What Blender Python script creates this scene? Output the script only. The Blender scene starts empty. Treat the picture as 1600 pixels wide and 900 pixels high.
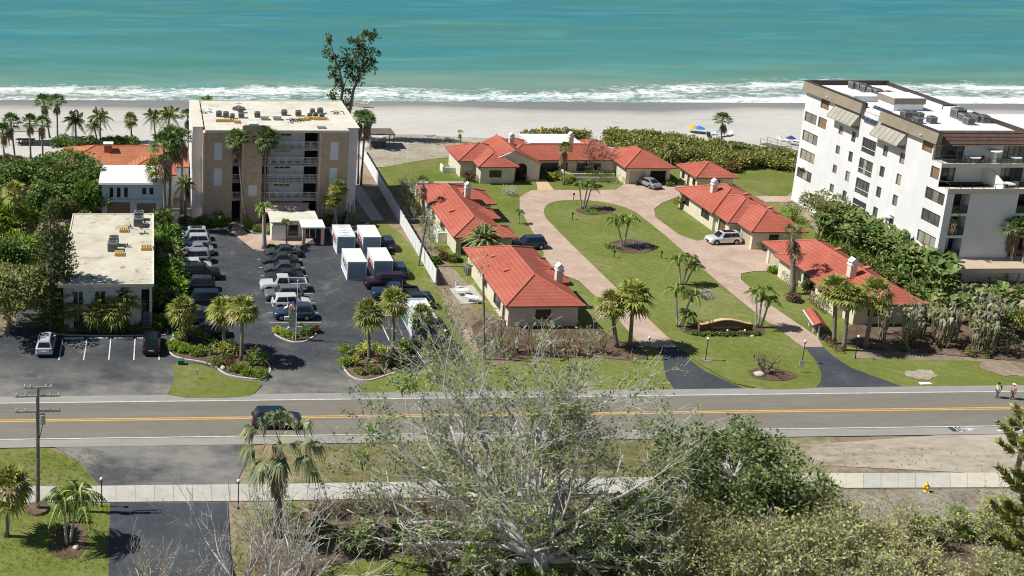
import bpy, math, random
from mathutils import Vector, Matrix, Euler
V = Vector
PI = math.pi
random.seed(7)
D = bpy.data
SC = bpy.context.scene
COL = SC.collection
# ------------------------------------------------------------------ camera model
RM = ((0.9981855294300563, -0.05760171179964863, 0.017541141188314263),
      (0.0023156684103185603, -0.2543779924131165, -0.9671021014637937),
      (0.06016881680947041, 0.9653879426290877, -0.2537830445678468))
FPX, PPX, PPY, CAMH = 1806.9337615, 347.45883026, 204.79192556, 54.06515
def ray(x, y):
    a = ((x-PPX)/FPX, (y-PPY)/FPX, 1.0)
    return [sum(RM[r][c]*a[r] for r in range(3)) for c in range(3)]
def G(x, y, z=0.0):
    d = ray(x, y); t = (CAMH-z)/-d[2]
    return V((d[0]*t, d[1]*t, z))
def GY(x, y, Y):
    d = ray(x, y); t = Y/d[1]
    return V((d[0]*t, Y, CAMH+d[2]*t))
cam = D.cameras.new('camera'); camo = D.objects.new('camera', cam); COL.objects.link(camo)
r_, dn_, fw_ = V(RM[0]), V(RM[1]), V(RM[2])
m3 = Matrix((r_, -dn_, -fw_)).transposed()
camo.matrix_world = Matrix.Translation((0, 0, CAMH)) @ m3.to_4x4()
cam.sensor_width = 36; cam.sensor_fit = 'HORIZONTAL'; cam.lens = FPX/1600*36
cam.shift_x = (800-PPX)/1600; cam.shift_y = -(450-PPY)/1600
cam.clip_start = 1; cam.clip_end = 20000
SC.camera = camo
try: SC.cycles.filter_width = 1.1
except Exception: pass
SC.render.resolution_x = 1024; SC.render.resolution_y = 576
# ------------------------------------------------------------------ light
SUN_EL, SUN_AZ = 51.0, 174.5      # azimuth of the sun, counted from +x towards +y
w = D.worlds.new('World'); SC.world = w; w.use_nodes = True
nt = w.node_tree; nt.nodes.clear()
sky = nt.nodes.new('ShaderNodeTexSky'); sky.sky_type = 'NISHITA'; sky.sun_disc = False
sky.sun_elevation = math.radians(SUN_EL); sky.sun_rotation = math.radians(90-SUN_AZ)
sky.air_density = 1.0; sky.dust_density = 0.2; sky.ozone_density = 1.5
bg = nt.nodes.new('ShaderNodeBackground'); bg.inputs[1].default_value = 0.06
wo = nt.nodes.new('ShaderNodeOutputWorld')
nt.links.new(sky.outputs[0], bg.inputs[0]); nt.links.new(bg.outputs[0], wo.inputs[0])
sl = D.lights.new('sun', 'SUN'); sl.energy = 4.9; sl.angle = math.radians(0.5); sl.color = (1, .965, .905)
so = D.objects.new('sun', sl); COL.objects.link(so)
e_, a_ = math.radians(SUN_EL), math.radians(SUN_AZ)
sv = V((math.cos(e_)*math.cos(a_), math.cos(e_)*math.sin(a_), math.sin(e_)))
so.rotation_euler = sv.to_track_quat('Z', 'Y').to_euler(); so.location = sv*300
SC.view_settings.view_transform = 'Standard'; SC.view_settings.look = 'None'
SC.view_settings.exposure = 0.2; SC.view_settings.gamma = 1.0
# ------------------------------------------------------------------ materials
class N:
    """small node-tree writer"""
    def __init__(s, name):
        s.m = D.materials.new(name); s.m.use_nodes = True; s.t = s.m.node_tree; s.t.nodes.clear()
        s.out = s.t.nodes.new('ShaderNodeOutputMaterial'); s.b = s.t.nodes.new('ShaderNodeBsdfPrincipled')
        s.t.links.new(s.b.outputs[0], s.out.inputs[0]); s._pos = None
    def n(s, typ, **k):
        x = s.t.nodes.new('ShaderNode'+typ)
        for a, v in k.items(): setattr(x, a, v)
        return x
    def l(s, a, b): s.t.links.new(a, b)
    def pos(s):
        if not s._pos: s._pos = s.n('NewGeometry').outputs['Position']
        return s._pos
    def objc(s): return s.n('TexCoord').outputs['Object']
    def noise(s, scale, detail=4, rough=.55, vec=None, stretch=None, dist=0):
        v = vec or s.pos()
        if stretch:
            mp = s.n('Mapping'); mp.inputs['Scale'].default_value = stretch; s.l(v, mp.inputs[0]); v = mp.outputs[0]
        x = s.n('TexNoise'); x.inputs['Scale'].default_value = scale; x.inputs['Detail'].default_value = detail
        x.inputs['Roughness'].default_value = rough; x.inputs['Distortion'].default_value = dist
        s.l(v, x.inputs['Vector']); return x.outputs[0]
    def ramp(s, fac, *stops):
        x = s.n('ValToRGB'); e = x.color_ramp.elements
        while len(e) < len(stops): e.new(.5)
        for i, (p, c) in enumerate(stops):
            e[i].position = p; e[i].color = (c, c, c, 1) if isinstance(c, (int, float)) else (*c, 1)
        s.l(fac, x.inputs[0]); return x.outputs[0]
    def math(s, op, a, b=None, clamp=False):
        x = s.n('Math', operation=op, use_clamp=clamp)
        for i, v in enumerate((a, b)):
            if v is None: continue
            if isinstance(v, (int, float)): x.inputs[i].default_value = v
            else: s.l(v, x.inputs[i])
        return x.outputs[0]
    def mix(s, fac, a, b, mode='MIX'):
        x = s.n('Mix', data_type='RGBA', blend_type=mode)
        for i, v in ((0, fac), (6, a), (7, b)):
            if isinstance(v, (int, float)): x.inputs[i].default_value = v
            elif isinstance(v, tuple): x.inputs[i].default_value = (*v, 1)
            else: s.l(v, x.inputs[i])
        return x.outputs[2]
    def col(s, c):
        if isinstance(c, tuple): s.b.inputs['Base Color'].default_value = (*c, 1)
        else: s.l(c, s.b.inputs['Base Color'])
        return s
    def set(s, rough=.8, metal=0, spec=.3, **k):
        s.b.inputs['Roughness'].default_value = rough; s.b.inputs['Metallic'].default_value = metal
        s.b.inputs['Specular IOR Level'].default_value = spec
        for a, v in k.items(): s.b.inputs[a.replace('_', ' ')].default_value = v
        return s
    def bump(s, h, strength=.3, dist=.1):
        x = s.n('Bump'); x.inputs['Strength'].default_value = strength; x.inputs['Distance'].default_value = dist
        s.l(h, x.inputs['Height']); s.l(x.outputs[0], s.b.inputs['Normal']); return s
_mc = {}
def mat(name, c1, c2=None, scale=3.0, rough=.8, metal=0, spec=.3, bump=0, bdist=.05, lo=.35, hi=.65, world=True, detail=5):
    if name in _mc: return _mc[name]
    n = N(name)
    if c2:
        nz = n.noise(scale, detail, vec=None if world else n.objc())
        n.col(n.ramp(nz, (lo, c1), (hi, c2)))
        if bump: n.bump(nz, bump, bdist)
    else: n.col(c1)
    n.set(rough, metal, spec); _mc[name] = n.m; return n.m
LEAF_K = 1.75
def leafmat(name, cols, trans=.25, rough=.55):
    if name in _mc: return _mc[name]
    n = N(name); g = n.n('NewGeometry'); oi = n.n('ObjectInfo'); cols = [tuple(min(.5, v*LEAF_K) for v in c) for c in cols]
    k = len(cols); st = [(i/(k-1) if k > 1 else 0, c) for i, c in enumerate(cols)]
    c = n.ramp(g.outputs['Random Per Island'], *st)
    hs = n.n('HueSaturation'); n.l(c, hs.inputs['Color'])
    n.l(n.math('ADD', n.math('MULTIPLY', oi.outputs['Random'], .36), .82), hs.inputs['Value'])
    n.col(hs.outputs[0]).set(rough, 0, .25)
    tr = n.n('BsdfTranslucent'); n.l(hs.outputs[0], tr.inputs[0])
    mx = n.n('MixShader'); mx.inputs[0].default_value = trans
    n.l(n.b.outputs[0], mx.inputs[1]); n.l(tr.outputs[0], mx.inputs[2]); n.l(mx.outputs[0], n.out.inputs[0])
    _mc[name] = n.m; return n.m
# ------------------------------------------------------------------ mesh builder
class MB:
    def __init__(s, off=(0, 0, 0), rz=0):
        s.v, s.f, s.m, s.off = [], [], [], V(off)
        s.R = Matrix.Rotation(rz, 3, 'Z') if rz else None
    def add(s, vs, fs, mi=0):
        b = len(s.v); s.v += [V(p) for p in vs]
        for f in fs: s.f.append([b+i for i in f]); s.m.append(mi)
    def quad(s, a, b, c, d, mi=0): s.add((a, b, c, d), ((0, 1, 2, 3),), mi)
    def tri(s, a, b, c, mi=0): s.add((a, b, c), ((0, 1, 2),), mi)
    def box(s, x0, x1, y0, y1, z0, z1, mi=0, R=None, o=None):
        vs = [V((x, y, z)) for z in (z0, z1) for y in (y0, y1) for x in (x0, x1)]
        if R is not None: vs = [R @ p + V(o or (0, 0, 0)) for p in vs]
        s.add(vs, ((0, 2, 3, 1), (4, 5, 7, 6), (0, 1, 5, 4), (2, 6, 7, 3), (0, 4, 6, 2), (1, 3, 7, 5)), mi)
    def bar(s, a, b, w, h=None, mi=0):
        """square bar from a to b"""
        a, b = V(a), V(b); d = (b-a).normalized(); up = V((0, 0, 1)) if abs(d.z) < .95 else V((0, 1, 0))
        x = d.cross(up).normalized()*w/2; y = x.cross(d).normalized()*(h or w)/2
        s.add([a-x-y, a+x-y, a+x+y, a-x+y, b-x-y, b+x-y, b+x+y, b-x+y],
              ((0, 1, 2, 3), (7, 6, 5, 4), (0, 4, 5, 1), (1, 5, 6, 2), (2, 6, 7, 3), (3, 7, 4, 0)), mi)
    def tube(s, pts, rad, n=6, mi=0, cap=True):
        pts = [V(p) for p in pts]; k = len(pts)
        if isinstance(rad, (int, float)): rad = [rad]*k
        b = len(s.v)
        for i, p in enumerate(pts):
            d = (pts[min(i+1, k-1)]-pts[max(i-1, 0)])
            d = d.normalized() if d.length > 1e-6 else V((0, 0, 1))
            x = d.cross(V((0, 0, 1)) if abs(d.z) < .9 else V((1, 0, 0))).normalized(); y = d.cross(x)
            for j in range(n):
                a = 2*PI*j/n; s.v.append(p+(x*math.cos(a)+y*math.sin(a))*rad[i])
        for i in range(k-1):
            for j in range(n):
                s.f.append([b+i*n+j, b+i*n+(j+1) % n, b+(i+1)*n+(j+1) % n, b+(i+1)*n+j]); s.m.append(mi)
        if cap:
            s.f.append([b+(k-1)*n+j for j in range(n)]); s.m.append(mi)
            s.f.append([b+j for j in reversed(range(n))]); s.m.append(mi)
    def prism(s, poly, z0, z1, mi=0, bottom=True):
        k = len(poly); vs = [V((p[0], p[1], z0)) for p in poly]+[V((p[0], p[1], z1)) for p in poly]
        fs = [tuple(range(k, 2*k))]+[(i, (i+1) % k, k+(i+1) % k, k+i) for i in range(k)]
        if bottom: fs.append(tuple(reversed(range(k))))
        s.add(vs, fs, mi)
    def blob(s, c, r, n=10, mi=0, amp=.15, seed=0, flat=None):
        c = V(c); r = V(r) if not isinstance(r, (int, float)) else V((r, r, r)); b = len(s.v); rg = random.Random(seed)
        ph = [rg.uniform(0, 6) for _ in range(6)]; m = n//2
        for i in range(m+1):
            th = PI*i/m
            for j in range(n):
                p = 2*PI*j/n; d = V((math.sin(th)*math.cos(p), math.sin(th)*math.sin(p), math.cos(th)))
                k = 1+amp*(math.sin(3*d.x+ph[0])+math.sin(4*d.y+ph[1])+math.sin(5*d.z+ph[2]+3*d.x))/1.8
                q = V((d.x*r.x, d.y*r.y, d.z*r.z))*k
                if flat is not None and q.z < flat: q.z = flat
                s.v.append(c+q)
        for i in range(m):
            for j in range(n):
                s.f.append([b+i*n+j, b+(i+1)*n+j, b+(i+1)*n+(j+1) % n, b+i*n+(j+1) % n]); s.m.append(mi)
    def leaf(s, p, d, nrm, L, W, mi=0):
        d = d.normalized(); sd = d.cross(nrm)
        if sd.length < 1e-4: sd = d.cross(V((.3, .5, .8)))
        sd = sd.normalized()*W/2
        s.add((p, p+d*L*.45+sd, p+d*L, p+d*L*.45-sd), ((0, 1, 2, 3),), mi)
    def mesh(s, name, mats, smooth=False):
        me = D.meshes.new(name)
        vs = [(p-s.off) for p in s.v]
        if s.R: vs = [s.R @ p for p in vs]
        me.from_pydata([tuple(p) for p in vs], [], s.f)
        for m in (mats if isinstance(mats, (list, tuple)) else [mats]): me.materials.append(m)
        me.polygons.foreach_set('material_index', s.m)
        if smooth: me.polygons.foreach_set('use_smooth', [True]*len(s.f))
        me.update(); return me
    def build(s, name, mats, parent=None, smooth=False, label=None):
        return put(s.mesh(name, mats, smooth), name, parent, label)
def put(me, name, parent=None, label=None):
    o = D.objects.new(name, me); COL.objects.link(o)
    if parent: o.parent = parent
    if label: o['label'] = label
    return o
def thing(name, label, cat, loc=(0, 0, 0), rz=0, group=None, scale=1):
    o = D.objects.new(name, None); COL.objects.link(o); o.location = loc; o.rotation_euler = (0, 0, rz)
    o.empty_display_size = .3; o.scale = (scale,)*3
    return tag(o, label, cat, group)
def tag(o, label, cat, group=None):
    o['label'] = label; o['category'] = cat
    if group: o['group'] = group
    return o
def struct(o, kind='structure'): o['kind'] = kind; return o
def chaikin(p, it=2, closed=True):
    for _ in range(it):
        q = []; k = len(p)
        if not closed: q.append(p[0])
        for i in range(k if closed else k-1):
            a, b = V(p[i]), V(p[(i+1) % k]); q += [a*.75+b*.25, a*.25+b*.75]
        if not closed: q.append(p[-1])
        p = q
    return p
_sh = [0]
def sheet(name, px, z, m, smooth=0, world=False):
    _sh[0] += 1; z += _sh[0]*.0005
    p = [V(q) if world else G(*q) for q in px]
    if smooth: p = chaikin(p, smooth)
    mb = MB(); mb.add([V((q[0], q[1], z)) for q in p], [tuple(range(len(p)))])
    me = mb.mesh(name, m)
    if me.polygons[0].normal.z < 0: me.flip_normals()
    return struct(put(me, name))
def strip(mb, pts, w, z0, z1, mi=0):
    """raised or flat band of width w along world points"""
    pts = [V((p[0], p[1], 0)) for p in pts]; k = len(pts); L, R = [], []
    for i in range(k):
        d = (pts[min(i+1, k-1)]-pts[max(i-1, 0)]).normalized(); nn = V((-d.y, d.x, 0))*w/2
        L.append(pts[i]+nn); R.append(pts[i]-nn)
    for i in range(k-1):
        a, b, c, d = R[i], R[i+1], L[i+1], L[i]
        up = lambda p, z: V((p.x, p.y, z))
        mb.quad(up(a, z1), up(b, z1), up(c, z1), up(d, z1), mi)
        if z1-z0 > .02:
            mb.quad(up(a, z0), up(b, z0), up(b, z1), up(a, z1), mi); mb.quad(up(c, z0), up(d, z0), up(d, z1), up(c, z1), mi)
            if i == 0: mb.quad(up(d, z0), up(a, z0), up(a, z1), up(d, z1), mi)
            if i == k-2: mb.quad(up(b, z0), up(c, z0), up(c, z1), up(b, z1), mi)
def text_mesh(body, size, ext=.01):
    c = D.curves.new('lettering', 'FONT'); c.body = body; c.size = size; c.extrude = ext; c.align_x = 'CENTER'; c.align_y = 'CENTER'
    o = D.objects.new('lettering', c); COL.objects.link(o); dg = bpy.context.evaluated_depsgraph_get()
    me = D.meshes.new_from_object(o.evaluated_get(dg)); D.objects.remove(o); D.curves.remove(c); me.name = 'lettering'; return me
# ================================================================== SETTING
def ground_mat(name, cols, s1=.12, s2=1.4, bump=.4, rough=.95, mixk=.5, stretch=None, extra=None):
    """two noises mixed, through a colour ramp"""
    n = N(name); a = n.noise(s1, 5, .6, stretch=stretch); b = n.noise(s2, 6, .7, stretch=stretch)
    f = n.math('ADD', n.math('MULTIPLY', a, 1-mixk), n.math('MULTIPLY', b, mixk))
    k = len(cols); lo, hi = .34, .66
    c = n.ramp(f, *[(lo+(hi-lo)*i/(k-1), c) for i, c in enumerate(cols)])
    if extra == 'lot':       # hairline cracks, oil drips and road dust tracked in near the street
        vo = n.n('TexVoronoi', feature='DISTANCE_TO_EDGE'); vo.inputs['Scale'].default_value = .10; wv = n.n('VectorMath', operation='ADD'); nc = n.n('TexNoise'); nc.inputs['Scale'].default_value = .35; n.l(n.pos(), nc.inputs[0]); sc = n.n('VectorMath', operation='SCALE'); sc.inputs[3].default_value = 3.5; n.l(nc.outputs[1], sc.inputs[0]); n.l(n.pos(), wv.inputs[0]); n.l(sc.outputs[0], wv.inputs[1]); n.l(wv.outputs[0], vo.inputs[0])
        c = n.mix(n.ramp(vo.outputs[0], (0, .3), (.003, .22), (.006, 0)), c, (.15, .145, .135))
        c = n.mix(n.ramp(n.noise(.55, 3, .5), (.66, 0), (.74, .5)), c, (.03, .032, .035))
        sx = n.n('SeparateXYZ'); n.l(n.pos(), sx.inputs[0]); d = n.math('DIVIDE', n.math('SUBTRACT', 112.5, sx.outputs[1]), 8.0, True)
        c = n.mix(n.math('MULTIPLY', n.math('MULTIPLY', d, n.ramp(n.noise(.22, 5, .65, stretch=(.7, 1, 1)), (.36, .15), (.60, 1))), 1.0), c, (.235, .225, .20))
    if extra == 'lawn':      # mower stripes and thin, worn turf
        wv = n.n('TexWave', bands_direction='DIAGONAL'); wv.inputs['Scale'].default_value = .35; wv.inputs['Distortion'].default_value = 1.5; wv.inputs['Detail'].default_value = 2; n.l(n.pos(), wv.inputs[0])
        c = n.mix(n.math('MULTIPLY', wv.outputs[1], .22), c, tuple(v*.72 for v in cols[1])); c = n.mix(n.ramp(n.noise(.06, 6, .7), (.56, 0), (.70, .6)), c, (.30, .26, .15)); c = n.mix(n.ramp(n.noise(6, 3, .8), (.35, .45), (.6, 0)), c, tuple(v*.5 for v in cols[0]))
    n.col(c).set(rough, 0, .15)
    if bump: n.bump(n.noise(s2*5, 4, .7), bump, .06)
    return n.m
SOIL = ground_mat('sandy_soil', [(.11, .105, .05), (.22, .165, .115), (.29, .23, .165), (.40, .345, .27)], .16, 1.7)
MULCH = ground_mat('mulch', [(.07, .045, .03), (.13, .085, .06), (.24, .18, .14)], .5, 5)
LAWN = ground_mat('lawn_grass', [(.115, .155, .024), (.165, .20, .042), (.215, .235, .07), (.30, .275, .14)], .10, 1.1, .6, extra='lawn')
LAWN2 = ground_mat('dry_lawn_grass', [(.10, .16, .015), (.155, .19, .035), (.22, .215, .075), (.31, .275, .15)], .14, 1.2, .6, extra='lawn')
PATCH = ground_mat('patchy_verge', [(.09, .11, .03), (.17, .155, .06), (.27, .235, .15), (.36, .325, .25)], .16, 1.3, .5, stretch=(.5, 1, 1))
DUNE = ground_mat('dune_soil', [(.20, .17, .11), (.31, .275, .20), (.40, .365, .285), (.48, .45, .375)], .2, 1.6, .5)
DIRT = ground_mat('bare_dirt', [(.20, .16, .12), (.34, .29, .225), (.43, .375, .30), (.50, .45, .37)], .13, 1.2, .5, stretch=(.45, 1.2, 1))
ASPH = ground_mat('dark_asphalt', [(.036, .040, .046), (.052, .057, .064), (.072, .076, .081), (.16, .157, .146)], .16, 1.0, .2, .85, .35, extra='lot')
ASPH_N = ground_mat('new_asphalt', [(.042, .048, .058), (.062, .068, .078), (.09, .096, .102)], .2, 1.5, .2, .85, .4)
LANE = ground_mat('lane_asphalt', [(.165, .15, .122), (.20, .184, .152), (.235, .216, .18)], .3, 3, .2, .9, .5, stretch=(.12, 1, 1))
SHOULDER = ground_mat('shoulder_asphalt', [(.255, .245, .22), (.30, .29, .26), (.34, .325, .29)], .3, 3, .2, .9, .5, stretch=(.2, 1, 1))
CONC = ground_mat('pale_concrete', [(.36, .345, .30), (.46, .44, .385), (.53, .51, .45)], .3, 2.5, .1, .9, .4)
SAND = ground_mat('white_sand', [(.47, .455, .405), (.55, .535, .485), (.61, .595, .545)], .05, .6, .3, .95, .5, stretch=(.3, 1, 1))
def paver_mat():
    n = N('brick_pavers'); br = n.n('TexBrick'); n.l(n.pos(), br.inputs['Vector'])
    br.inputs['Scale'].default_value = 1.0; br.inputs['Brick Width'].default_value = .55; br.inputs['Row Height'].default_value = .28
    br.inputs['Mortar Size'].default_value = .012
    br.inputs['Color1'].default_value = (.43, .29, .215, 1); br.inputs['Color2'].default_value = (.54, .41, .325, 1); br.inputs['Mortar'].default_value = (.36, .285, .23, 1)
    f = n.noise(.35, 5, .6); c = n.mix(.5, br.outputs[0], n.ramp(f, (.35, (.36, .265, .205)), (.62, (.56, .44, .35))))
    c = n.mix(n.ramp(n.noise(.8, 6, .75), (.56, 0), (.72, .4)), c, (.25, .19, .155)); c = n.mix(n.ramp(n.noise(5, 3, .8), (.32, .4), (.5, 0)), c, (.28, .20, .16)); n.col(c).set(.9, 0, .15); return n.m
PAVER = paver_mat()
KERB = mat('kerb_concrete', (.50, .47, .41), (.62, .60, .54), 2, .9)
WHITE_LINE = mat('white_road_paint', (.50, .50, .48), (.72, .72, .70), 1.5, .7)
YELLOW_LINE = mat('yellow_road_paint', (.62, .36, .09), (.74, .46, .14), 2, .7)
# ---- terrain, beach, sea
struct(put((lambda mb: (mb.add([(-700, -60, 0), (900, -60, 0), (900, 203, 0), (-700, 203, 0)], [(0, 1, 2, 3)]), mb.mesh('ground', SOIL))[1])(MB()), 'ground'))
def beach_mat():
    n = N('beach_sand'); sx = n.n('SeparateXYZ'); n.l(n.pos(), sx.inputs[0]); y = sx.outputs[1]
    wob = n.math('MULTIPLY', n.math('SUBTRACT', n.noise(.022, 3, .5, stretch=(1, .3, 1)), .5), 14)
    yy = n.math('ADD', y, wob)
    a = n.noise(.05, 6, .65, stretch=(.35, 1.3, 1)); b = n.noise(.8, 5, .7, stretch=(.4, 1, 1))
    f = n.math('ADD', n.math('MULTIPLY', a, .55), n.math('MULTIPLY', b, .45))
    dry = n.ramp(f, (.33, (.425, .405, .36)), (.5, (.505, .487, .445)), (.66, (.575, .56, .52)))
    wr = n.noise(.20, 6, .7, stretch=(.12, 1, 1), dist=.6); dry = n.mix(n.ramp(wr, (.57, 0), (.66, .35), (.70, .5)), dry, (.30, .28, .235)); dry = n.mix(n.ramp(n.noise(2.2, 4, .8), (.30, .35), (.46, 0)), dry, (.33, .31, .27))
    t = n.math('DIVIDE', n.math('SUBTRACT', yy, 216.0), 18.0, True)
    wet = n.ramp(t, (0, (1, 1, 1)), (.30, (.96, .96, .95)), (.52, (.70, .70, .68)), (.62, (.47, .485, .49)), (1, (.42, .44, .45)))
    n.col(n.mix(1.0, dry, wet, 'MULTIPLY')).set(.9, 0, .3)
    n.l(n.ramp(t, (0, .95), (.5, .9), (.7, .45)), n.b.inputs['Roughness'])
    n.bump(n.noise(1.2, 6, .75), .5, .12); return n.m
def beach():
    mb = MB(); xs = list(range(-250, 401, 5)); ys = [189+1.5*i for i in range(60)]
    def z(x, y):
        wv = .10*math.sin(x*.11+y*.2)+.08*math.sin(x*.05-y*.31)
        if y < 204: return .035+.02*wv
        if y < 212: return .035+(y-204)*.012+wv*.5*(y-204)/8
        return .13-(y-212)*.043+wv*.35*max(0, 1-(y-212)/18)
    W = len(xs)
    mb.add([(x, y+1.6*math.sin(x*.07)+.8*math.sin(x*.19) if y < 190 else y, z(x, y)) for y in ys for x in xs],
           [(j*W+i, j*W+i+1, (j+1)*W+i+1, (j+1)*W+i) for j in range(len(ys)-1) for i in range(W-1)])
    mb.add([(-900, 195, .02), (-250, 195, .02), (-250, 277, -2.6), (-900, 277, -2.6), (400, 195, .02), (1100, 195, .02), (1100, 277, -2.6), (400, 277, -2.6)], [(0, 1, 2, 3), (4, 5, 6, 7)])
    struct(put(mb.mesh('beach', beach_mat(), True), 'beach'))
beach()
SEA_Z = -.8
def sea_mat():
    n = N('sea_water'); sx = n.n('SeparateXYZ'); n.l(n.pos(), sx.inputs[0]); y = sx.outputs[1]; x = sx.outputs[0]
    wob = n.math('MULTIPLY', n.math('SUBTRACT', n.noise(.016, 4, .55, stretch=(1, .6, 1)), .5), 26)
    # the foam spreads further out on the right
    bulge = n.math('MULTIPLY', n.math('DIVIDE', n.math('SUBTRACT', x, 95), 60, True), 9)
    yy = n.math('SUBTRACT', n.math('ADD', y, wob), bulge)
    band = n.noise(.05, 5, .6, stretch=(.22, 1, 1), dist=.6)
    t = n.math('DIVIDE', n.math('SUBTRACT', n.math('ADD', yy, n.math('MULTIPLY', n.math('SUBTRACT', band, .5), 60)), 232), 120, True)
    c = n.ramp(t, (0, (.25, .28, .22)), (.16, (.19, .285, .22)), (.27, (.085, .235, .21)), (.5, (.045, .205, .215)), (1, (.030, .185, .22)))
    st = n.noise(.035, 5, .6, stretch=(.28, 1, 1), dist=.8)
    c = n.mix(n.ramp(st, (.40, 0), (.64, .75)), c, (.062, .20, .15))
    sw = n.noise(.10, 5, .6, stretch=(.22, 1, 1), dist=.9); c = n.mix(n.ramp(sw, (.38, 0), (.52, .10), (.66, .42)), c, (.10, .33, .31))
    # foam: main broken band, thin leading edge and scattered patches
    fy = n.math('DIVIDE', n.math('SUBTRACT', yy, 230.0), 30.0)
    env = n.ramp(fy, (0, .78), (.07, .56), (.22, .55), (.38, .68), (.46, .56), (.60, .40), (.80, .18), (1, 0))
    fn = n.noise(.30, 9, .76, stretch=(.5, 1, 1), dist=1.2)
    fine = n.noise(1.6, 6, .75, stretch=(.5, 1, 1))
    lines = n.noise(.16, 5, .6, stretch=(.13, 1, 1))
    sumf = n.math('ADD', n.math('ADD', n.math('MULTIPLY', fn, .70), n.math('MULTIPLY', fine, .32)), n.math('MULTIPLY', lines, .22))
    fine2 = n.noise(.55, 4, .8, stretch=(.6, 1, 1), dist=1.5); sumf = n.math('SUBTRACT', sumf, n.math('MULTIPLY', n.ramp(fine2, (.36, 1), (.52, 0)), .07))
    fm = n.math('SUBTRACT', n.math('ADD', sumf, n.math('MULTIPLY', env, .58)), .885)
    foam = n.ramp(fm, (0, 0), (.06, .45), (.14, 1))
    c = n.mix(foam, c, (.80, .82, .80))
    n.col(c).set(.3, 0, .2)
    n.l(n.math('ADD', n.math('MULTIPLY', foam, .4), .42), n.b.inputs['Roughness'])
    h = n.math('ADD', n.noise(.28, 6, .65, stretch=(.35, 1, 1)), n.math('MULTIPLY', foam, .5))
    n.bump(h, .45, .45); return n.m
def sea():
    mb = MB(); xs = [-200+3*i for i in range(190)]; ys = [222+.8*i for i in range(230)]; W = len(xs)
    def z(x, y):
        a = .17*math.sin(y*.23+1.6*math.sin(x*.021)+x*.012)+.05*math.sin(y*.39-x*.03+2*math.sin(x*.033+y*.02))
        k = min(1, max(0, (y-238)/10)); z = SEA_Z+a*k
        c = 243+4*math.sin(x*.028+1)+(8 if x > 100 else 0)
        return z+.42*math.exp(-((y-c)/1.3)**2)*(0.5+.5*math.sin(x*.05+2)) + .3*math.exp(-((y-c-8)/1.6)**2)*(.5+.5*math.sin(x*.037))
    mb.add([(x, y, z(x, y)) for y in ys for x in xs], [(j*W+i, j*W+i+1, (j+1)*W+i+1, (j+1)*W+i) for j in range(len(ys)-1) for i in range(W-1)])
    x0, x1, y1 = xs[0], xs[-1], ys[-1]; zz = SEA_Z
    mb.add([(-6000, 222, zz), (x0, 222, zz), (x0, y1, zz), (-6000, y1, zz), (x1, 222, zz), (6000, 222, zz), (6000, y1, zz), (x1, y1, zz),
            (-6000, y1, zz), (6000, y1, zz), (6000, 9000, zz), (-6000, 9000, zz)], [(0, 1, 2, 3), (4, 5, 6, 7), (8, 9, 10, 11)])
    struct(put(mb.mesh('sea', sea_mat(), True), 'sea'))
sea()
BEDSOIL = ground_mat('littered_soil', [(.05, .04, .028), (.11, .083, .058), (.175, .135, .10), (.27, .225, .175)], .22, 2.2, .7)
# ---- lawns and beds
Z1, Z2, Z3, Z4, Z5 = .01, .035, .06, .09, .125
sheet('lawn', [(585, 250), (640, 226), (700, 222), (830, 226), (1060, 240), (1240, 262), (1240, 300), (1180, 300), (1260, 340), (1300, 400), (1420, 460), (1390, 480), (1330, 560), (1600, 565), (2200, 556), (2200, 597), (560, 612), (575, 598), (640, 572), (720, 570), (690, 470), (735, 448), (690, 400), (640, 330), (605, 290)], Z1, LAWN)
sheet('lawn', [(590, 233), (640, 226), (690, 222), (700, 240), (690, 262), (740, 300), (650, 300), (610, 285), (590, 255)], Z2, LAWN2, 2)
sheet('lawn', [(1160, 262), (1242, 262), (1238, 307), (1200, 308), (1150, 285)], Z2, LAWN2, 1)
sheet('dry_lawn', [(545, 342), (612, 343), (690, 452), (706, 500), (740, 575), (700, 590), (668, 500), (640, 450), (600, 372)], Z2, LAWN2, 1)
sheet('dirt_track', [(684, 447), (716, 447), (735, 480), (790, 500), (830, 560), (760, 575), (715, 520)], Z3, SOIL, 1)
sheet('garden_bed', [(735, 500), (800, 500), (925, 506), (960, 530), (1010, 545), (1008, 566), (900, 556), (770, 566), (742, 540)], Z3, MULCH, 1)
sheet('dune_soil', [(566, 236), (590, 214), (640, 209), (700, 214), (760, 216), (830, 220), (905, 226), (900, 240), (700, 246), (650, 252), (600, 262), (575, 262)], Z3+.005, DUNE, 2)
sheet('bare_soil', [(395, 787), (700, 779), (1000, 771), (1330, 766), (2300, 754), (2300, 1000), (700, 1000), (395, 1000)], Z1-.005, BEDSOIL)
sheet('dirt_verge', [(1235, 770), (1300, 766), (1720, 763), (1720, 830), (1560, 812), (1420, 822), (1340, 850), (1270, 815)], Z1+.008, ground_mat('grey_soil', [(.13, .11, .085), (.22, .19, .15), (.30, .265, .215), (.38, .34, .29)], .2, 1.8, .6), 1)
sheet('verge', [(545, 622), (560, 600), (640, 575), (760, 566), (1010, 566), (1040, 590), (1046, 613)], Z2, LAWN, 1)
sheet('lawn', [(-520, 712), (75, 700), (120, 720), (158, 764), (-520, 771)], Z1, LAWN2)
sheet('lawn', [(-520, 797), (173, 787), (171, 990), (-620, 990)], Z1, LAWN)
sheet('verge', [(366, 763), (395, 697), (700, 690), (1000, 684), (1300, 680), (1290, 742), (800, 752), (600, 757)], Z1, PATCH)
sheet('dirt_verge', [(1270, 680), (2300, 662), (2300, 731), (1262, 743)], Z2, DIRT, 1)
sheet('lawn_strip', [(359, 787), (470, 783), (640, 780), (560, 800), (440, 800), (395, 830), (400, 930), (366, 930)], Z1, PATCH, 1)
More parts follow.
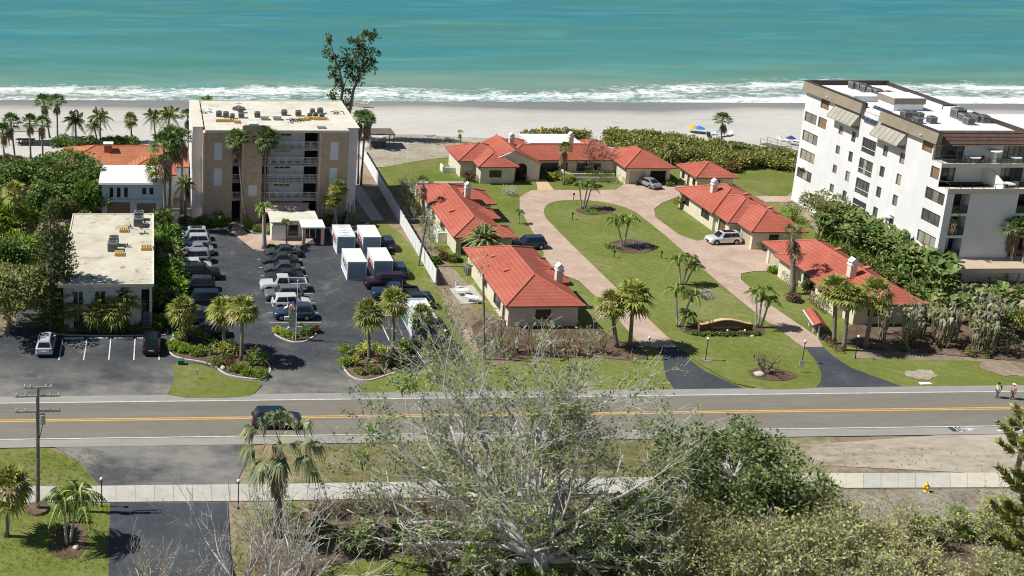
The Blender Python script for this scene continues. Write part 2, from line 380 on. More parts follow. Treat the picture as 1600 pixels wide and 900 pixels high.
sheet('lawn_patch', [(500, 888), (560, 876), (668, 868), (672, 900), (640, 940), (480, 940)], Z2, LAWN2, 1)
sheet('garden_bed', [(72, 850), (98, 818), (125, 812), (140, 826), (132, 868), (102, 876), (80, 868)], Z2, MULCH, 2)
sheet('dirt_patch', [(1412, 582), (1421, 579), (1428, 581), (1437, 577), (1450, 579), (1456, 578), (1459, 584), (1468, 588), (1456, 590), (1452, 595), (1440, 592), (1434, 594), (1424, 589), (1417, 589)], Z2, DUNE, 1)
sheet('dirt_patch', [(1528, 570), (1540, 563), (1560, 565), (1580, 559), (1605, 561), (1660, 570), (1650, 588), (1600, 590), (1585, 586), (1566, 589), (1550, 580), (1538, 580)], Z2, SOIL, 1)
sheet('garden_bed', [(1300, 535), (1345, 545), (1480, 555), (1640, 570), (1640, 480), (1420, 470), (1340, 500)], Z3, MULCH, 1)
# ---- road
RX0, RX1 = -600, 800
def band(name, y0, y1, z, m, x0=RX0, x1=RX1, tilt=.006):
    mb = MB(); mb.add([(x0, y0, z), (x1, y0, z), (x1, y1, z), (x0, y1, z)], [(0, 1, 2, 3)]); return struct(put(mb.mesh(name, m), name))
band('road_shoulder', 93.75, 103.35, Z4, SHOULDER)
band('road', 95.1, 102.05, Z5, LANE)
mk = MB()
for y in (95.15, 102.0): mk.add([(RX0, y-.07, .131), (RX1, y-.07, .131), (RX1, y+.07, .131), (RX0, y+.07, .131)], [(0, 1, 2, 3)])
struct(mk.build('road_edge_line', WHITE_LINE))
mk = MB()
for y in (98.40, 98.70): mk.add([(RX0, y-.075, .131), (RX1, y-.075, .131), (RX1, y+.075, .131), (RX0, y+.075, .131)], [(0, 1, 2, 3)])
struct(mk.build('road_centre_line', YELLOW_LINE))
# bicycle-lane symbol and arrow on the near shoulder
mk = MB(); c = G(1500, 672); zz = .10
def ring(cx, cy, r):
    for k in range(14):
        a, b = 2*PI*k/14, 2*PI*(k+1)/14
        mk.quad((cx+r*math.cos(a), cy+r*math.sin(a), zz), (cx+r*math.cos(b), cy+r*math.sin(b), zz), (cx+(r-.1)*math.cos(b), cy+(r-.1)*math.sin(b), zz), (cx+(r-.1)*math.cos(a), cy+(r-.1)*math.sin(a), zz))
mk.quad((c.x-1.0, c.y-.42, .095), (c.x+.2, c.y-.42, .095), (c.x+.2, c.y+.42, .095), (c.x-1.0, c.y+.42, .095), 1)
ring(c.x-.2, c.y-.2, .28); ring(c.x-.2, c.y+.28, .28)
for a, b in (((-.2, -.2), (.35, 0)), ((-.2, .28), (.35, 0)), ((.35, 0), (.7, .1)), ((-.2, -.2), (.1, .1))):
    strip(mk, [(c.x+a[0], c.y+a[1]), (c.x+b[0], c.y+b[1])], .1, zz, zz)
mk.add([(c.x+.7, c.y-.3, zz), (c.x+1.5, c.y, zz), (c.x+.7, c.y+.3, zz)], [(0, 1, 2)])
struct(mk.build('bicycle_lane_marking', [WHITE_LINE, ASPH_N]))
mk = MB(); a, b = G(1558, 674), G(1620, 674); strip(mk, [a, b], .28, .097, .097); struct(mk.build('arrow_marking', WHITE_LINE))
# ---- sidewalk with joints
def sidewalk():
    mb = MB(); px = [(-520, 769, 795.5), (-60, 762.5, 787.5), (420, 757.5, 783.5), (780, 752, 777), (1240, 741, 764), (1700, 739, 762), (2300, 730, 752)]
    prev = None; lastmi = [2]
    for x, a, b in px:
        A, B = G(x, a), G(x, b)
        if prev:
            P, Q = prev; k = max(1, int((A-P).length/1.55))
            for i in range(k):
                t0, t1 = i/k, (i+1)/k-.012*k/k/ k if False else (i+1)/k-.02/((A-P).length/k)/k
                p0, p1, q0, q1 = P.lerp(A, t0), P.lerp(A, t1), Q.lerp(B, t0), Q.lerp(B, t1)
                zz = Z3+.03
                mi = random.choice((0, 0, 1, 2)) if random.random() < .28 else lastmi[0]; lastmi[0] = mi
                up = lambda p: V((p.x, p.y, zz))
                mb.quad(up(q0), up(q1), up(p1), up(p0), mi)
                mb.quad(V((q0.x, q0.y, 0)), V((q1.x, q1.y, 0)), up(q1), up(q0), mi); 
        prev = (A, B)
    struct(mb.build('sidewalk', [CONC, mat('sidewalk_concrete_grey', (.40, .40, .36), (.48, .475, .43), 1.5, .9), mat('sidewalk_concrete_cream', (.50, .465, .37), (.57, .53, .44), 1.5, .9)]))
sidewalk()
# ---- asphalt
sheet('parking_lot', [(-80, 623), (-80, 560), (10, 520), (30, 505), (45, 440), (235, 440), (262, 349), (300, 354), (365, 354), (420, 372), (490, 357), (545, 357), (592, 360), (612, 398), (640, 450), (690, 500), (700, 545), (640, 565), (580, 590), (556, 604), (592, 621.5), (592, 622.8)], Z2, ASPH)
sheet('driveway', [(24, 505), (38, 440), (42, 370), (72, 370), (66, 440), (70, 505)], Z3, ASPH)
sheet('driveway_apron', [(84, 699), (120, 720), (158, 763), (366, 763), (397, 696)], Z3, ASPH)
sheet('driveway', [(172, 787), (356, 786), (368, 1000), (167, 1000)], Z3, ASPH_N)
sheet('driveway_apron', [(1029, 543), (1071, 543), (1068, 556), (1100, 580), (1168, 611), (1056, 613), (1040, 590), (1036, 565)], Z3+.01, ASPH_N)
sheet('driveway_apron', [(1257, 543), (1286, 543), (1300, 556), (1330, 576), (1418, 608), (1271, 609.5), (1284, 586), (1277, 568)], Z3+.01, ASPH_N)
# ---- brick drives
sheet('brick_drive', [(1029, 545), (1000, 540), (955, 487), (905, 440), (885, 432), (862, 436), (846, 412), (850, 396), (838, 372), (822, 345), (812, 325), (812, 308), (830, 298), (862, 297), (905, 298), (962, 297), (978, 287), (986, 283), (1062, 283), (1088, 288), (1064, 306), (1034, 318), (1022, 327), (1024, 340), (1062, 368), (1090, 377), (1112, 372), (1150, 360), (1190, 384), (1230, 412), (1212, 424), (1180, 424), (1158, 428), (1158, 438), (1200, 475), (1262, 517), (1278, 528), (1286, 544), (1257, 545), (1175, 488), (1100, 500), (1071, 545)], Z3, PAVER)
sheet('lawn', [(848, 330), (856, 318), (880, 313), (930, 314), (970, 322), (1002, 336), (1170, 484), (1256, 543), (1284, 584), (1282, 600), (1272, 609), (1166, 610), (1096, 573), (1064, 547), (1024, 510), (855, 346)], Z4, LAWN, 1)
sheet('brick_walk', [(836, 272), (846, 272), (866, 298), (840, 298)], Z3, mat('yellow_pavers', (.50, .36, .18), (.60, .47, .30), 3, .9))
sheet('brick_court', [(362, 346), (379, 346), (384, 364), (400, 367), (465, 367), (484, 366), (493, 372), (466, 388), (428, 384), (411, 392), (395, 390), (362, 364)], Z3, PAVER)
sheet('brick_drive', [(1470, 445), (1640, 444), (1640, 500), (1590, 490), (1560, 478), (1520, 470), (1480, 460)], Z4, PAVER)
sheet('brick_walk', [(1180, 307), (1236, 307), (1238, 316), (1195, 316)], Z3, PAVER)
sheet('patio', [(702, 452), (738, 446), (760, 474), (720, 476)], Z4, CONC)
sheet('concrete_walk', [(545, 250), (566, 250), (560, 285), (600, 345), (580, 345), (548, 300)], Z2, CONC)
sheet('concrete_walk', [(262, 332), (300, 332), (325, 356), (300, 360), (262, 352)], Z4, CONC)
sheet('garden_bed', [(945, 383), (965, 376), (1000, 375), (1024, 384), (1020, 395), (985, 398), (955, 393)], Z5, MULCH, 2)
sheet('garden_bed', [(898, 326), (930, 321), (960, 326), (958, 334), (925, 338), (902, 334)], Z5, MULCH, 2)
sheet('garden_bed', [(1165, 585), (1180, 575), (1225, 578), (1250, 590), (1230, 597), (1190, 596)], Z5, MULCH, 2)
sheet('garden_bed', [(1058, 512), (1090, 508), (1195, 508), (1195, 528), (1110, 526), (1070, 524)], Z5, MULCH, 1)
sheet('garden_bed', [(1092, 561), (1104, 558), (1118, 563), (1106, 569)], Z5, SOIL, 2)
# ---- parking bays: painted lines
mk = MB()
for y in (393, 406, 419, 432, 445, 459.6, 474.4, 490, 505.6):
    t = (y-406)/(505.6-406); xa, xb = 402+18*t, 472+31*t
    strip(mk, [G(xa, y), G(xb, y)], .11, Z3+.03, Z3+.03)
for xa, xb in ((98, 92), (136, 130.5), (173, 170), (211, 209), (248.5, 248.5)): strip(mk, [G(xa, 530), G(xb, 564)], .13, Z3+.03, Z3+.03)
for a, b in (((595, 505), (608, 533)), ((592, 494), (614, 494)), ((269, 505), (271, 534))): strip(mk, [G(*a), G(*b)], .13, Z3+.03, Z3+.03)
struct(mk.build('parking_line', WHITE_LINE))
# ---- islands, kerbs
def island(name, px, m=MULCH, kerb=True, h=.14, it=2, closed=True):
    p = chaikin([G(*q) for q in px], it); mb = MB(); mb.prism(p, 0, h-.03); 
    o = mb.mesh(name, m); struct(put(o, name))
    if kerb:
        kb = MB(); strip(kb, p+[p[0], p[1]], .16, 0, h); struct(kb.build('kerb', KERB))
    return p
island('planting_island', [(262, 540), (268, 530), (300, 526), (340, 535), (375, 545), (418, 565), (424, 580), (412, 594), (380, 592), (350, 586), (330, 568), (268, 560)])
sheet('lawn', [(266, 567), (330, 573), (350, 590), (380, 596), (413, 599), (400, 613), (388, 622.5), (258, 622.8), (268, 604), (274, 585)], Z3+.03, LAWN2, 1)
island('planting_island', [(425, 522), (440, 515), (490, 515), (496, 522), (480, 534), (462, 537), (444, 532)])
island('planting_island', [(533, 570), (538, 555), (555, 545), (620, 545), (680, 550), (690, 560), (670, 566), (620, 582), (590, 592), (570, 597), (546, 590)])
island('planting_bed', [(278, 345), (300, 348), (330, 350), (358, 348), (358, 358), (330, 360), (300, 358), (282, 352)])
island('planting_bed', [(383, 352), (400, 346), (462, 358), (464, 364), (420, 367), (390, 364)])
island('planting_bed', [(500, 345), (575, 345), (575, 352), (520, 358), (503, 355)])
island('planting_bed', [(68, 525), (70, 508), (235, 505), (240, 512), (262, 514), (262, 524), (240, 526)], it=1)
# ================================================================== BUILDINGS
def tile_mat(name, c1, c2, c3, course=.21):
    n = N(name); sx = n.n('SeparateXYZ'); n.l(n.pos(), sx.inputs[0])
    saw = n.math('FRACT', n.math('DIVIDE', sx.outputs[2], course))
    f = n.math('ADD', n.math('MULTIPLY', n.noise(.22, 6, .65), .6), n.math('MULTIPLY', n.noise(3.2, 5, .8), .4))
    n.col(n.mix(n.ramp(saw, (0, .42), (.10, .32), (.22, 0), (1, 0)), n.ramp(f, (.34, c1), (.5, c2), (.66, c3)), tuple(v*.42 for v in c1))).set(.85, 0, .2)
    st_ = n.noise(.7, 6, .75, stretch=(1, 1, .6)); c_ = n.b.inputs['Base Color'].links[0].from_socket; n.col(n.mix(n.ramp(st_, (.55, 0), (.72, .4)), c_, tuple(v*.55 for v in c1)))
    pans = n.math('ADD', n.math('SINE', n.math('MULTIPLY', sx.outputs[0], 21)), n.math('SINE', n.math('MULTIPLY', sx.outputs[1], 21)))
    n.bump(n.math('ADD', saw, n.math('MULTIPLY', pans, .10)), .8, .05); return n.m
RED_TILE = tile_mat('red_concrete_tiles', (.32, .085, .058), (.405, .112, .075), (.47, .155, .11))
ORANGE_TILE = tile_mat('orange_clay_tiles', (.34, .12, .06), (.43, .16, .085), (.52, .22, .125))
RIDGE = mat('red_ridge_tiles', (.41, .125, .085), (.49, .175, .125), 2, .85)
STUCCO = mat('cream_stucco', (.62, .56, .42), (.70, .64, .50), .9, .9, bump=.2)
def streaked_white():
    n = N('white_stucco'); a = n.noise(.9, 5, .65, stretch=(1, 1, .10)); b = n.noise(.25, 4, .6)
    c = n.ramp(b, (.38, (.69, .695, .69)), (.62, (.755, .76, .755))); c = n.mix(n.ramp(a, (.52, 0), (.72, .5)), c, (.55, .54, .50)); n.col(c).set(.9, 0, .2); n.bump(n.noise(2, 4), .15, .04); return n.m
WHITE_ST = streaked_white()
GLASS = mat('dark_window_glass', (.022, .026, .03), (.045, .05, .055), .7, .12, 0, .5)
BLACK = mat('black_opening', (.012, .012, .014), None, rough=.9)
TINT = mat('curtained_glass', (.15, .145, .12), (.24, .23, .19), .6, .2, 0, .5)
GLASS2 = mat('grey_green_window_glass', (.06, .07, .065), (.12, .135, .12), .5, .12, 0, .55); CURT = mat('drawn_beige_curtain', (.30, .26, .19), (.38, .34, .26), .8, .5); CURT2 = mat('drawn_green_grey_curtain', (.24, .265, .21), (.32, .34, .28), .8, .5)
BRONZE = mat('bronze_frame', (.045, .035, .028), (.065, .05, .04), 3, .5)
SHADE_B = mat('brown_roller_shade', (.20, .135, .07), (.27, .19, .11), 1.2, .8)
WHITE_P = mat('white_paint', (.70, .71, .71), (.78, .78, .77), 2, .6)
GARAGE = mat('garage_door_beige', (.42, .37, .28), (.48, .43, .33), 2, .7)
SOFFIT = mat('brown_fascia', (.12, .075, .055), (.17, .11, .08), 3, .8)
ROOF_ST = None
def roof_stained():
    n = N('stained_flat_roof'); a = n.noise(.22, 6, .65); b = n.noise(1.3, 6, .7)
    c = n.ramp(a, (.36, (.69, .655, .56)), (.55, (.62, .585, .49)), (.70, (.47, .43, .34)))
    c = n.mix(n.ramp(b, (.55, 0), (.72, .5)), c, (.40, .34, .22)); n.col(c).set(.9, 0, .2); n.bump(n.noise(1.5, 4), .2, .05); return n.m
ROOF_ST = roof_stained()
def roof_blotchy():
    n = N('blotchy_flat_roof'); a = n.noise(.30, 6, .7, dist=.5); b = n.noise(.75, 5, .6); d = n.noise(3, 5, .8)
    c = n.ramp(a, (.36, (.62, .575, .46)), (.55, (.53, .485, .38)), (.70, (.40, .355, .26)))
    c = n.mix(n.ramp(b, (.60, 0), (.66, .55), (.74, .75)), c, (.20, .175, .13)); c = n.mix(n.ramp(d, (.58, 0), (.75, .4)), c, (.30, .25, .17)); n.col(c).set(.9, 0, .2); n.bump(n.noise(1.5, 4), .2, .05); return n.m
ROOF_BL = roof_blotchy()
def wall(mb, o, u, W, H, holes=(), depth=.18, mi=0, v=(0, 0, 1)):
    """wall from o along u (W long, H tall) with real openings; holes are (u0, v0, u1, v1); inward is v x u"""
    o, u, v = V(o), V(u).normalized(), V(v); inn = v.cross(u)
    us = sorted({0, W, *[h[0] for h in holes], *[h[2] for h in holes]}); vs = sorted({0, H, *[h[1] for h in holes], *[h[3] for h in holes]})
    P = lambda a, b, d=0: o+u*a+v*b+inn*d
    for i in range(len(us)-1):
        for j in range(len(vs)-1):
            cu, cv = (us[i]+us[i+1])/2, (vs[j]+vs[j+1])/2
            if any(h[0] < cu < h[2] and h[1] < cv < h[3] for h in holes): continue
            mb.quad(P(us[i], vs[j]), P(us[i+1], vs[j]), P(us[i+1], vs[j+1]), P(us[i], vs[j+1]), mi)
    for a, b, c, d in [h[:4] for h in holes]:
        mb.quad(P(a, b), P(c, b), P(c, b, depth), P(a, b, depth), mi); mb.quad(P(a, d), P(a, d, depth), P(c, d, depth), P(c, d), mi)
        mb.quad(P(a, b), P(a, b, depth), P(a, d, depth), P(a, d), mi); mb.quad(P(c, b), P(c, d), P(c, d, depth), P(c, b, depth), mi)
    return P
def window(root, P, h, depth=.16, frame=BRONZE, glass=GLASS, panes=2, name='window', fw=.07, label=None):
    a, b, c, d = h[:4]; off = V(root.location)
    mb = MB(off)
    def bx(u0, v0, u1, v1, d0, d1, m, mi=0):
        m.add([P(x, y, z) for z in (d1, d0) for y in (v0, v1) for x in (u0, u1)], ((0, 2, 3, 1), (4, 5, 7, 6), (0, 1, 5, 4), (2, 6, 7, 3), (0, 4, 6, 2), (1, 3, 7, 5)), mi)
    e = .003
    bx(a+e, b+e, c-e, b+fw, depth-.07, depth-.01, mb); bx(a+e, d-fw, c-e, d-e, depth-.07, depth-.01, mb)
    for k in range(panes+1):
        x = a+e+(c-a-2*e-fw)*k/panes; bx(x, b+fw, x+fw, d-fw, depth-.07, depth-.01, mb)
    f = mb.build(name, frame, root, label=label); g = MB(off); gs = list(glass) if isinstance(glass, (list, tuple)) else [glass]
    for k in range(panes):
        u0, u1 = a+e+(c-a-2*e)*k/panes, a+e+(c-a-2*e)*(k+1)/panes; dd = depth-.03-.012*(k % 2)
        g.quad(P(u0, b+e, dd), P(u1, b+e, dd), P(u1, d-e, dd), P(u0, d-e, dd), random.randrange(len(gs)))
    g.build('pane', gs, f)
    return f
def hip(mb, x0, x1, y0, y1, ze, slope=.43, ov=0, mi=0, th=.14, gable=()):
    """hip roof over a rectangle; ridge runs along the longer side; rm collects ridge capping"""
    lx, ly = x1-x0, y1-y0; hw = min(lx, ly)/2; zr = ze+hw*slope
    if ly >= lx:
        xa = xb = (x0+x1)/2; ya, yb = y0+(0 if 'y0' in gable else hw), y1-(0 if 'y1' in gable else hw)
    else:
        ya = yb = (y0+y1)/2; xa, xb = x0+(0 if 'x0' in gable else hw), x1-(0 if 'x1' in gable else hw)
    A, B = V((xa, ya, zr)), V((xb, yb, zr)); c = [V((x0, y0, ze)), V((x1, y0, ze)), V((x1, y1, ze)), V((x0, y1, ze))]
    if ly >= lx:
        mb.add([c[0], c[1], A], [(0, 1, 2)], mi); mb.quad(c[1], c[2], B, A, mi); mb.add([c[2], c[3], B], [(0, 1, 2)], mi); mb.quad(c[3], c[0], A, B, mi)
    else:
        mb.quad(c[0], c[1], B, A, mi); mb.add([c[1], c[2], B], [(0, 1, 2)], mi); mb.quad(c[2], c[3], A, B, mi); mb.add([c[3], c[0], A], [(0, 1, 2)], mi)
    lo = [p-V((0, 0, th)) for p in c]
    for i in range(4): mb.quad(lo[i], lo[(i+1) % 4], c[(i+1) % 4], c[i], 1)
    mb.add(lo, [(3, 2, 1, 0)], 1)
    caps = []
    if (A-B).length > .05: caps.append((A, B))
    hips = [(c[0], A), (c[1], A if ly >= lx else B), (c[2], B), (c[3], B if ly >= lx else A)]
    for a, b in caps+hips:
        d = (b-a).normalized(); mb.tube([a+d*.05+V((0, 0, .03)), b+V((0, 0, .03))], .11, 5, 2)
    return A, B
def chimney(root, x, y, z0, h=1.6, w=.75, lab=None):
    h *= .78
    mb = MB(root.location); mb.box(x-w/2, x+w/2, y-w/2, y+w/2, z0, z0+h)
    o = mb.build('chimney', STUCCO, root)
    c = MB(root.location); c.box(x-w*.62, x+w*.62, y-w*.62, y+w*.62, z0+h+.002, z0+h+.16)
    for s in (-1, 1): c.box(x-w*.5, x+w*.5, y+s*w*.36-.08, y+s*w*.36+.08, z0+h+.16, z0+h+.5)
    c.add([(x-w*.6, y-w*.58, z0+h+.5), (x+w*.6, y-w*.58, z0+h+.5), (x+w*.6, y+w*.58, z0+h+.5), (x-w*.6, y+w*.58, z0+h+.5), (x, y-w*.58, z0+h+.95), (x, y+w*.58, z0+h+.95)], [(0, 1, 4), (1, 2, 5, 4), (2, 3, 5), (3, 0, 4, 5), (3, 2, 1, 0)])
    c.build('chimney_cap', WHITE_P, o)
def vent(root, x, y, z):
    mb = MB(root.location); mb.add([(x-.35, y-.25, z), (x+.35, y-.25, z), (x+.35, y+.25, z), (x-.35, y+.25, z), (x-.35, y-.25, z+.12), (x+.35, y-.25, z+.32), (x+.35, y+.25, z+.32), (x-.35, y+.25, z+.12)],
        [(4, 5, 6, 7), (0, 1, 5, 4), (1, 2, 6, 5), (2, 3, 7, 6), (3, 0, 4, 7)]); mb.build('roof_vent', RIDGE, root)
def villa(label, blocks, walls, ze=2.75, chim=(), vents=(), wins=(), doors=(), slope=.43):
    x0 = min(b[0] for b in blocks); y0 = min(b[2] for b in blocks)
    r = thing('red_roofed_villa', label, 'house', ((x0+max(b[1] for b in blocks))/2, (y0+max(b[3] for b in blocks))/2, 0), group='red tiled villas around the loop drive')
    rm = MB(r.location)
    for b in blocks: hip(rm, *b[:4], b[4] if len(b) > 4 else ze, slope)
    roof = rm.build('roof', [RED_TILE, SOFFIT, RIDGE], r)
    wm = MB(r.location)
    for (a, b, c, d) in walls:
        hs = {s: [] for s in 'fblr'}
        for (s, u0, v0, u1, v1, kind) in wins: hs[s].append((u0, v0, u1, v1, kind))
        cfg = {'f': ((a, c, 0), (1, 0, 0), b-a, a), 'l': ((a, d, 0), (0, -1, 0), d-c, d), 'r': ((b, c, 0), (0, 1, 0), d-c, c), 'b': ((b, d, 0), (-1, 0, 0), b-a, b)}
        for s, (o, u, L, o0) in cfg.items():
            hh = []
            for (u0, v0, u1, v1, kind) in hs[s]:
                q = sorted((abs(u0-o0), abs(u1-o0)))
                lo, hi = (a, b) if s in 'fb' else (c, d)
                if lo+.05 < min(u0, u1) and max(u0, u1) < hi-.05 and q[1] < L-.02: hh.append((q[0], v0, q[1], v1, kind))
            P = wall(wm, o, u, L, ze-.15, hh)
            for h in hh:
                if h[4] == 'door': window(r, P, h, panes=1, frame=GARAGE, glass=GARAGE, name='garage_door', fw=.1)
                elif h[4] == 'dark': window(r, P, h, panes=1, frame=STUCCO, glass=BLACK, name='garage_opening', fw=.08)
                elif h[4] == 'entry': window(r, P, h, panes=1, frame=BRONZE, glass=SOFFIT, name='door', fw=.12)
                else: window(r, P, h, panes=h[4])
    wm.build('wall', STUCCO, r)
    for c in chim: chimney(r, *c)
    for v in vents: vent(r, *v)
    return r
zr = lambda hw, s=.43: 2.75+hw*s
# 1 upper left villa
villa('red roofed villa at upper left of the loop drive, date palm at its near corner', [(39.3, 46.6, 140.7, 163), (41.5, 47.9, 140.62, 145), (42.5, 47.8, 148.2, 152.4), (42.5, 49.1, 154.6, 160.8)],
      [(39.9, 46, 141.4, 162.4), (44, 47.3, 141.3, 144.4), (44, 48.5, 155.3, 160.2)], chim=((44.9, 155.2, 3.6, 1.7),), vents=((40.9, 155, 3.5), (41.1, 149, 3.55)),
      wins=(('f', 40.6, .1, 41.6, 2.1, 'entry'), ('l', 150, .9, 147.5, 2.2, 2), ('l', 158, .9, 156, 2.2, 2), ('r', 146.2, .2, 150.6, 2.2, 3), ('r', 152.4, .2, 154.4, 2.2, 2), ('r', 156.5, .8, 159, 2.2, 2)))
m = MB(); m.box(39.35, 46.5, 163.02, 163.4, 0, 3.35); tag(m.build('garden_wall', WHITE_ST), 'plain white wall along the far end of the upper left villa', 'wall')
# 2 lower left villa
villa('red roofed villa nearest the road on the left, behind the bare bird of paradise clumps', [(39.5, 48.7, 118.2, 136.8), (43, 49.5, 124.4, 129.3), (43, 48.95, 129.7, 133)],
      [(40.1, 48.1, 118.8, 136.2), (45, 48.9, 125, 128.8)], chim=((47.6, 124.4, 3.1, 1.9),), vents=((41.8, 131.2, 3.7), (41.9, 126.4, 3.75)),
      wins=(('f', 43.2, .9, 45, 2.1, 2), ('l', 128.8, .9, 127.4, 2.1, 1), ('l', 124.6, .5, 121.8, 2.2, 2), ('l', 121, .1, 120, 2.1, 'entry'), ('r', 130.4, .05, 133.4, 2.2, 'door'), ('r', 134, .05, 135.6, 2.2, 1)))
# 3 upper right villa
villa('stepped red roofed villa on the right with the white car parked at its porch', [(80.3, 88.3, 142.4, 152.5), (79, 88.2, 146.3, 157.2), (78.6, 88.6, 150.2, 162.2)],
      [(80.9, 87.7, 143, 152), (79.6, 87.6, 146.9, 156.8), (79.2, 88, 150.8, 161.6)], chim=((81.6, 156.3, 3.6, 1.9),), vents=((84.6, 153, 4.6), (85.6, 148, 4.2)),
      wins=(('l', 145.9, .05, 143.6, 2.15, 'door'), ('l', 149.9, .1, 148, 2.2, 'entry'), ('l', 154.5, .9, 152, 2.3, 2), ('l', 160.8, .9, 158.4, 2.2, 2), ('f', 83.2, 1.2, 84.6, 2.2, 1)))
# 4 lower right villa
villa('red roofed villa nearest the road on the right, behind three sabal palms', [(79.8, 88.5, 118, 138.7), (78.9, 84, 129.9, 134.0), (79.0, 86, 120.2, 125.8)],
      [(80.4, 87.9, 118.6, 138.1), (79.5, 83, 130.4, 133.5), (79.6, 84, 120.8, 125.2)], chim=((82.6, 123.6, 3.9, 1.9),), vents=((85.6, 131.5, 4.3), (85.3, 125, 4.35)),
      wins=(('l', 137.6, .05, 135, 2.15, 'door'), ('l', 129.4, .6, 126.6, 2.2, 2), ('l', 124.8, 1.5, 121.4, 2.2, 3), ('f', 82, 1, 84, 2.1, 2)))
# 5 small garage villa
villa('small square red hip roofed outbuilding at the far right of the loop drive', [(84.3, 91.2, 167.4, 174.6)], [(84.9, 90.6, 168, 174)],
      wins=(('f', 87.2, .1, 88.6, 2.2, 2), ('l', 173.4, .9, 172.4, 2, 1), ('l', 171.4, .1, 170.6, 2.1, 'entry'), ('l', 169.6, .9, 168.6, 2, 1)))
# 6 big villa facing the sea
bv = villa('long sprawling red roofed villa by the dunes with arched entry and double garage', [(49, 58, 175.9, 184.6, 2.9), (51.4, 58, 172.6, 182, 2.9), (57, 76.5, 176.6, 184, 2.9), (74.8, 83.2, 172, 182.6, 2.9), (58, 64, 182.5, 188.5, 2.9), (71.5, 77, 182, 188, 2.9)],
      [(49.6, 57.4, 176.5, 184), (52, 57.4, 173.2, 181.4), (57.4, 76, 177.2, 183.5), (75.4, 82.6, 172.6, 182)], ze=2.9,
      wins=(('f', 53.4, 1.0, 55.4, 2.2, 2), ('f', 63, .3, 67.5, 2.3, 4), ('f', 69, .9, 73, 2.2, 3), ('f', 76, .05, 78.6, 2.3, 'door'), ('f', 79.3, .05, 82, 2.35, 'dark')), chim=((59.2, 181.4, 4.2, 1.4), (69.6, 182.5, 3.8, 1.8)))
wm = MB(bv.location)   # gable entry wall with its arched doorway, and the gable roof behind it
gx0, gx1, gy, zt, ze = 55.2, 62, 174.6, 4.95, 3.0; ax, aw, ah = 59.0, .95, 2.0
xm = 57.6
outl = [(gx0, 0), (ax-aw, 0), (ax-aw, ah)]+[(ax-aw*math.cos(PI*k/8), ah+aw*math.sin(PI*k/8)) for k in range(1, 8)]+[(ax+aw, ah), (ax+aw, 0), (gx1, 0), (gx1, ze), (xm, zt), (gx0, 3.9)]
wm.add([(p[0], gy, p[1]) for p in outl]+[(p[0], gy+.3, p[1]) for p in outl], [tuple(range(len(outl)))]+[(i, i+len(outl), (i+1) % len(outl)+len(outl), (i+1) % len(outl)) for i in range(len(outl))])
wm.build('entry_wall', mat('pale_stucco', (.62, .58, .48), (.68, .64, .54), 1, .9), bv)
dm = MB(bv.location); dm.box(ax-aw-.1, ax+aw+.1, gy+.7, gy+.8, 0, 3.1); dm.build('front_door', mat('dark_wood', (.05, .028, .018), (.08, .045, .03), 3), bv)
rm = MB(bv.location)
rm.quad((gx1+.2, gy-.25, ze-.02), (gx1+.2, gy+10, ze-.02), (xm, gy+10, zt+.1), (xm, gy-.25, zt+.1)); rm.quad((gx0-1.4, gy+10, ze-.1), (gx0-1.4, gy+2.5, ze-.1), (xm, gy-.25, zt+.1), (xm, gy+10, zt+.1))
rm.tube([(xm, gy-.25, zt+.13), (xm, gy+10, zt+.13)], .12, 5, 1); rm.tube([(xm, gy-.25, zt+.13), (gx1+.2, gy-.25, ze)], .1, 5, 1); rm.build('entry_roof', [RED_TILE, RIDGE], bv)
fm = MB(bv.location); fm.box(63.5, 72, 184.3, 190, 0, 3.5); fm.box(63.3, 72.2, 184.2, 190.2, 3.502, 3.7); fm.build('flat_roof_wing', WHITE_ST, bv)
pm = MB(bv.location); pm.box(66.6, 74.8, 175.6, 175.8, 0, .9); pm.build('courtyard_wall', STUCCO, bv)
# ------------------------------------------------------------------ roof plant
STEEL = mat('grey_condenser_metal', (.25, .255, .25), (.36, .36, .345), 4, .5, .4)
STEEL_D = mat('dark_condenser_grille', (.06, .063, .065), (.10, .102, .105), 6, .6, .3)
def ac_meshes(k):
    a = MB(); w, h = (.42, .8) if k == 0 else (.5, .95)
    a.box(-w, w, -w, w, .06, h); 
    for sx in (-1, 1):
        for sy in (-1, 1): a.box(sx*(w-.08)-.05, sx*(w-.08)+.05, sy*(w-.08)-.05, sy*(w-.08)+.05, 0, .06)
    g = MB(); 
    for sx, sy in ((1, 0), (-1, 0), (0, 1), (0, -1)):
        for i in range(5):
            z = .14+i*(h-.28)/5; q = w+.008
            if sx: g.box(min(sx*q, sx*w*.98), max(sx*q, sx*w*.98), -w*.85, w*.85, z, z+(h-.28)/5*.7)
            else: g.box(-w*.85, w*.85, min(sy*q, sy*w*.98), max(sy*q, sy*w*.98), z, z+(h-.28)/5*.7)
    f = MB(); f.tube([(0, 0, h+.002), (0, 0, h+.06)], [w*.82, w*.78], 14)
    return a.mesh('housing', STEEL), g.mesh('louvre', STEEL_D), f.mesh('fan_grille', STEEL_D)
_ac = [ac_meshes(0), ac_meshes(1)]
def ac(x, y, z, label, group, k=0, rz=0, s=1):
    r = thing('air_conditioner', label, 'air conditioner', (x, y, z), rz, group, s)
    for me, nm in zip(_ac[k], ('housing', 'louvre', 'fan_grille')): put(me, nm, r)
    return r
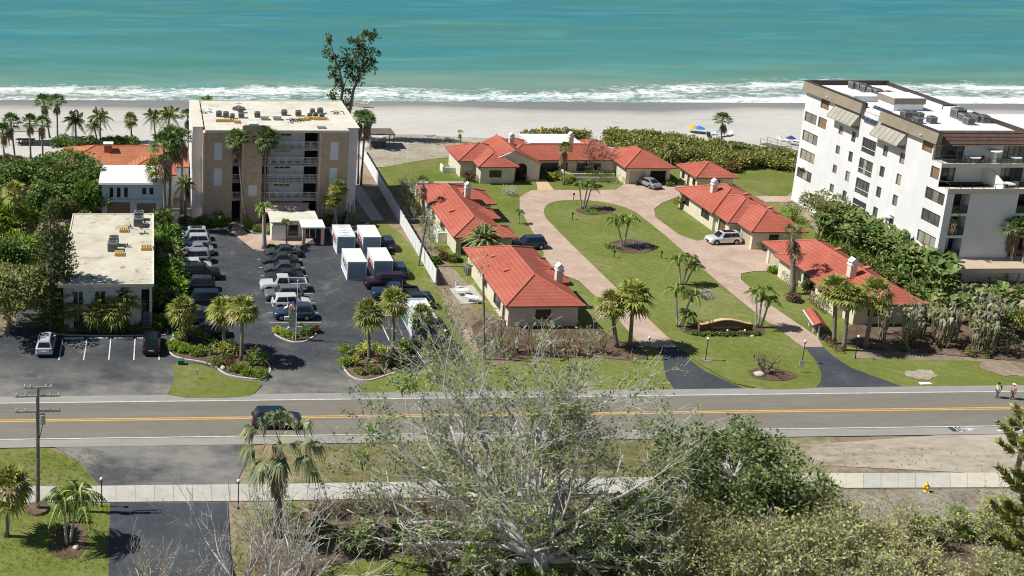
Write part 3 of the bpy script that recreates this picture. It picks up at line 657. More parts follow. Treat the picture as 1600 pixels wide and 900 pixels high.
def pallet(x, y, z, label, w=2.0, d=.7, group=None):
    WOOD = mat('yellow_timber', (.50, .33, .10), (.62, .45, .17), 4, .8)
    r = thing('timber_stand', label, 'timber stand', (x, y, z), 0, group); mb = MB()
    for i in range(2): mb.box(-w/2, w/2, -d/2+i*(d-.12), -d/2+i*(d-.12)+.12, 0, .3)
    mb.build('beam', WOOD, r); mb = MB()
    for i in range(5): mb.box(-w/2+i*(w-.12)/4, -w/2+i*(w-.12)/4+.12, -d/2-.05, d/2+.05, .302, .36)
    mb.build('slat', WOOD, r)
# ------------------------------------------------------------------ brown apartment building
TAN_BR = mat('tan_brick', (.44, .335, .24), (.52, .405, .30), 1.2, .9, bump=.2)
PALE_W = mat('pale_blue_white_wall', (.66, .68, .68), (.74, .755, .755), .8, .85)
PINK_T = mat('peach_trim', (.60, .43, .33), (.68, .52, .41), 1.2, .85)
def apartment():
    r = thing('apartment_building', 'four storey tan brick apartment building with flat roof and open galleries, left by the beach', 'apartment building', (17, 164, 0))
    o = r.location; ZR = 13.1
    b = MB(o)                                           # brick masses
    P1 = wall(b, (7.3, 155, 0), (1, 0, 0), 3.9, ZR, [(1.3, 9.15, 2.4, 11.6), (1.3, 5.4, 2.4, 7.9)], .1)
    wins = [(P1, (1.3, 9.15, 2.4, 11.6)), (P1, (1.3, 5.4, 2.4, 7.9))]
    b.box(11.2-.02, 11.2, 155, 158, 0, ZR); b.box(7.3, 7.32, 155, 157, 0, ZR)
    b.build('brick_wall', TAN_BR, r); b = MB(o)
    P2 = wall(b, (12.7, 154.6, 0), (1, 0, 0), 2.6, 14.2, [(.75, 4.0, 1.95, 5.55)], .1); wins.append((P2, (.75, 4.0, 1.95, 5.55)))
    b.box(15.28, 15.3, 154.6, 158, 0, 14.2); b.box(12.72, 15.28, 157.98, 158, ZR+.02, 14.2)
    b.build('brick_wall', TAN_BR, r); b = MB(o)
    P3 = wall(b, (23.6, 155, 0), (1, 0, 0), 3.8, ZR, [(1.3, 9.15, 2.4, 11.75), (1.3, 5.4, 2.4, 7.95)], .1)
    wins += [(P3, (1.3, 9.15, 2.4, 11.75)), (P3, (1.3, 5.4, 2.4, 7.95))]
    b.box(27.38, 27.4, 155, 157, 0, ZR)
    for i, z in enumerate((8.6, 9.6, 6.6, 7.2)): b2 = MB(o); b2.box(14.1, 14.25, 154.57, 154.6, z, z+.15); b2.build('wall_vent', BLACK, r)
    b.build('brick_wall', TAN_BR, r)
    for P, h in wins: window(r, P, h, .1, WHITE_P, mat('white_shutter', (.62, .66, .68), (.70, .73, .74), 6, .6), 1, 'window_shutter', .1)
    for a in ((7.0, 7.298, 154.9, 156.8, 0, ZR), (12.42, 12.7-.002, 154.5, 156.5, 0, 14.2), (23.3, 23.598, 154.9, 157, 0, ZR)): t = MB(o); t.box(*a); t.build('wall_edge_trim', PINK_T, r)
    wmb = MB(o)                                         # side and rear walls
    wmb.box(5.6, 7.0-.002, 156.6, 172.8, 0, ZR+.35); wmb.box(27.4+.002, 29, 156.6, 172.8, 0, ZR+.02); wmb.box(7.0, 27.4, 172.4, 172.8, 0, ZR)
    wmb.build('side_wall', PALE_W, r)
    rf = MB(o); rf.box(7.3, 27.4, 155.0, 172.9, ZR+.002, ZR+.3); rf.box(27.4, 29.1, 156.5, 172.9, ZR+.03, ZR+.3); 
    rf.box(12.6, 15.32, 154.55, 158.02, 14.202, 14.3); rf.build('roof', ROOF_ST, r)
    rp = MB(o); rp.box(7.25, 29.15, 172.85, 173.05, ZR+.1, ZR+.42); rp.box(7.28, 11.3, 154.93, 155.15, ZR+.05, ZR+.36); rp.box(15.32, 27.45, 154.93, 155.15, ZR+.05, ZR+.36); rp.box(29.0, 29.16, 156.5, 172.9, ZR, ZR+.36); rp.box(5.55, 7.1, 156.5, 172.9, ZR+.352, ZR+.45)
    rp.build('parapet', mat('cream_parapet', (.62, .56, .45), (.70, .65, .54), 1, .85), r)
    # gallery on the right, storey by storey
    FL = (.05, 3.3, 5.9, 8.4, 10.7)
    back = MB(o); Y = 157.0
    hs = []
    for k, z in enumerate(FL): 
        top = (FL+(13.1,))[k+1]; hs += [(6.2, z+.1, 8.2, top-.35)]
        if k: hs += [(1.9, z+1.35, 4.3, z+1.75), (.2, z+.1, .95, z+1.9)]
    P = wall(back, (15.3, Y, 0), (1, 0, 0), 8.3, 13.1, hs, .15); back.build('gallery_wall', PALE_W, r)
    for h in hs: window(r, P, h, .15, WHITE_P if h[2]-h[0] > 2.2 else SOFFIT, BLACK if h[2] > 8 else GLASS, 3 if 2.2 < h[2]-h[0] else 1, 'window' if h[2]-h[0] > 2.2 else 'door')
    for z in FL[1:]:
        s = MB(o); s.box(15.3+.01, 23.3-.01, 155.15, Y-.01, z-.22, z); s.box(11.22, 12.4, 155.3, 158.5, z-.22, z); sl = s.build('gallery_floor', PINK_T if z in (3.3,) else mat('gallery_slab', (.36, .30, .26), (.42, .36, .31), 1, .8), r)
        g = MB(o); 
        for x0, x1, yy in ((15.32, 23.28, 155.25), (11.24, 12.4, 155.4)):
            g.bar((x0, yy, z+1.0), (x1, yy, z+1.0), .07); g.bar((x0, yy, z+.12), (x1, yy, z+.12), .05); k = int((x1-x0)/1.3)+1
            for i in range(k+1): xx = x0+.03+(x1-x0-.06)*i/k; g.bar((xx, yy, z), (xx, yy, z+1), .05)
            nb = int((x1-x0)/.16)
            for i in range(nb): xx = x0+(x1-x0)*(i+.5)/nb; g.bar((xx, yy, z+.12), (xx, yy, z+.98), .022)
        g.build('railing', WHITE_P, sl)
    d = MB(o); d.box(11.22, 12.42, 158.6, 158.8, 0, 13.1); d.build('stairwell_wall', SOFFIT, r)
    st = MB(o); 
    for z in FL: st.box(22.0, 23.2, Y-.02, Y, z+.1, z+2.0)
    for z in FL[1:]: 
        st2 = MB(o); st2.blob((23.05, Y-.2, z+1.9), .1, 8); st2.build('wall_lamp', WHITE_P, r)
    # entrance canopy building
    c = MB(o); c.add([(15.5, 154.9, 2.9), (22.2, 154.9, 2.9), (21.6, 152.6, 2.5), (15.5, 152.6, 2.5)], [(0, 3, 2, 1)]); c.box(15.5, 22.0, 152.2, 154.9, 2.2, 2.45, 0); c.build('porch_roof', PINK_T, r)
    return r
apartment()
def lobby():
    r = thing('entrance_pavilion', 'low white entrance pavilion with pillared porch, in front of the tan apartment building', 'pavilion', (19, 149, 0)); o = r.location
    m = MB(o); m.box(16.3, 22.2, 148.2, 152.1, 0, 2.3); m.box(16.1, 18.2, 147.2, 149, 0, 2.2); m.build('wall', WHITE_ST, r)
    m = MB(o); m.box(16.0, 22.6, 148, 152.15, 2.302, 2.6); m.box(15.9, 18.4, 147, 149.1, 2.602, 2.72); m.build('roof', ROOF_ST, r)
    m = MB(o); m.box(19.9, 23.1, 145.2, 148.4, 2.45, 2.62); m.build('porch_roof', PALE_W, r)
    for x in (20.1, 22.6): m = MB(o); m.box(x, x+.4, 145.4, 145.9, 0, 2.448); m.build('pillar', PINK_T, r)
    m = MB(o); m.box(20.6, 22.2, 148.17, 148.2, .05, 2.1); d = m.build('door', GLASS, r)
    m = MB(o); [m.box(x, x+.08, 148.1, 148.16, .05, 2.12) for x in (20.5, 21.36, 22.2)]; m.box(20.5, 22.28, 148.1, 148.16, 2.12, 2.2); m.build('door_frame', WHITE_P, d)
    m = MB(o); m.box(18.5, 19.8, 148.15, 148.2, .4, 1.9); m.build('window', GLASS, r)
lobby()
LR = 13.4
gl = 'air conditioners along the tan building roof'
for i, (px, py, k, lab) in enumerate(((342, 182, 1, 'leftmost tall air conditioner on the tan building roof, behind a yellow timber stand'), (353, 183, 1, 'second tall air conditioner from the left on the tan building roof'), (363, 185, 0, 'short dark air conditioner beside two tall ones at left on the tan roof'),
        (376, 176, 1, 'air conditioner under the roof mast, farther back of the pair'), (377, 184, 1, 'air conditioner under the roof mast, nearer of the pair'), (402, 183, 1, 'lone rounded air conditioner at the middle of the tan building roof'), (444, 180, 1, 'dark air conditioner just right of the roof middle, with pipes at its foot'),
        (466, 181, 1, 'single grey air conditioner between roof pipes and yellow timbers'), (484, 184, 0, 'leftmost dark air conditioner of the right hand roof cluster'), (488, 177, 0, 'rear left air conditioner of the right hand roof cluster'), (493, 183, 0, 'middle air conditioner of the right hand roof cluster'), (500, 177, 1, 'rear right air conditioner of the right hand roof cluster'), (503, 184, 0, 'rightmost air conditioner of the right hand roof cluster'))):
    p = G(px, py, LR); ac(p.x, p.y, LR, lab, gl, k, 0, .82)
for px, py, w_, lab in ((346, 190, 1.6, 'leftmost yellow timber stand on the tan roof'), (359, 190, 1.6, 'yellow timber stand second from left on the tan roof'), (371, 192, 1.0, 'short yellow timber stand under the roof mast'), (474, 188, 1.6, 'yellow timber stand beside the grey roof unit'), (486, 186, 2.0, 'left yellow timber stand under the right roof cluster'), (500, 187, 2.0, 'right yellow timber stand under the right roof cluster')):
    p = G(px, py, LR); pallet(p.x, p.y, LR, lab, w_, .7, 'yellow timber stands on the tan roof')
for px, py, lab, mm in ((413, 187, 'left grey roof hatch box on the tan roof', STEEL), (433, 187, 'right grey roof hatch box on the tan roof', STEEL), (395, 194, 'white skylight sheet on the tower top', WHITE_P), (502, 200, 'flat grey roof hatch near the right front edge', STEEL)):
    z_ = 14.31 if px == 395 else LR; p = G(px, py, z_); m = MB(); m.box(-.55, .55, -.4, .4, 0, .35 if py < 190 else .14); m.box(-.62, .62, -.47, .47, (.352 if py < 190 else .142), (.42 if py < 190 else .19)); o = m.build('roof_hatch', mm); o.location = p; tag(o, lab, 'roof hatch', 'roof hatches on the tan roof')
for px, py, lab in ((389, 191, 'tangle of dark pipes at the roof middle left'), (452, 190, 'dark pipe run beside the dark roof unit'), (459, 192, 'grey pipe bundle right of the roof middle'), (316, 176, 'dark pipes near the left roof edge'), (525, 178, 'small dark pipe frame near the right roof edge')):
    p = G(px, py, LR); m = MB()
    for i in range(5): a = V((random.uniform(-.9, .9), random.uniform(-.5, .5), random.uniform(.1, .5))); m.tube([a, a+V((random.uniform(.4, 1), random.uniform(-.3, .3), 0)), a+V((random.uniform(.4, 1), .1, -a.z))], .06, 5)
    o = m.build('roof_pipe', STEEL_D); o.location = p; tag(o, lab, 'pipes', 'pipes on the tan roof')
p = G(373, 171, LR); r = thing('roof_mast', 'thin white roof mast on a round dark base', 'mast', p); m = MB(); m.tube([(0, 0, 0), (0, 0, 3.6)], [.06, .03], 6); m.build('mast', WHITE_P, r); m = MB(); m.tube([(0, 0, .05), (0, 0, .3)], [1.0, .9], 14); m.build('base', STEEL_D, r); m = MB(); m.bar((-.5, 0, .9), (.5, 0, .9), .05); m.bar((-.35, 0, .6), (.35, 0, .6), .05); m.build('crossbar', STEEL, r)
# ------------------------------------------------------------------ low flat roofed building in front
def low_building():
    r = thing('flat_roofed_building', 'low two storey building with stained cream flat roof behind the front parking bays', 'building', (-5, 128, 0)); o = r.location
    ZT = 5.75; a, b = G(99, 445, ZT), G(240, 445, ZT); c, d = G(108, 335, ZT), G(241, 334, ZT); x0, x1, y0, y1 = -10.2, (b.x+d.x)/2, (a.y+b.y)/2, (c.y+d.y)/2
    m = MB(o); GREY = mat('blue_grey_stucco', (.42, .45, .45), (.5, .53, .53), 1, .9)
    hs = [(1, .3, 2.2, 2.2), (1, 3.2, 2.2, 4.8), (3.4, .3, 4.6, 2.2), (3.4, 3.2, 4.6, 4.8), (6, .3, 7.2, 2.2), (6, 3.2, 7.2, 4.8), (8.5, .05, 9.7, 5.0)]
    P = wall(m, (x0+.5, y0+.5, 0), (1, 0, 0), x1-x0-.75, ZT-.3, hs); wall(m, (x1-.25, y0+.5, 0), (0, 1, 0), y1-y0-1, ZT-.3); wall(m, (x0+.5, y1-.5, 0), (0, -1, 0), y1-y0-1, ZT-.3); wall(m, (x1-.25, y1-.5, 0), (-1, 0, 0), x1-x0-.75, ZT-.3)
    m.box(x1-.5, x1-.2, y0+.1, y0+.4, 0, ZT-.3); m.build('wall', GREY, r)
    for h in hs: window(r, P, h, .18, WHITE_P if h[3] < 4.9 else BLACK, GLASS if h[3] < 4.9 else BLACK, 2 if h[3] < 4.9 else 1, 'window' if h[3] < 4.9 else 'stair_opening')
    m = MB(o); m.box(x0, x1, y0, y1, ZT-.3, ZT); m.build('roof', ROOF_BL, r)
    m = MB(o)
    for e in ((x0, x1, y0, y0+.14), (x0, x1, y1-.14, y1), (x0, x0+.14, y0+.14, y1-.14), (x1-.14, x1, y0+.14, y1-.14)): m.box(*e, ZT+.002, ZT+.1)
    m.build('roof_edge', mat('cream_edge', (.66, .62, .52), (.72, .68, .58), 2), r)
    m = MB(o)
    for i in range(9): m.box(x0+.55+8.6, x0+.5+9.65, y0-.2+.0*i, y0+.45, .2+i*.28, .24+i*.28)
    m.build('stair_tread', mat('grey_stair', (.2, .2, .2), (.25, .25, .25), 3), r)
    return ZT
ZT = low_building()
for px, py, lab in ((217, 343, 'farthest tall air conditioner on the stained cream roof'), (216, 352, 'air conditioner in front of the farthest one on the stained cream roof'), (178, 383, 'grey air conditioner with yellow skids at the middle of the stained cream roof'), (176, 391, 'second grey unit just in front of the middle one on the cream roof')):
    p = G(px, py, ZT); ac(p.x, p.y, ZT, lab, 'air conditioners on the stained cream roof', 1, 0, 1.15)
for px, py, lab, w_ in ((193, 361, 'yellow timber stand with white pipes on the cream roof', 1.0), (186, 398, 'yellow timber skids by the middle air conditioner', 1.0), (229, 389, 'tan wooden skid near the right edge of the cream roof', 1.3)):
    p = G(px, py, ZT); pallet(p.x, p.y, ZT, lab, w_, 1.1, 'timber stands on the cream roof')
for px, py, lab, L in ((225, 351, 'farthest black pipe on the cream roof', 1), (225, 358, 'middle black pipe on the cream roof', 1), (225, 367, 'nearest black pipe of three on the cream roof', 1), (198, 387, 'slanted black pipe beside the middle roof unit', .8), (203, 357, 'tangle of black valves on the cream roof', .6), (183, 358, 'white pipe rack on the cream roof', .7)):
    p = G(px, py, ZT); m = MB(); m.tube([(-L*.6, 0, .2), (L*.6, .05, .2)], .07, 6); m.tube([(L*.1, 0, .2), (L*.1, 0, .55)], .09, 6); m.tube([(-L*.3, -.2, 0), (-L*.3, .25, .2)], .05, 5); o = m.build('roof_pipe', WHITE_P if 'white' in lab else STEEL_D); o.location = p; tag(o, lab, 'pipes', 'pipes on the cream roof')
# ------------------------------------------------------------------ blue-grey house with orange roof
def blue_house():
    r = thing('coach_house', 'pale blue two storey house with two garage doors and white flat roof', 'house', (-3, 156, 0)); o = r.location
    BL = mat('pale_blue_wall', (.50, .60, .67), (.56, .66, .73), 1, .85); H = 6.25; x0, x1, y0, y1 = -7.0, 1.3, 153, 161
    m = MB(o); hs = [(1.0, 4.25, 1.65, 5.8, 1), (2.0, 4.25, 2.65, 5.8, 1), (3.0, 4.25, 3.65, 5.8, 1), (5.5, 4.65, 6.2, 5.75, 1), (6.5, 4.65, 7.2, 5.75, 1), (.6, .1, 4.0, 3.7, 'g'), (4.7, .1, 7.6, 3.55, 'g')]
    P = wall(m, (x0, y0, 0), (1, 0, 0), x1-x0, H, [h[:4] for h in hs]); wall(m, (x1, y0, 0), (0, 1, 0), y1-y0, H); wall(m, (x0, y1, 0), (0, -1, 0), y1-y0, H); m.build('wall', BL, r)
    for h in hs:
        if h[4] == 'g': window(r, P, h, .16, WHITE_P, mat('brown_garage_door', (.20, .155, .125), (.25, .2, .16), 2), 1, 'garage_door', .1)
        else: window(r, P, h, .16, WHITE_P, GLASS, 1)
    m = MB(o); m.box(x0-.4, x1+.4, y0-.5, y1+.2, H+.002, H+.3); m.build('roof', PALE_W, r)
    m = MB(o); m.bar((x0-.4, y0-.55, H+.1), (x1+.4, y0-.55, H+.1), .12); m.build('gutter', WHITE_P, r)
    m = MB(o); m.box(x0-.15, x1+.15, y0-.2, y0-.003, 3.88, 4.02); m.build('ledge', BL, r)
blue_house()
def orange_house():
    r = thing('orange_roofed_house', 'house with ribbed orange clay tile roof behind the pale blue house', 'house', (-6, 170, 0)); o = r.location
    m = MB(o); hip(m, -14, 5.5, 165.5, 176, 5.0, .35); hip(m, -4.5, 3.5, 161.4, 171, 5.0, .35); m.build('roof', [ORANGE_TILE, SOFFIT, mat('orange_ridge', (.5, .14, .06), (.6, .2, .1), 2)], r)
    m = MB(o); m.box(-13.5, 5, 166, 175.5, 0, 4.85); m.box(-4, 3, 162, 170, 0, 4.85); m.build('wall', WHITE_ST, r)
    m = MB(o); m.box(-7.3, -6.1, 169, 170, 6, 7.4); c = m.build('chimney', mat('orange_stucco', (.45, .14, .06), (.5, .18, .09), 2), r); m = MB(o); m.box(-7.45, -5.95, 168.85, 170.15, 7.402, 7.65); m.build('chimney_cap', PALE_W, c)
orange_house()
# ------------------------------------------------------------------ white condominium on the right
def condo():
    r = thing('condominium_block', 'white seven level condominium with tan fascia and stepped terraces at right edge', 'apartment building', (112, 148, 0)); o = r.location
    X0, X1, YB = 98.5, 111.2, 164.8; Y1, Y2, Y3 = 131.4, 133.3, 135.3; H = 17.6
    L = MB(o)
    # long left face seen sunlit; u runs towards the road (y falls), so u = YB - y
    rects = [('s', 160.85, 158.7, 15.6, 17.12), ('s', 160.8, 158.7, 12.7, 14.25), ('w', 164.45, 161.3, 12.7, 14.2), ('w', 164.3, 160.3, 9.75, 11.35), ('w', 164.2, 160.3, 6.9, 8.5), ('w', 164.3, 160.4, 3.95, 5.55)]
    for z in (12.75, 9.85, 6.95, 4.05): rects += [('n', 155.5, 154.5, z+.27, z+1.5), ('n', 152.3, 151.35, z, z+1.5), ('n', 145.0, 144.0, z, z+1.5), ('n', 141.4, 140.4, z, z+1.5)]
    rects += [('s', 137.5, 135.5, 15.65, 17.15), ('s', 135.1, 133.5, 12.75, 14.3), ('w', 135.4, 131.8, 9.9, 11.45), ('w', 135.4, 131.9, 7.0, 8.6), ('w', 135.5, 132.0, 4.1, 5.65)]
    rects += [('v', 150.0, 148.6, 1.0, 2.7), ('v', 144.4, 141, 2.0, 2.9), ('v', 154.3, 152.6, 1.2, 2.6)]
    bays = [(149.7, 146.6, z, z+h_) for z, h_ in ((11.95+.08, 2.1), (9.0, 2.2), (6.1, 2.2), (3.7, 1.6))]
    segs = [(YB, Y3, 14.9, H), (YB, Y2, 12.0, 14.9), (YB, Y1, 0, 12.0)]
    wl = []
    for (ya, yb, z0, z1) in segs:
        hs = []
        for q in rects+[('bay', *b) for b in bays]:
            k, a, b, c, d = q
            if z0-.01 <= c and d <= z1+.01: hs.append((ya-a if ya-a > .03 else .04, c-z0, ya-b, d-z0, k))
        P = wall(L, (X0, ya, z0), (0, -1, 0), ya-yb, z1-z0, [h[:4] for h in hs], .22)
        for h in hs: wl.append((P, h))
    # the other walls
    for y, z0, z1 in ((Y3, 14.9, H),):
        hs = [(.25, 0.1, 4.1, 2.3), (9.2, .1, 12.4, 2.3)]; P = wall(L, (X0, y, z0), (1, 0, 0), X1-X0, z1-z0, hs, .22); wl += [(P, (*h, 'd')) for h in hs]
    hs = [(.3, .1, 3.4, 2.3), (9.4, .1, 12.4, 2.3)]; P = wall(L, (X0, Y3-.02, 12.0), (1, 0, 0), X1-X0, 2.68, hs, .22); wl += [(P, (*h, 'd')) for h in hs]
    hs = []
    for z in (3.3, 6.2, 9.1): hs += [(.95, z, 3.0, z+2.55), (9.3, z, 12.2, z+2.55)]
    P = wall(L, (X0, Y1, 0), (1, 0, 0), X1-X0, 12.0, hs, 1.6); bal = [(P, h) for h in hs]
    wall(L, (X1, Y1, 0), (0, 1, 0), YB-Y1, H); wall(L, (X1, YB, 0), (-1, 0, 0), X1-X0, H)
    L.build('wall', WHITE_ST, r)
    for P, h in wl:
        k = h[4]
        if k == 's': window(r, P, h, .2, BRONZE, SHADE_B, 1)
        elif k in 'wc': window(r, P, h, .2, BRONZE, (TINT, GLASS2, CURT, CURT2, GLASS2), 3 if h[2]-h[0] > 3.3 else 2)
        elif k == 'n': window(r, P, h, .2, BRONZE, random.choice((TINT, GLASS2, CURT, GLASS2)), 1)
        elif k == 'bay':
            f = window(r, P, h, .2, BRONZE, (GLASS2, GLASS2, TINT, CURT2) if h[1] > 3.9 else STEEL_D, 4, 'bay_window', .06)
            m_ = MB(o); m_.bar(P(h[0], h[1]+.72, .08), P(h[2], h[1]+.72, .08), .06); m_.build('window_rail', WHITE_P, f)
        elif k == 'd': window(r, P, h, .2, BRONZE, (GLASS, GLASS2, GLASS2, TINT), 4, 'sliding_door')
        else: window(r, P, h, .2, BRONZE, STEEL, 1, 'wall_vent', .08)
    for P, h in bal:
        window(r, P, h, 1.58, BRONZE, GLASS, 2, 'sliding_door')
        g = MB(o); [g.add([P(x, y, z) for z in (.12, .06) for y in (h[1]+.95, h[1]+1.02) for x in (h[0], h[2])], ((0, 2, 3, 1), (4, 5, 7, 6), (0, 1, 5, 4), (2, 6, 7, 3))) for _ in (0,)]
        k = int((h[2]-h[0])/.5)
        for i in range(k+1): u = h[0]+.02+(h[2]-h[0]-.04)*i/k; g.bar(P(u, h[1], .09), P(u, h[1]+.98, .09), .04)
        rl = g.build('balcony_railing', BRONZE, r); gg = MB(o); gg.quad(P(h[0], h[1]+.08, .1), P(h[2], h[1]+.08, .1), P(h[2], h[1]+.9, .1), P(h[0], h[1]+.9, .1)); gg.build('railing_glass', GLASS, rl)
    # terraces
    t = MB(o); t.box(X0+.02, X1, Y2, Y3-.03, 14.68, 14.9); t.box(X0-.1, X1, Y2-.12, Y2, 14.55, 15.05); t.box(X0+.02, X1, Y1+.02, Y2, 11.8, 12.0); t.box(X0-.1, X1, Y1-.15, Y1-.002, 11.7, 12.35)
    t.build('terrace_floor', mat('terrace_cream', (.58, .54, .44), (.66, .62, .52), 1, .85), r)
    for (yy, zb) in ((Y2-.06, 15.05), (Y1-.08, 12.35)):
        g = MB(o); g.bar((X0, yy, zb+.62), (X1, yy, zb+.62), .06); g.bar((X0, yy, zb+.62), (X0, Y3-.1 if zb > 13 else Y2-.1, zb+.62), .06)
        for i in range(9): x = X0+i*1.5; g.bar((x, yy, zb-.1), (x, yy, zb+.6), .05)
        g.build('terrace_railing', BRONZE, r)
    t = MB(o)   # sloping white divider on the lower terrace
    t.add([(105.6, Y3-.05, 12.0), (105.6, Y1+.1, 12.0), (105.6, Y1+.1, 12.9), (105.6, Y3-.05, 14.6), (105.85, Y3-.05, 12.0), (105.85, Y1+.1, 12.0), (105.85, Y1+.1, 12.9), (105.85, Y3-.05, 14.6)], [(0, 1, 2, 3), (7, 6, 5, 4), (1, 5, 6, 2), (2, 6, 7, 3)]); t.build('terrace_divider', WHITE_ST, r)
    TAN = mat('tan_fascia', (.25, .215, .155), (.30, .26, .195), .8, .8); BR = mat('brown_metal_roof', (.14, .085, .065), (.19, .12, .095), 2, .6)
    f = MB(o); zt = 18.75
    for ya, yb in ((165.2, 150.3), (146.2, 134.2)):
        f.add([(X0-.62, ya, zt-1.5), (X0-.62, yb, zt-1.5), (X0-.45, yb, zt), (X0-.45, ya, zt), (X0+.1, ya, zt-1.5), (X0+.1, yb, zt-1.5), (X0+.1, yb, zt), (X0+.1, ya, zt)], [(0, 1, 2, 3), (0, 4, 5, 1), (3, 2, 6, 7), (1, 5, 6, 2), (0, 3, 7, 4)])
    f.build('fascia', TAN, r)
    f = MB(o); n = 40
    f.add([(X0-.45, 134.1, 17.1), (X1, 134.1, 17.1), (X1, 135.4, zt+.02), (X0-.45, 135.4, zt+.02), (X0-.45, 136.2, 17.1), (X1, 136.2, 17.1)], [(0, 1, 2, 3), (0, 3, 4), (0, 4, 5, 1)])
    for i in range(4): z = 17.3+i*.4; yy = 134.1+1.3*(z-17.1)/1.67; f.bar((X0-.5, yy-.03, z), (X1, yy-.03, z), .06)
    f.build('mansard_roof', BR, r)
    f = MB(o); f.box(X0+.1, X1, 135.5, 164.9, H+.01, H+.5); f.build('roof', mat('white_membrane_roof', (.70, .70, .69), (.77, .77, .755), .5, .8), r)
    f = MB(o); bw = .14
    f.box(X0-.5, X0+.15, 150.2, 165.2, zt+.002, zt+.07); f.box(X0-.5, X0+.15, 134.2, 146.2, zt+.002, zt+.07); f.box(X0+.15, X1, 165.0, 165.2, H+.2, zt+.05)
    f.box(X0+.1, X0+.25, 150.2, 164.9, H+.5, zt); f.box(X0+.1, X0+.25, 136, 146.2, H+.5, zt); f.box(X1-.32, X1-.12, 149.5, 164.99, H+.3, zt-.1); f.box(X1-.32, X1-.12, 135.6, 146, H+.3, zt-.1); f.box(X1-2.2, X1-.32, 149.3, 149.5, H+.3, zt); f.build('roof_edge', BRONZE, r)
    # sloping glass over the middle bay
    g = MB(o); g.add([(X0-.3, 150.1, 16.6), (X0-.3, 146.3, 16.6), (X0+1.3, 146.3, 18.5), (X0+1.3, 150.1, 18.5)], [(0, 1, 2, 3)]); sk = g.build('skylight', mat('blue_glass', (.03, .06, .10), (.05, .09, .14), 1, .1, 0, .6), r)
    g = MB(o)
    for i in range(5): y = 150.1-i*.95; g.bar((X0-.32, y, 16.63), (X0+1.3, y, 18.55), .07)
    g.bar((X0-.32, 150.1, 16.6), (X0-.32, 146.3, 16.6), .09); g.build('skylight_bar', BRONZE, sk)
    for i in range(4): pass
    P = lambda a, b, d=0: V((X0-.02+d, 150.1-a, b))
    window(r, P, (.05, 15.0, 3.75, 16.5), .1, BRONZE, TINT, 4, 'bay_window')
    # awnings: sloping striped canvas over recessed terraces
    CANV = mat('tan_canvas', (.33, .31, .255), (.39, .365, .305), .9, .85)
    for ya, yb in ((156.9, 150.9), (146.6, 140.6)):
        a = MB(o); A, B, C, E_ = V((X0-.08, ya, 17.05)), V((X0-.08, yb, 17.05)), V((X0-1.25, yb, 15.35)), V((X0-1.25, ya, 15.35)); k = 6
        a.quad(A, B, C, E_); a.tri(A, E_, V((X0-.03, ya, 15.4))); a.tri(B, V((X0-.03, yb, 15.4)), C); a.quad(E_, C, C-V((0, 0, .15)), E_-V((0, 0, .15)))
        for i in range(k+1): a.bar(A.lerp(B, i/k)+V((-.02, 0, .02)), E_.lerp(C, i/k)+V((-.02, 0, .02)), .05)
        a.build('awning', CANV, r)
        b = MB(o); b.box(X0-.03, X0-.002, yb+.1, ya-.1, 14.7, 15.6); b.build('awning_window', mat('plain_grey_band', (.22, .23, .25), (.28, .29, .31), 1), r)  # flat dark grey band on the wall below each awning
    for i, y in enumerate((158.5, 137.2)): b = MB(o); b.blob((X0-.7, y, 17.7), .12, 8); b.build('wall_lamp', WHITE_P, r)
    # carport along the front
    c = MB(o); BG = mat('beige_carport_fascia', (.50, .39, .28), (.57, .46, .34), .8, .85)
    c.add([(X0+.3, Y1-.01, 3.25), (X1, Y1-.01, 3.25), (X1, 129.0, 2.7), (X0+.3, 129.0, 2.7), (X0+.3, 129.0, 2.1), (X1, 129.0, 2.1), (X1, Y1-.01, 2.1), (X0+.3, Y1-.01, 2.1)], [(0, 3, 2, 1), (3, 4, 5, 2), (4, 7, 6, 5), (0, 7, 4, 3)]); c.build('carport_roof', BG, r)
    for i, (x0, x1) in enumerate(((X0+1, X0+3.8), (X0+14, X0+18))): d = MB(o); d.box(x0, x1, Y1-.06, Y1-.003, .05, 2.05); d.build('garage_opening', mat('garage_opening_shade', (.05, .045, .045), (.08, .07, .07), 1), r)  # dark panels paint the shade inside the garage openings
    f = MB(o); f.box(X1-2.2, X1-.12, 146, 149.3, H+.51, zt-.15); f.build('roof_upstand', WHITE_ST, r)
    # white sunshade boxes on the wall
    for y, z in ((164.0, 5.75), (141.5, 5.2)): b = MB(o); b.box(X0-.5, X0-.002, y-1.6 if z > 5.5 else y-.7, y if z > 5.5 else y+.7, z, z+.16); b.build('window_hood', WHITE_P, r)
    return r
condo()
CZ = 18.13
gl = 'air conditioners on the white condominium roof'
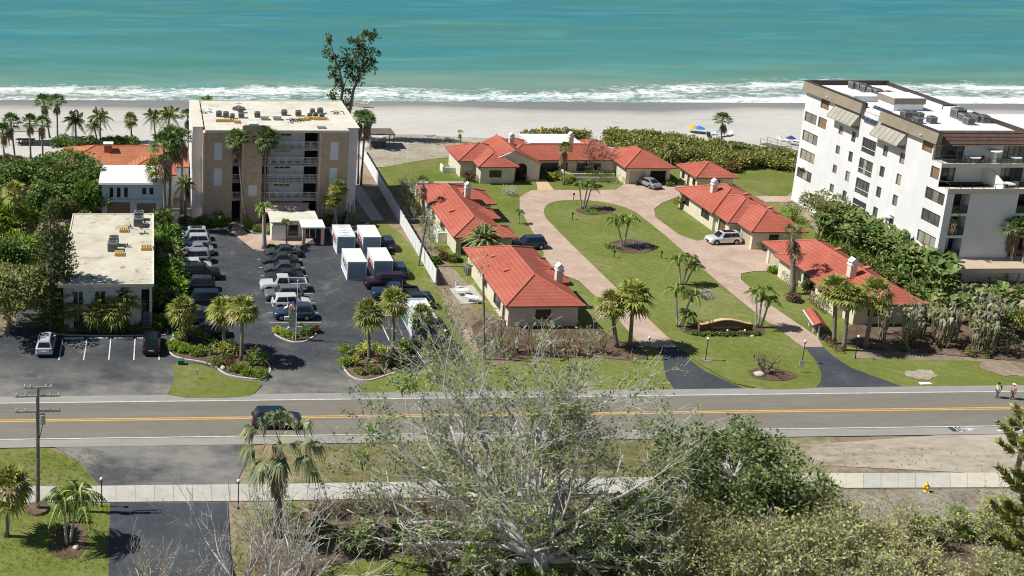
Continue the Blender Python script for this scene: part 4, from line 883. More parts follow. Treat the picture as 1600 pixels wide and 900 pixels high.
for px, py, k, s, lab in ((1333, 136, 1, 1.5, 'farthest left tan topped air conditioner on the white roof'), (1343, 138, 1, 1.5, 'second air conditioner of the far row on the white roof'), (1352, 142, 1, 1.5, 'third air conditioner of the far row on the white roof'), (1362, 146, 1, 1.5, 'fourth air conditioner of the far row on the white roof'), (1370, 148, 1, 1.5, 'dark air conditioner ending the far row on the white roof'),
        (1387, 149, 0, 1.4, 'leftmost dark unit of the middle group on the white roof'), (1395, 151, 0, 1.4, 'centre dark unit of the middle group on the white roof'), (1402, 153, 0, 1.3, 'right dark unit of the middle group on the white roof'), (1369, 153, 0, 1.3, 'pale unit in front of the far row on the white roof'), (1379, 158, 0, 1.3, 'pale unit beside the tan roof box'),
        (1415, 183, 1, 1.5, 'large grey unit with a dark fan left of the near group'), (1425, 183, 1, 1.4, 'large grey unit right of the one with a dark fan'), (1434, 190, 0, 1.4, 'small pale unit at the roof edge in front of the large grey pair'), (1437, 182, 0, 1.2, 'rusty brown unit behind the small pale one'), (1455, 190, 1, 1.3, 'lone grey unit at the near roof edge'),
        (1496, 182, 1, 1.9, 'tall dark unit against the right white parapet'), (1506, 187, 1, 1.5, 'grey unit just right of the tall dark unit'), (1513, 192, 1, 1.4, 'nearest grey unit of the right hand group'), (1527, 188, 1, 1.3, 'grey unit of the far right pair, on its left'), (1536, 189, 1, 1.4, 'dark grey unit of the far right pair, on its right')):
    p = G(px, py+2, CZ); ac(p.x, p.y, CZ, lab, gl, k, 0, s*.72)
p = G(1406, 168, CZ); r = thing('roof_penthouse', 'white lift room with tan band on the white roof', 'lift room', p); m = MB(); m.box(-2.1, 2.1, -1.8, 1.8, 0, .9); m.build('wall', WHITE_ST, r); m = MB(); m.box(-2.25, 2.25, -1.95, 1.95, .902, 1.7); m.build('tan_band', mat('tan_fascia', (.25, .215, .155)), r); m = MB(); m.box(-2.2, 2.2, -1.9, 1.9, 1.702, 1.76); m.build('cap', WHITE_ST, r)
p = G(1347, 156, CZ); r = thing('roof_screen', 'low pale grey screen box on the white roof', 'roof box', p); m = MB(); m.box(-2, 2, -1.2, 1.2, 0, .7); m.build('box', PALE_W, r); m = MB(); m.box(-2.05, 2.05, -1.25, 1.25, .702, .8); m.build('lid', WHITE_ST, r)
p = GY(1593, 205, 172.0); r = thing('yellow_building', 'sliver of a yellow building cut off by the right photo edge', 'building', (p.x, 172, 0)); m = MB(); P = wall(m, (0, 0, 0), (1, 0, 0), 14, 9, [(1.5, 5.5, 3, 7)]); wall(m, (0, 10, 0), (0, -1, 0), 10, 9); wall(m, (14, 0, 0), (0, 1, 0), 10, 9); m.build('wall', mat('yellow_stucco', (.55, .36, .13), (.62, .42, .17), 1, .9), r); m = MB(); m.box(-.3, 14.3, -.3, 10.3, 9.002, 9.4); m.build('roof', WHITE_ST, r)
# ================================================================== VEHICLES
TYRE = mat('tyre_rubber', (.018, .018, .018), None, rough=.9); RIM = mat('alloy_rim', (.33, .33, .34), None, rough=.35, metal=.7)
CGLASS = mat('car_glass', (.012, .017, .022), None, rough=.06, spec=.6); LAMP = mat('headlamp_lens', (.55, .57, .58), None, rough=.15, spec=.6); TAIL = mat('tail_lamp_lens', (.30, .015, .012), None, rough=.2)
TRIM = mat('black_plastic_trim', (.02, .02, .02), None, rough=.7); PLATE = mat('number_plate', (.55, .56, .55), None, rough=.6); ROOFG = mat('panoramic_roof', (.015, .017, .02), None, rough=.1, spec=.6)
def paint(name, c, metal=.25):
    if name in _mc: return _mc[name]
    n = N(name); n.col(c).set(.32, metal, .5); n.b.inputs['Coat Weight'].default_value = .6; n.b.inputs['Coat Roughness'].default_value = .06; _mc[name] = n.m; return n.m
# per kind: L, W, H, belt-line profile [(t, z)], cabin (front base, front roof, rear roof, rear base) as t from the rear bumper
KIND = {
 'sedan': (4.75, 1.83, 1.44, [(0, .62), (.02, .86), (.16, .95), (.30, .93), (.66, .90), (.74, .88), (.93, .74), (.985, .62), (1, .5)], (.735, .575, .31, .12)),
 'suv': (4.7, 1.88, 1.70, [(0, .62), (.015, 1.0), (.06, 1.06), (.30, 1.05), (.66, 1.02), (.74, 1.0), (.95, .90), (.99, .74), (1, .55)], (.745, .60, .10, .035)),
 'bigsuv': (5.1, 1.98, 1.86, [(0, .64), (.012, 1.08), (.05, 1.14), (.30, 1.14), (.66, 1.12), (.74, 1.12), (.955, 1.05), (.99, .8), (1, .58)], (.745, .63, .07, .03)),
 'hatch': (4.3, 1.79, 1.52, [(0, .6), (.015, .92), (.06, 1.0), (.30, .98), (.66, .94), (.76, .91), (.94, .78), (.985, .64), (1, .5)], (.765, .60, .14, .04)),
 'minivan': (5.0, 1.98, 1.76, [(0, .6), (.012, 1.0), (.05, 1.06), (.30, 1.05), (.7, .99), (.8, .96), (.95, .8), (.99, .65), (1, .5)], (.83, .64, .08, .03)),
 'pickup': (5.7, 2.0, 1.88, [(0, .66), (.01, .8), (.36, .82), (.37, 1.13), (.66, 1.12), (.74, 1.12), (.96, 1.06), (.99, .85), (1, .6)], (.725, .635, .40, .375)),
}
def car_meshes(kind):
    L, W, H, prof, cab = KIND[kind]; hw = W/2
    prof_z = lambda t: next((a[1]+(b[1]-a[1])*(t-a[0])/(b[0]-a[0]) for a, b in zip(prof, prof[1:]) if a[0] <= t <= b[0]), prof[-1][1])
    ts = sorted({p[0] for p in prof} | {.05, .1, .2, .4, .5, .6, .82, .88, .97})
    b = MB(); rows = []
    for t in ts:
        x = (t-.5)*L; zb = prof_z(t); e = min(t, 1-t)
        k = 1-.16*max(0, (1-e/.09))**2 if e < .09 else 1
        k2 = k*(.985 if t > .75 else 1); lo = .24+.10*max(0, 1-e/.04)
        ring = [(x, hw*k*.90, lo), (x, hw*k*.985, lo+.12), (x, hw*k, .58 if zb > .6 else zb*.9), (x, hw*k2*.965, zb-.09), (x, hw*k2*.90, zb-.01), (x, hw*k2*.45, zb+.025)]
        rows.append(ring+[(p[0], -p[1], p[2]) for p in reversed(ring)])
    n = len(rows[0]); base = len(b.v)
    for r in rows: b.v += [V(p) for p in r]
    for i in range(len(rows)-1):
        for j in range(n):
            b.f.append([base+i*n+j, base+(i+1)*n+j, base+(i+1)*n+(j+1) % n, base+i*n+(j+1) % n]); b.m.append(0)
    b.f.append([base+j for j in range(n)]); b.m.append(0); b.f.append([base+(len(rows)-1)*n+j for j in reversed(range(n))]); b.m.append(0)
    # cabin
    f0, f1, r1, r0 = [(t-.5)*L for t in cab]
    zf, zr = prof_z(cab[0])-.02, prof_z(cab[3])-.02; wb, wr = hw*.90, hw*.68; zt = H
    ring0 = [V((f0, wb*.86, zf)), V((f0-.28, wb, zf)), V((r0+.12, wb, zr)), V((r0, wb*.88, zr))]
    ring1 = [V((f1, wr*.90, zt-.05)), V((f1-.18, wr, zt-.03)), V((r1+.16, wr, zt-.05)), V((r1, wr*.90, zt-.08))]
    mir = lambda r: [V((p.x, -p.y, p.z)) for p in reversed(r)]
    R0, R1 = ring0+mir(ring0), ring1+mir(ring1); c = MB(); m = len(R0)
    top = [V((p.x*.97+.03*(f1+r1)/2, p.y*.85, zt-.005)) for p in R1]
    c.v = R0+R1+top
    for k in range(2):
        for j in range(m): c.f.append([k*m+j, (k+1)*m+j, (k+1)*m+(j+1) % m, k*m+(j+1) % m]); c.m.append(0)
    c.f.append([2*m+j for j in range(m)]); c.m.append(0)
    b.add(c.v, c.f)
    if kind == 'pickup':
        xb0, xb1, zf_, zt_ = -L/2+.06, (cab[3]-.5)*L-.1, .80, 1.17
        for s in (-1, 1): b.box(xb0, xb1, s*hw*.93-.07, s*hw*.93+.07, zf_-.1, zt_)
        b.box(xb0-.04, xb0+.08, -hw*.9, hw*.9, zf_-.1, zt_)
    def lerp4(a, bb, cc, d, u, v): return a.lerp(bb, u).lerp(d.lerp(cc, u), v)
    def pane(a, bb, cc, d, u0, u1, v0, v1):
        q = [lerp4(a, bb, cc, d, u, v) for u, v in ((u0, v0), (u1, v0), (u1, v1), (u0, v1))]; nn = (q[1]-q[0]).cross(q[3]-q[0]).normalized()
        cen = V((0, 0, 1.0)); 
        if nn.dot(q[0]-cen) < 0: nn = -nn
        g = MB(); g.add([p+nn*.012 for p in q], [(0, 1, 2, 3)]); return g
    out = {'body': b}
    fl, fr = R0[0], R0[-1]; gl = {}
    gl['windshield'] = pane(R0[7], R0[0], R1[0], R1[7], .03, .97, .06, .94)
    gl['rear_window'] = pane(R0[3], R0[4], R1[4], R1[3], .05, .95, .15 if kind != 'sedan' else .06, .92)
    s1 = pane(R0[1], R0[2], R1[2], R1[1], .05, .46, .08, .90); s2 = pane(R0[1], R0[2], R1[2], R1[1], .49, .95, .08, .90); s1.add(s2.v, s2.f); gl['side_window'] = s1
    s1 = pane(R0[6], R0[5], R1[5], R1[6], .05, .46, .08, .90); s2 = pane(R0[6], R0[5], R1[5], R1[6], .49, .95, .08, .90); s1.add(s2.v, s2.f); gl['side_window.001'] = s1
    out.update(gl)
    wr_ = .335 if kind in ('sedan', 'hatch') else .375; wx = (-L*.5+L*.20, L*.5-L*.185)
    w = MB(); w.tube([(0, -.12, 0), (0, -.11, 0), (0, .11, 0), (0, .12, 0)], [wr_*.93, wr_, wr_, wr_*.93], 18)
    ri = MB(); ri.tube([(0, -.135, 0), (0, .135, 0)], [wr_*.62, wr_*.62], 14)
    sp = ri
    out['_w'] = (w, ri, [(x, s*(hw-.11), wr_) for x in wx for s in (-1, 1)], wr_)
    ars = []
    for x in wx:
        for s in (-1, 1):
            ar = MB(); ars.append(ar)
            pts = [(x+math.cos(PI*k/12)*(wr_+.075), s*(hw+.004), wr_+math.sin(PI*k/12)*(wr_+.075)) for k in range(13)]
            ar.add([(x-wr_-.075, s*(hw+.004), .25)]+list(reversed(pts))[0:]+[(x+wr_+.075, s*(hw+.004), .25)] if False else [(x+wr_+.075, s*(hw+.004), .25)]+pts+[(x-wr_-.075, s*(hw+.004), .25)], [tuple(range(15))])
    for s in (-1, 1): ar = MB(); ars.append(ar); ar.box(wx[0]+.45, wx[1]-.45, s*hw*.965-.02, s*hw*.965+.02, .2, .34)
    out['_a'] = ars
    zf2, zr2 = prof_z(.97), prof_z(.02)
    hl = []
    for s in (-1, 1):
        q = MB(); x = L/2-.13; q.add([(x-.22, s*hw*.93, zf2-.16), (x+.07, s*hw*.62, zf2-.16), (x+.06, s*hw*.62, zf2-.03), (x-.20, s*hw*.92, zf2-.01), (x-.4, s*hw*.80, zf2+.03), (x-.1, s*hw*.5, zf2+.02)], [(0, 1, 2, 3), (3, 2, 5, 4)]); hl.append(q)
    out['_h'] = hl
    tl = []
    for s in (-1, 1):
        q = MB(); x = -L/2; z0 = zr2-.26; q.add([(x-.012, s*hw*.62, z0), (x+.10, s*hw*.95, z0), (x+.12, s*hw*.93, z0+.22), (x+.0, s*hw*.64, z0+.24), (x+.35, s*hw*.985, z0+.05), (x+.33, s*hw*.96, z0+.2)], [(0, 1, 2, 3), (1, 4, 5, 2)]); tl.append(q)
    out['_t'] = tl
    q = MB(); q.box(-L/2-.015, -L/2+.03, -.26, .26, .62, .76); out['number_plate'] = q
    q = MB(); q.box(L/2-.06, L/2+.012, -hw*.45, hw*.45, .36, .58); out['grille'] = q; q = MB(); q.box(-L/2-.01, -L/2+.1, -hw*.8, hw*.8, .28, .44); out['rear_bumper'] = q
    mi = []
    for s in (-1, 1):
        q = MB(); q.blob((f0-.42, s*(wb+.09), zf+.12), (.07, .12, .08), 8, amp=0); mi.append(q)
    out['_m'] = mi; out['dims'] = (L, W, H, f1, r1, wr)
    return out
_cars = {}
def car(kind, color, px, heading, label, cat='car', group=None, rails=False, darkroof=False, world=None, scale=1, taillit=False):
    """heading: degrees, 0 = nose towards +x"""
    if kind not in _cars: _cars[kind] = car_meshes(kind)
    K = _cars[kind]; p = V(world) if world else G(*px)
    jr = random.Random(len(_mc)*7+int(p.x*31)); heading += jr.uniform(-1.6, 1.6); p = p+V((jr.uniform(-.16, .16), jr.uniform(-.12, .12), 0))
    pos = V((p.x, p.y, .05 if label.find('along the road') < 0 else .13))
    r = thing('parked_car' if kind != 'pickup' else 'pickup_truck', label, cat, pos, math.radians(heading), group, scale)
    pm = paint('car_paint_'+'_'.join('%.2f' % c for c in color), color)
    o = K['body'].build('body', pm, r); 
    for po in o.data.polygons: po.use_smooth = True
    mb_ = o.modifiers.new('bevel', 'EDGE_SPLIT'); mb_.split_angle = math.radians(38)
    for nm in ('windshield', 'rear_window', 'side_window', 'side_window.001'): K[nm].build(nm.split('.')[0], CGLASS, r)
    
    for i, q in enumerate(K['_a']): q.build('wheel_arch' if i < 4 else 'side_skirt', TRIM, r)
    K['rear_bumper'].build('rear_bumper', TRIM, r); K['number_plate'].build('number_plate', PLATE, r); K['grille'].build('grille', TRIM, r)
    w, ri, spots, wr_ = K['_w']; wm, rm_ = w.mesh('wheel', TYRE, False), ri.mesh('rim', RIM, False)
    for s in spots: wo = put(wm, 'wheel', r); wo.location = s; put(rm_, 'rim', wo)
    for q in K['_h']: q.build('headlight', LAMP, r)
    for q in K['_t']: q.build('tail_light', TAIL, r)
    for q in K['_m']: q.build('wing_mirror', pm, r, True)
    L, W, H, f1, r1, wr = K['dims']
    if rails:
        m = MB()
        for s in (-1, 1): m.bar((f1-.25, s*wr*.88, H+.04), (r1+.2, s*wr*.88, H+.04), .05)
        m.build('roof_rail', TRIM if color[0] > .3 else RIM, r)
    if darkroof:
        m = MB(); m.add([(f1-.2, -wr*.75, H+.006), (f1-.2, wr*.75, H+.006), (r1+.5, wr*.72, H+.006), (r1+.5, -wr*.72, H+.006)], [(3, 2, 1, 0)]); m.build('sunroof', ROOFG, r)
    if kind == 'pickup':
        m = MB(); m.box(-L/2+.1, (KIND[kind][4][3]-.5)*L-.12, -W/2*.86, W/2*.86, .84, .87); m.build('cargo_bed', TRIM, r)
    return r
WHT, SIL, DGR, BLK, BLU, NVY, GRY, MAR = (.70, .71, .71), (.36, .38, .40), (.055, .063, .075), (.010, .011, .013), (.022, .05, .10), (.010, .022, .045), (.16, .18, .19), (.035, .010, .018)
g1 = 'cars in the middle parking row'; g2 = 'cars in the parking row under the hedge'
car('sedan', (.06, .07, .085), (440, 399.5), 180, 'dark grey sedan at the far end of the middle row, next to the brick court', 'car', g1)
car('sedan', (.055, .063, .072), (438, 412.5), 180, 'dark blue-grey sedan second from the brick court in the middle row', 'car', g1)
car('sedan', (.085, .098, .105), (440, 425.5), 180, 'mid grey sedan third from the brick court in the middle row', 'car', g1)
car('sedan', (.04, .045, .055), (444, 438.5), 180, 'charcoal sedan just behind the white pickup in the middle row', 'car', g1)
car('pickup', WHT, (444, 452.5), 180, 'white crew cab pickup in the middle row', 'pickup truck', g1)
car('suv', GRY, (445, 467), 180, 'grey crossover between the white pickup and the white crossover', 'car', g1)
car('suv', WHT, (454, 481.5), 0, 'white crossover behind the flag, nose to the right', 'car', g1)
car('suv', (.035, .07, .13), (457, 497.5), 180, 'blue suv with roof rails beside the signpost island', 'car', g1, rails=True)
car('suv', (.50, .54, .56), (300, 374), 180, 'pale silver suv with dark windows farthest in the row under the hedge', 'car', g2, darkroof=True)
car('suv', (.55, .57, .59), (303, 385), 180, 'silver suv second from the far end of the row under the hedge', 'car', g2)
car('sedan', (.26, .29, .32), (305, 397), 180, 'grey sedan third from the far end of the row under the hedge', 'car', g2)
car('minivan', (.30, .33, .34), (300, 409.5), 180, 'silver minivan in the row under the hedge', 'car', g2)
car('hatch', (.60, .64, .67), (306, 421.5), 0, 'white hatchback with nose towards the aisle, next to the big black suv', 'car', g2)
car('bigsuv', (.012, .014, .016), (312, 435), 0, 'large black suv nosing out into the aisle', 'car', g2)
car('suv', (.03, .04, .05), (304, 453), 180, 'black suv in the shade just below the big black suv', 'car', g2)
car('bigsuv', (.012, .02, .035), (312, 477), 180, 'dark navy suv in the shade above the leftmost sabal palm', 'car', g2)
car('suv', (.02, .04, .07), (315, 503), 180, 'dark blue suv seen right of the leftmost sabal palm crown', 'car', g2)
car('sedan', (.018, .022, .026), (322, 524), 180, 'black sedan nearest the planting island in the row under the hedge', 'car', g2)
g3 = 'vehicles parked beside the portable containers'
car('bigsuv', MAR, (602, 449), 180, 'dark maroon suv parked in front of the white containers', 'car', g3)
car('pickup', (.015, .035, .085), (619, 466), 180, 'navy blue pickup beside the dry lawn strip, behind the sabal palms', 'pickup truck', g3)
car('suv', (.02, .035, .05), (645, 480), 180, 'dark suv half hidden by the palm crowns above the blue container', 'car', g3)
car('sedan', WHT, (565, 378), 90, 'white car tucked between the two far containers', 'car', g3)
car('hatch', (.03, .04, .06), (606, 386), 90, 'dark car in the shade right of the far right container', 'car', g3)
car('hatch', (.03, .05, .07), (625, 428), 90, 'dark car in the shade right of the near right container', 'car', g3)
car('suv', (.62, .65, .68), (73, 545), 90, 'white suv with roof rack parked rear to the road in the first front bay', 'car', rails=True)
car('suv', BLK, (237.5, 544), 90, 'black suv parked rear to the road in the last front bay', 'car')
car('sedan', (.20, .23, .26), (54, 388), 80, 'grey car under the trees on the shaded side drive', 'car')
car('sedan', (.25, .34, .42), (103, 424), 80, 'pale blue car half hidden behind the tall pine', 'car')
a, b = G(1027, 297), G(998, 285); car('sedan', (.30, .32, .34), None, math.degrees(math.atan2(b.y-a.y, b.x-a.x)), 'silver sedan outside the double garage of the big villa', 'car', world=(a+b)/2)
car('suv', (.72, .73, .73), (1130, 379.5), 184, 'white crossover with black roof at the right villa porch', 'car', darkroof=True)
car('suv', (.03, .05, .085), (827, 387), 180, 'blue-grey crossover on the bricks between the two left villas', 'car')
car('suv', (.012, .028, .05), (430, 666), 0, 'dark blue suv driving along the road behind the broken palm', 'car')
# ================================================================== CONTAINERS
RED_L = mat('red_lettering', (.42, .03, .03), None, rough=.6); GRY_L = mat('grey_lettering', (.10, .12, .14), None, rough=.6)
CW = mat('white_container_panel', (.62, .64, .65), (.70, .72, .72), .8, .6); CWT = mat('white_container_roof', (.66, .67, .66), (.75, .75, .74), .6, .7)
def container(px, label, colr, rib=False, L=4.7):
    p = G(*px); Wd, H = 2.4, 2.5; r = thing('storage_container', label, 'storage container', p, 0, 'white portable storage containers'); m = MB()
    m.box(0.03, Wd-.03, .03, L-.03, .12, H-.06); m.build('panel', CW, r); m = MB()
    for x in (0, Wd-.1):
        for y in (0, L-.1): m.box(x, x+.1, y, y+.1, .05, H-.04)
    for z in (.05, H-.14): m.box(.1, Wd-.1, -.005, .1, z, z+.12); m.box(-.005, .1, .1, L-.1, z, z+.12); m.box(Wd-.1, Wd+.005, .1, L-.1, z, z+.12)
    m.build('frame', WHITE_P, r); m = MB(); m.box(-.02, Wd+.02, -.02, L+.02, H-.035, H+.03)
    if rib:
        for i in range(5): y = .4+i*(L-.8)/4; m.tube([(.1, y, H+.02), (Wd*.5, y+.1, H+.09), (Wd-.1, y, H+.02)], [.02, .07, .02], 5)
    m.build('roof', CWT, r); m = MB(); m.box(.16, Wd-.16, -.012, .028, .22, H-.2)
    for i in range(6): m.box(.2, Wd-.2, -.02, -.012, .45+i*.3, .47+i*.3)
    m.box(Wd*.5-.1, Wd*.5+.1, -.05, -.012, .3, .38); m.build('roll_up_door', mat('container_door', (.26, .33, .41), (.31, .385, .46), 1, .6), r)  # door base darkened and blued to carry the shade on the white front
    t = put(text_mesh('PODS', 1.15), 'lettering', r); t.data.materials.append(colr); t.rotation_euler = (PI/2, 0, -PI/2); t.location = (-.002, L*.45, 1.45)
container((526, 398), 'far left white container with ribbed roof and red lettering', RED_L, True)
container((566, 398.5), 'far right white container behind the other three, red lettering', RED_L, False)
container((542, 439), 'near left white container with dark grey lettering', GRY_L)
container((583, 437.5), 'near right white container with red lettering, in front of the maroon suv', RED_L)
def unit():
    p = G(643, 528); r = thing('storage_container', 'white container with bright blue front and green side banner, behind the sabal palm trio', 'storage container', p, 0); Wd, L, H = 2.75, 5.6, 2.35; m = MB()
    m.box(0, .12, 0, L, 0, H); m.box(Wd-.12, Wd, 0, L, 0, H); m.box(.12, Wd-.12, L-.12, L, 0, H); m.build('panel', CW, r)
    m = MB(); m.box(.13, Wd-.13, .1, L-.13, H-.3, H-.22); m.build('roof', CWT, r)
    m = MB(); m.box(.12, Wd-.12, -.05, .12, 0, H-.45); m.build('front_panel', mat('bright_blue_panel', (.01, .08, .36), (.02, .12, .46), 1, .5), r)
    m = MB(); m.box(.12, Wd-.12, -.04, .1, H-.448, H-.05); m.build('front_header', mat('pale_blue_panel', (.4, .5, .62)), r)
    m = MB(); m.box(-.03, -.002, 2.3, L-.4, .35, 1.75); gb = m.build('banner', mat('green_banner', (.03, .22, .10), (.04, .27, .13), 1, .6), r)
    m = MB(); 
    for i, y in enumerate((2.65, 3.35, 4.1)): m.box(-.045, -.031, y, y+.5, 1.0, 1.5)
    m.build('lettering', WHITE_P, gb)
unit()
# ================================================================== FENCE (each run of panels between posts belongs to the one fence)
def fence():
    a, b = G(560, 238), G(680.5, 446); r = thing('panel_fence', 'long white panelled fence running from the beach to the car park', 'fence', b); d = (a-b); L = d.length; u = d.normalized(); nn = V((-u.y, u.x, 0)); k = 30
    pm, qm = MB(), MB()
    for i in range(k):
        p0, p1 = u*(L*i/k+.06), u*(L*(i+1)/k-.06); h = 2.05
        q = MB(); q.add([p0-nn*.025+V((0, 0, .08)), p1-nn*.025+V((0, 0, .08)), p1-nn*.025+V((0, 0, h)), p0-nn*.025+V((0, 0, h)), p0+nn*.025+V((0, 0, .08)), p1+nn*.025+V((0, 0, .08)), p1+nn*.025+V((0, 0, h)), p0+nn*.025+V((0, 0, h))], [(3, 2, 1, 0), (4, 5, 6, 7), (2, 3, 7, 6), (0, 1, 5, 4)]); q.build('fence_panel', WHITE_P, r)
        q = MB(); c = u*(L*i/k); q.box(c.x-.06, c.x+.06, c.y-.06, c.y+.06, 0, 2.2); q.build('fence_post', mat('white_fence_post', (.66, .68, .68)), r)
    a = MB(); x, y = G(690, 451).x-b.x, 0
fence()
# ================================================================== POLES, LAMPS, SIGNS
WOODP = mat('weathered_pole_wood', (.16, .14, .12), (.25, .225, .19), 2, .9); ALU = mat('galvanised_steel', (.36, .39, .41), (.45, .47, .49), 4, .45, .5)
def utility_pole():
    p = G(59, 797); r = thing('utility_pole', 'tall wooden utility pole with three pale crossarms and transformer, at lower left', 'utility pole', p); H = 11.0; m = MB(); m.tube([(0, 0, 0), (.25, 0, H)], [.19, .13], 10); m.build('pole', WOODP, r)
    for z, l, dy in ((H-.25, 1.1, .35), (H-.75, 1.75, -.1), (H-2.1, 1.8, -.1)):
        m = MB(); m.bar((.24-l, dy, z), (.24+l, dy+.1, z), .12, .14); c = m.build('crossarm', ALU, r); m = MB()
        for k in (-.95, -.55, .55, .95): m.tube([(.24+l*k, dy, z+.07), (.24+l*k, dy, z+.2), (.24+l*k, dy, z+.3)], [.035, .07, .03], 6)
        m.build('insulator', PALE_W, c)
    m = MB(); m.tube([(.6, -.2, H-3.1), (.6, -.2, H-2.3)], [.22, .22], 10); m.bar((.2, -.1, H-2.5), (.6, -.2, H-2.5), .08); m.build('transformer', ALU, r)
    m = MB(); m.tube([(.6, -.2, H-3.1), (.45, -.2, H-3.8), (.3, -.1, H-4.4)], .03, 5); m.build('cable', TRIM, r)
    m = MB(); m.tube([(0, 0, 0), (0, 0, .25)], [1.0, .9], 14); o = m.build('mulch_ring', MULCH, r)
utility_pole()
def plain_pole(px, ptop, label, rad=.15):
    p = G(*px); t = GY(*ptop, p.y); r = thing('utility_pole', label, 'utility pole', p); m = MB(); m.tube([(0, 0, 0), (t.x-p.x, 0, t.z)], [rad, rad*.75], 9); m.build('pole', WOODP, r)
    m = MB(); m.tube([(t.x-p.x, 0, t.z), (t.x-p.x, 0, t.z+.08)], [rad*.85, rad*.6], 9); m.build('pole_cap', ALU, r); return r, t-p
plain_pole((757, 562), (755, 428), 'plain wooden pole standing in front of the lower left villa')
r, t = plain_pole((654, 415), (667, 339), 'leaning wooden pole with a lamp, beside the white fence')
m = MB(); m.tube([(t.x, 0, t.z-.2), (t.x+.35, 0, t.z+.25), (t.x+.7, 0, t.z+.2)], .05, 6); m.blob((t.x+.75, 0, t.z+.05), (.28, .2, .14), 8, amp=0); m.build('lamp_arm', ALU, r)
GLOBE = mat('frosted_globe', (.70, .71, .68), None, rough=.4)
def lamp(px, label, h=2.45):
    p = G(*px); r = thing('lamp_post', label, 'lamp post', p, 0, 'black globe lamp posts'); m = MB(); m.tube([(0, 0, 0), (0, 0, .12), (0, 0, .16), (0, 0, h-.15)], [.09, .09, .05, .04], 8); m.tube([(0, 0, h-.15), (0, 0, h-.02)], [.06, .11], 8); m.build('post', TRIM, r); m = MB(); m.blob((0, 0, h+.12), .16, 10, amp=0); m.build('lamp_globe', GLOBE, r, True)
lamp((1102, 564), 'lamp post in a soil ring on the left lawn in front of the entrance wall'); lamp((1011, 562), 'lamp post left of the left asphalt drive mouth'); lamp((1253, 568), 'lamp post left of the right asphalt drive, by a small sign'); lamp((1336, 560), 'lamp post in front of the bare bird of paradise bed on the right')
lamp((159, 792), 'lamp post beside the lower left driveway, left side'); lamp((372, 795), 'lamp post beside the lower left driveway, right side')
def path_light(px, label, h=.9):
    p = G(*px); r = thing('path_light', label, 'path light', p, 0, 'short black path lights'); m = MB(); m.tube([(0, 0, 0), (0, 0, h)], .05, 6); m.build('post', TRIM, r); m = MB(); m.tube([(0, 0, h), (0, 0, h+.12), (0, 0, h+.3)], [.17, .17, .05], 8); m.build('lamp_head', TRIM, r)
path_light((896, 313), 'short path light at the top of the oval lawn, by the bricks'); path_light((894, 344), 'short path light left of the round groundcover bed'); path_light((959, 404), 'short path light below left of the mulch oval'); path_light((1033, 405), 'short path light below right of the mulch oval'); path_light((675, 868), 'short path light on the soil beside the foreground lawn patch')
def post_sign(px, label, h, w_, sh, colr, name='signpost', cat='sign'):
    p = G(*px); r = thing(name, label, cat, p); m = MB(); m.tube([(0, 0, 0), (0, 0, h)], .04, 6); m.build('post', ALU if colr != WHITE_P else WHITE_P, r); m = MB(); m.box(-w_/2, w_/2, -.06, -.03, h-sh, h); m.build('sign_panel', colr, r)
post_sign((308, 593), 'small white sign on a post on the island lawn', 1.15, .28, .6, WHITE_P); post_sign((1250, 583), 'small pale sign beside the right asphalt drive', 1.5, .5, .6, PALE_W); post_sign((93, 750), 'thin metal marker post on the lower left verge', 2.0, .12, .3, ALU, 'marker_post', 'post')
m = MB(); m.box(-.32, .32, -.3, .3, 0, .5); m.box(-.35, .35, -.33, .33, .502, .58); o = m.build('utility_box', mat('green_utility_box', (.02, .12, .05), (.03, .15, .07), 2, .5)); o.location = G(283, 570); tag(o, 'small green utility box on the island lawn edge', 'utility box')
def flag():
    p = G(462, 533); r = thing('flagpole', 'white flagpole with the stars and stripes on the kerbed island', 'flagpole', p); H = 7.0; m = MB(); m.tube([(0, 0, 0), (0, 0, H)], [.045, .03], 8); m.build('pole', WHITE_P, r); m = MB(); m.blob((0, 0, H+.08), .09, 8, amp=0); m.build('finial', WHITE_P, r)
    mb = MB(); n = 13; W_, Hh = .95, 1.35
    for i in range(n):
        for k in range(6):
            def pt(a, b): u, v = a/6, b/n; return (-W_*u*(.55+.1*v)-.04, .14*math.sin(u*7+v*4), H-1.7-Hh*v*1.0-u*1.0)
            mb.quad(pt(k, i), pt(k+1, i), pt(k+1, i+1), pt(k, i+1), 2 if (i < 6 and k < 3) else (0 if i % 2 == 0 else 1))
    mb.build('flag', [mat('flag_red', (.45, .03, .04)), mat('flag_white', (.7, .7, .68)), mat('flag_blue', (.03, .05, .18))], r)
    p = G(456, 531); r = thing('signpost', 'tall pale rounded sign pillar with a small crossboard on the kerbed island', 'sign', p); m = MB()
    w_, h0, h1 = .42, 1.3, 4.2; o = [(-w_, h0), (w_, h0), (w_, h1-.4)]+[(w_*math.cos(PI*k/8), h1-.4+.4*math.sin(PI*k/8)) for k in range(1, 8)]+[(-w_, h1-.4)]; k = len(o)
    m.add([(a, -.1, b) for a, b in o]+[(a, .1, b) for a, b in o], [tuple(range(k)), tuple(reversed(range(k, 2*k)))]+[(i, k+i, k+(i+1) % k, (i+1) % k) for i in range(k)]); m.build('sign_panel', mat('pale_green_sign', (.46, .50, .42), (.54, .57, .48), 2, .7), r)
    m = MB(); m.tube([(.1, 0, 0), (.1, 0, 1.4)], .1, 8); m.build('post', WHITE_P, r)
    m = MB(); m.box(-.9, -.4, -.1, .1, 2.35, 2.75); m.box(-.5, 1.1, -.15, .15, 1.2, 1.5); m.build('crossboard', PALE_W, r)
    m = MB()
    for i in range(5): m.box(-.25, .25, -.125, -.101, 1.7+i*.42, 1.85+i*.42)
    m.build('lettering', mat('sage_lettering', (.30, .38, .28)), r)
flag()
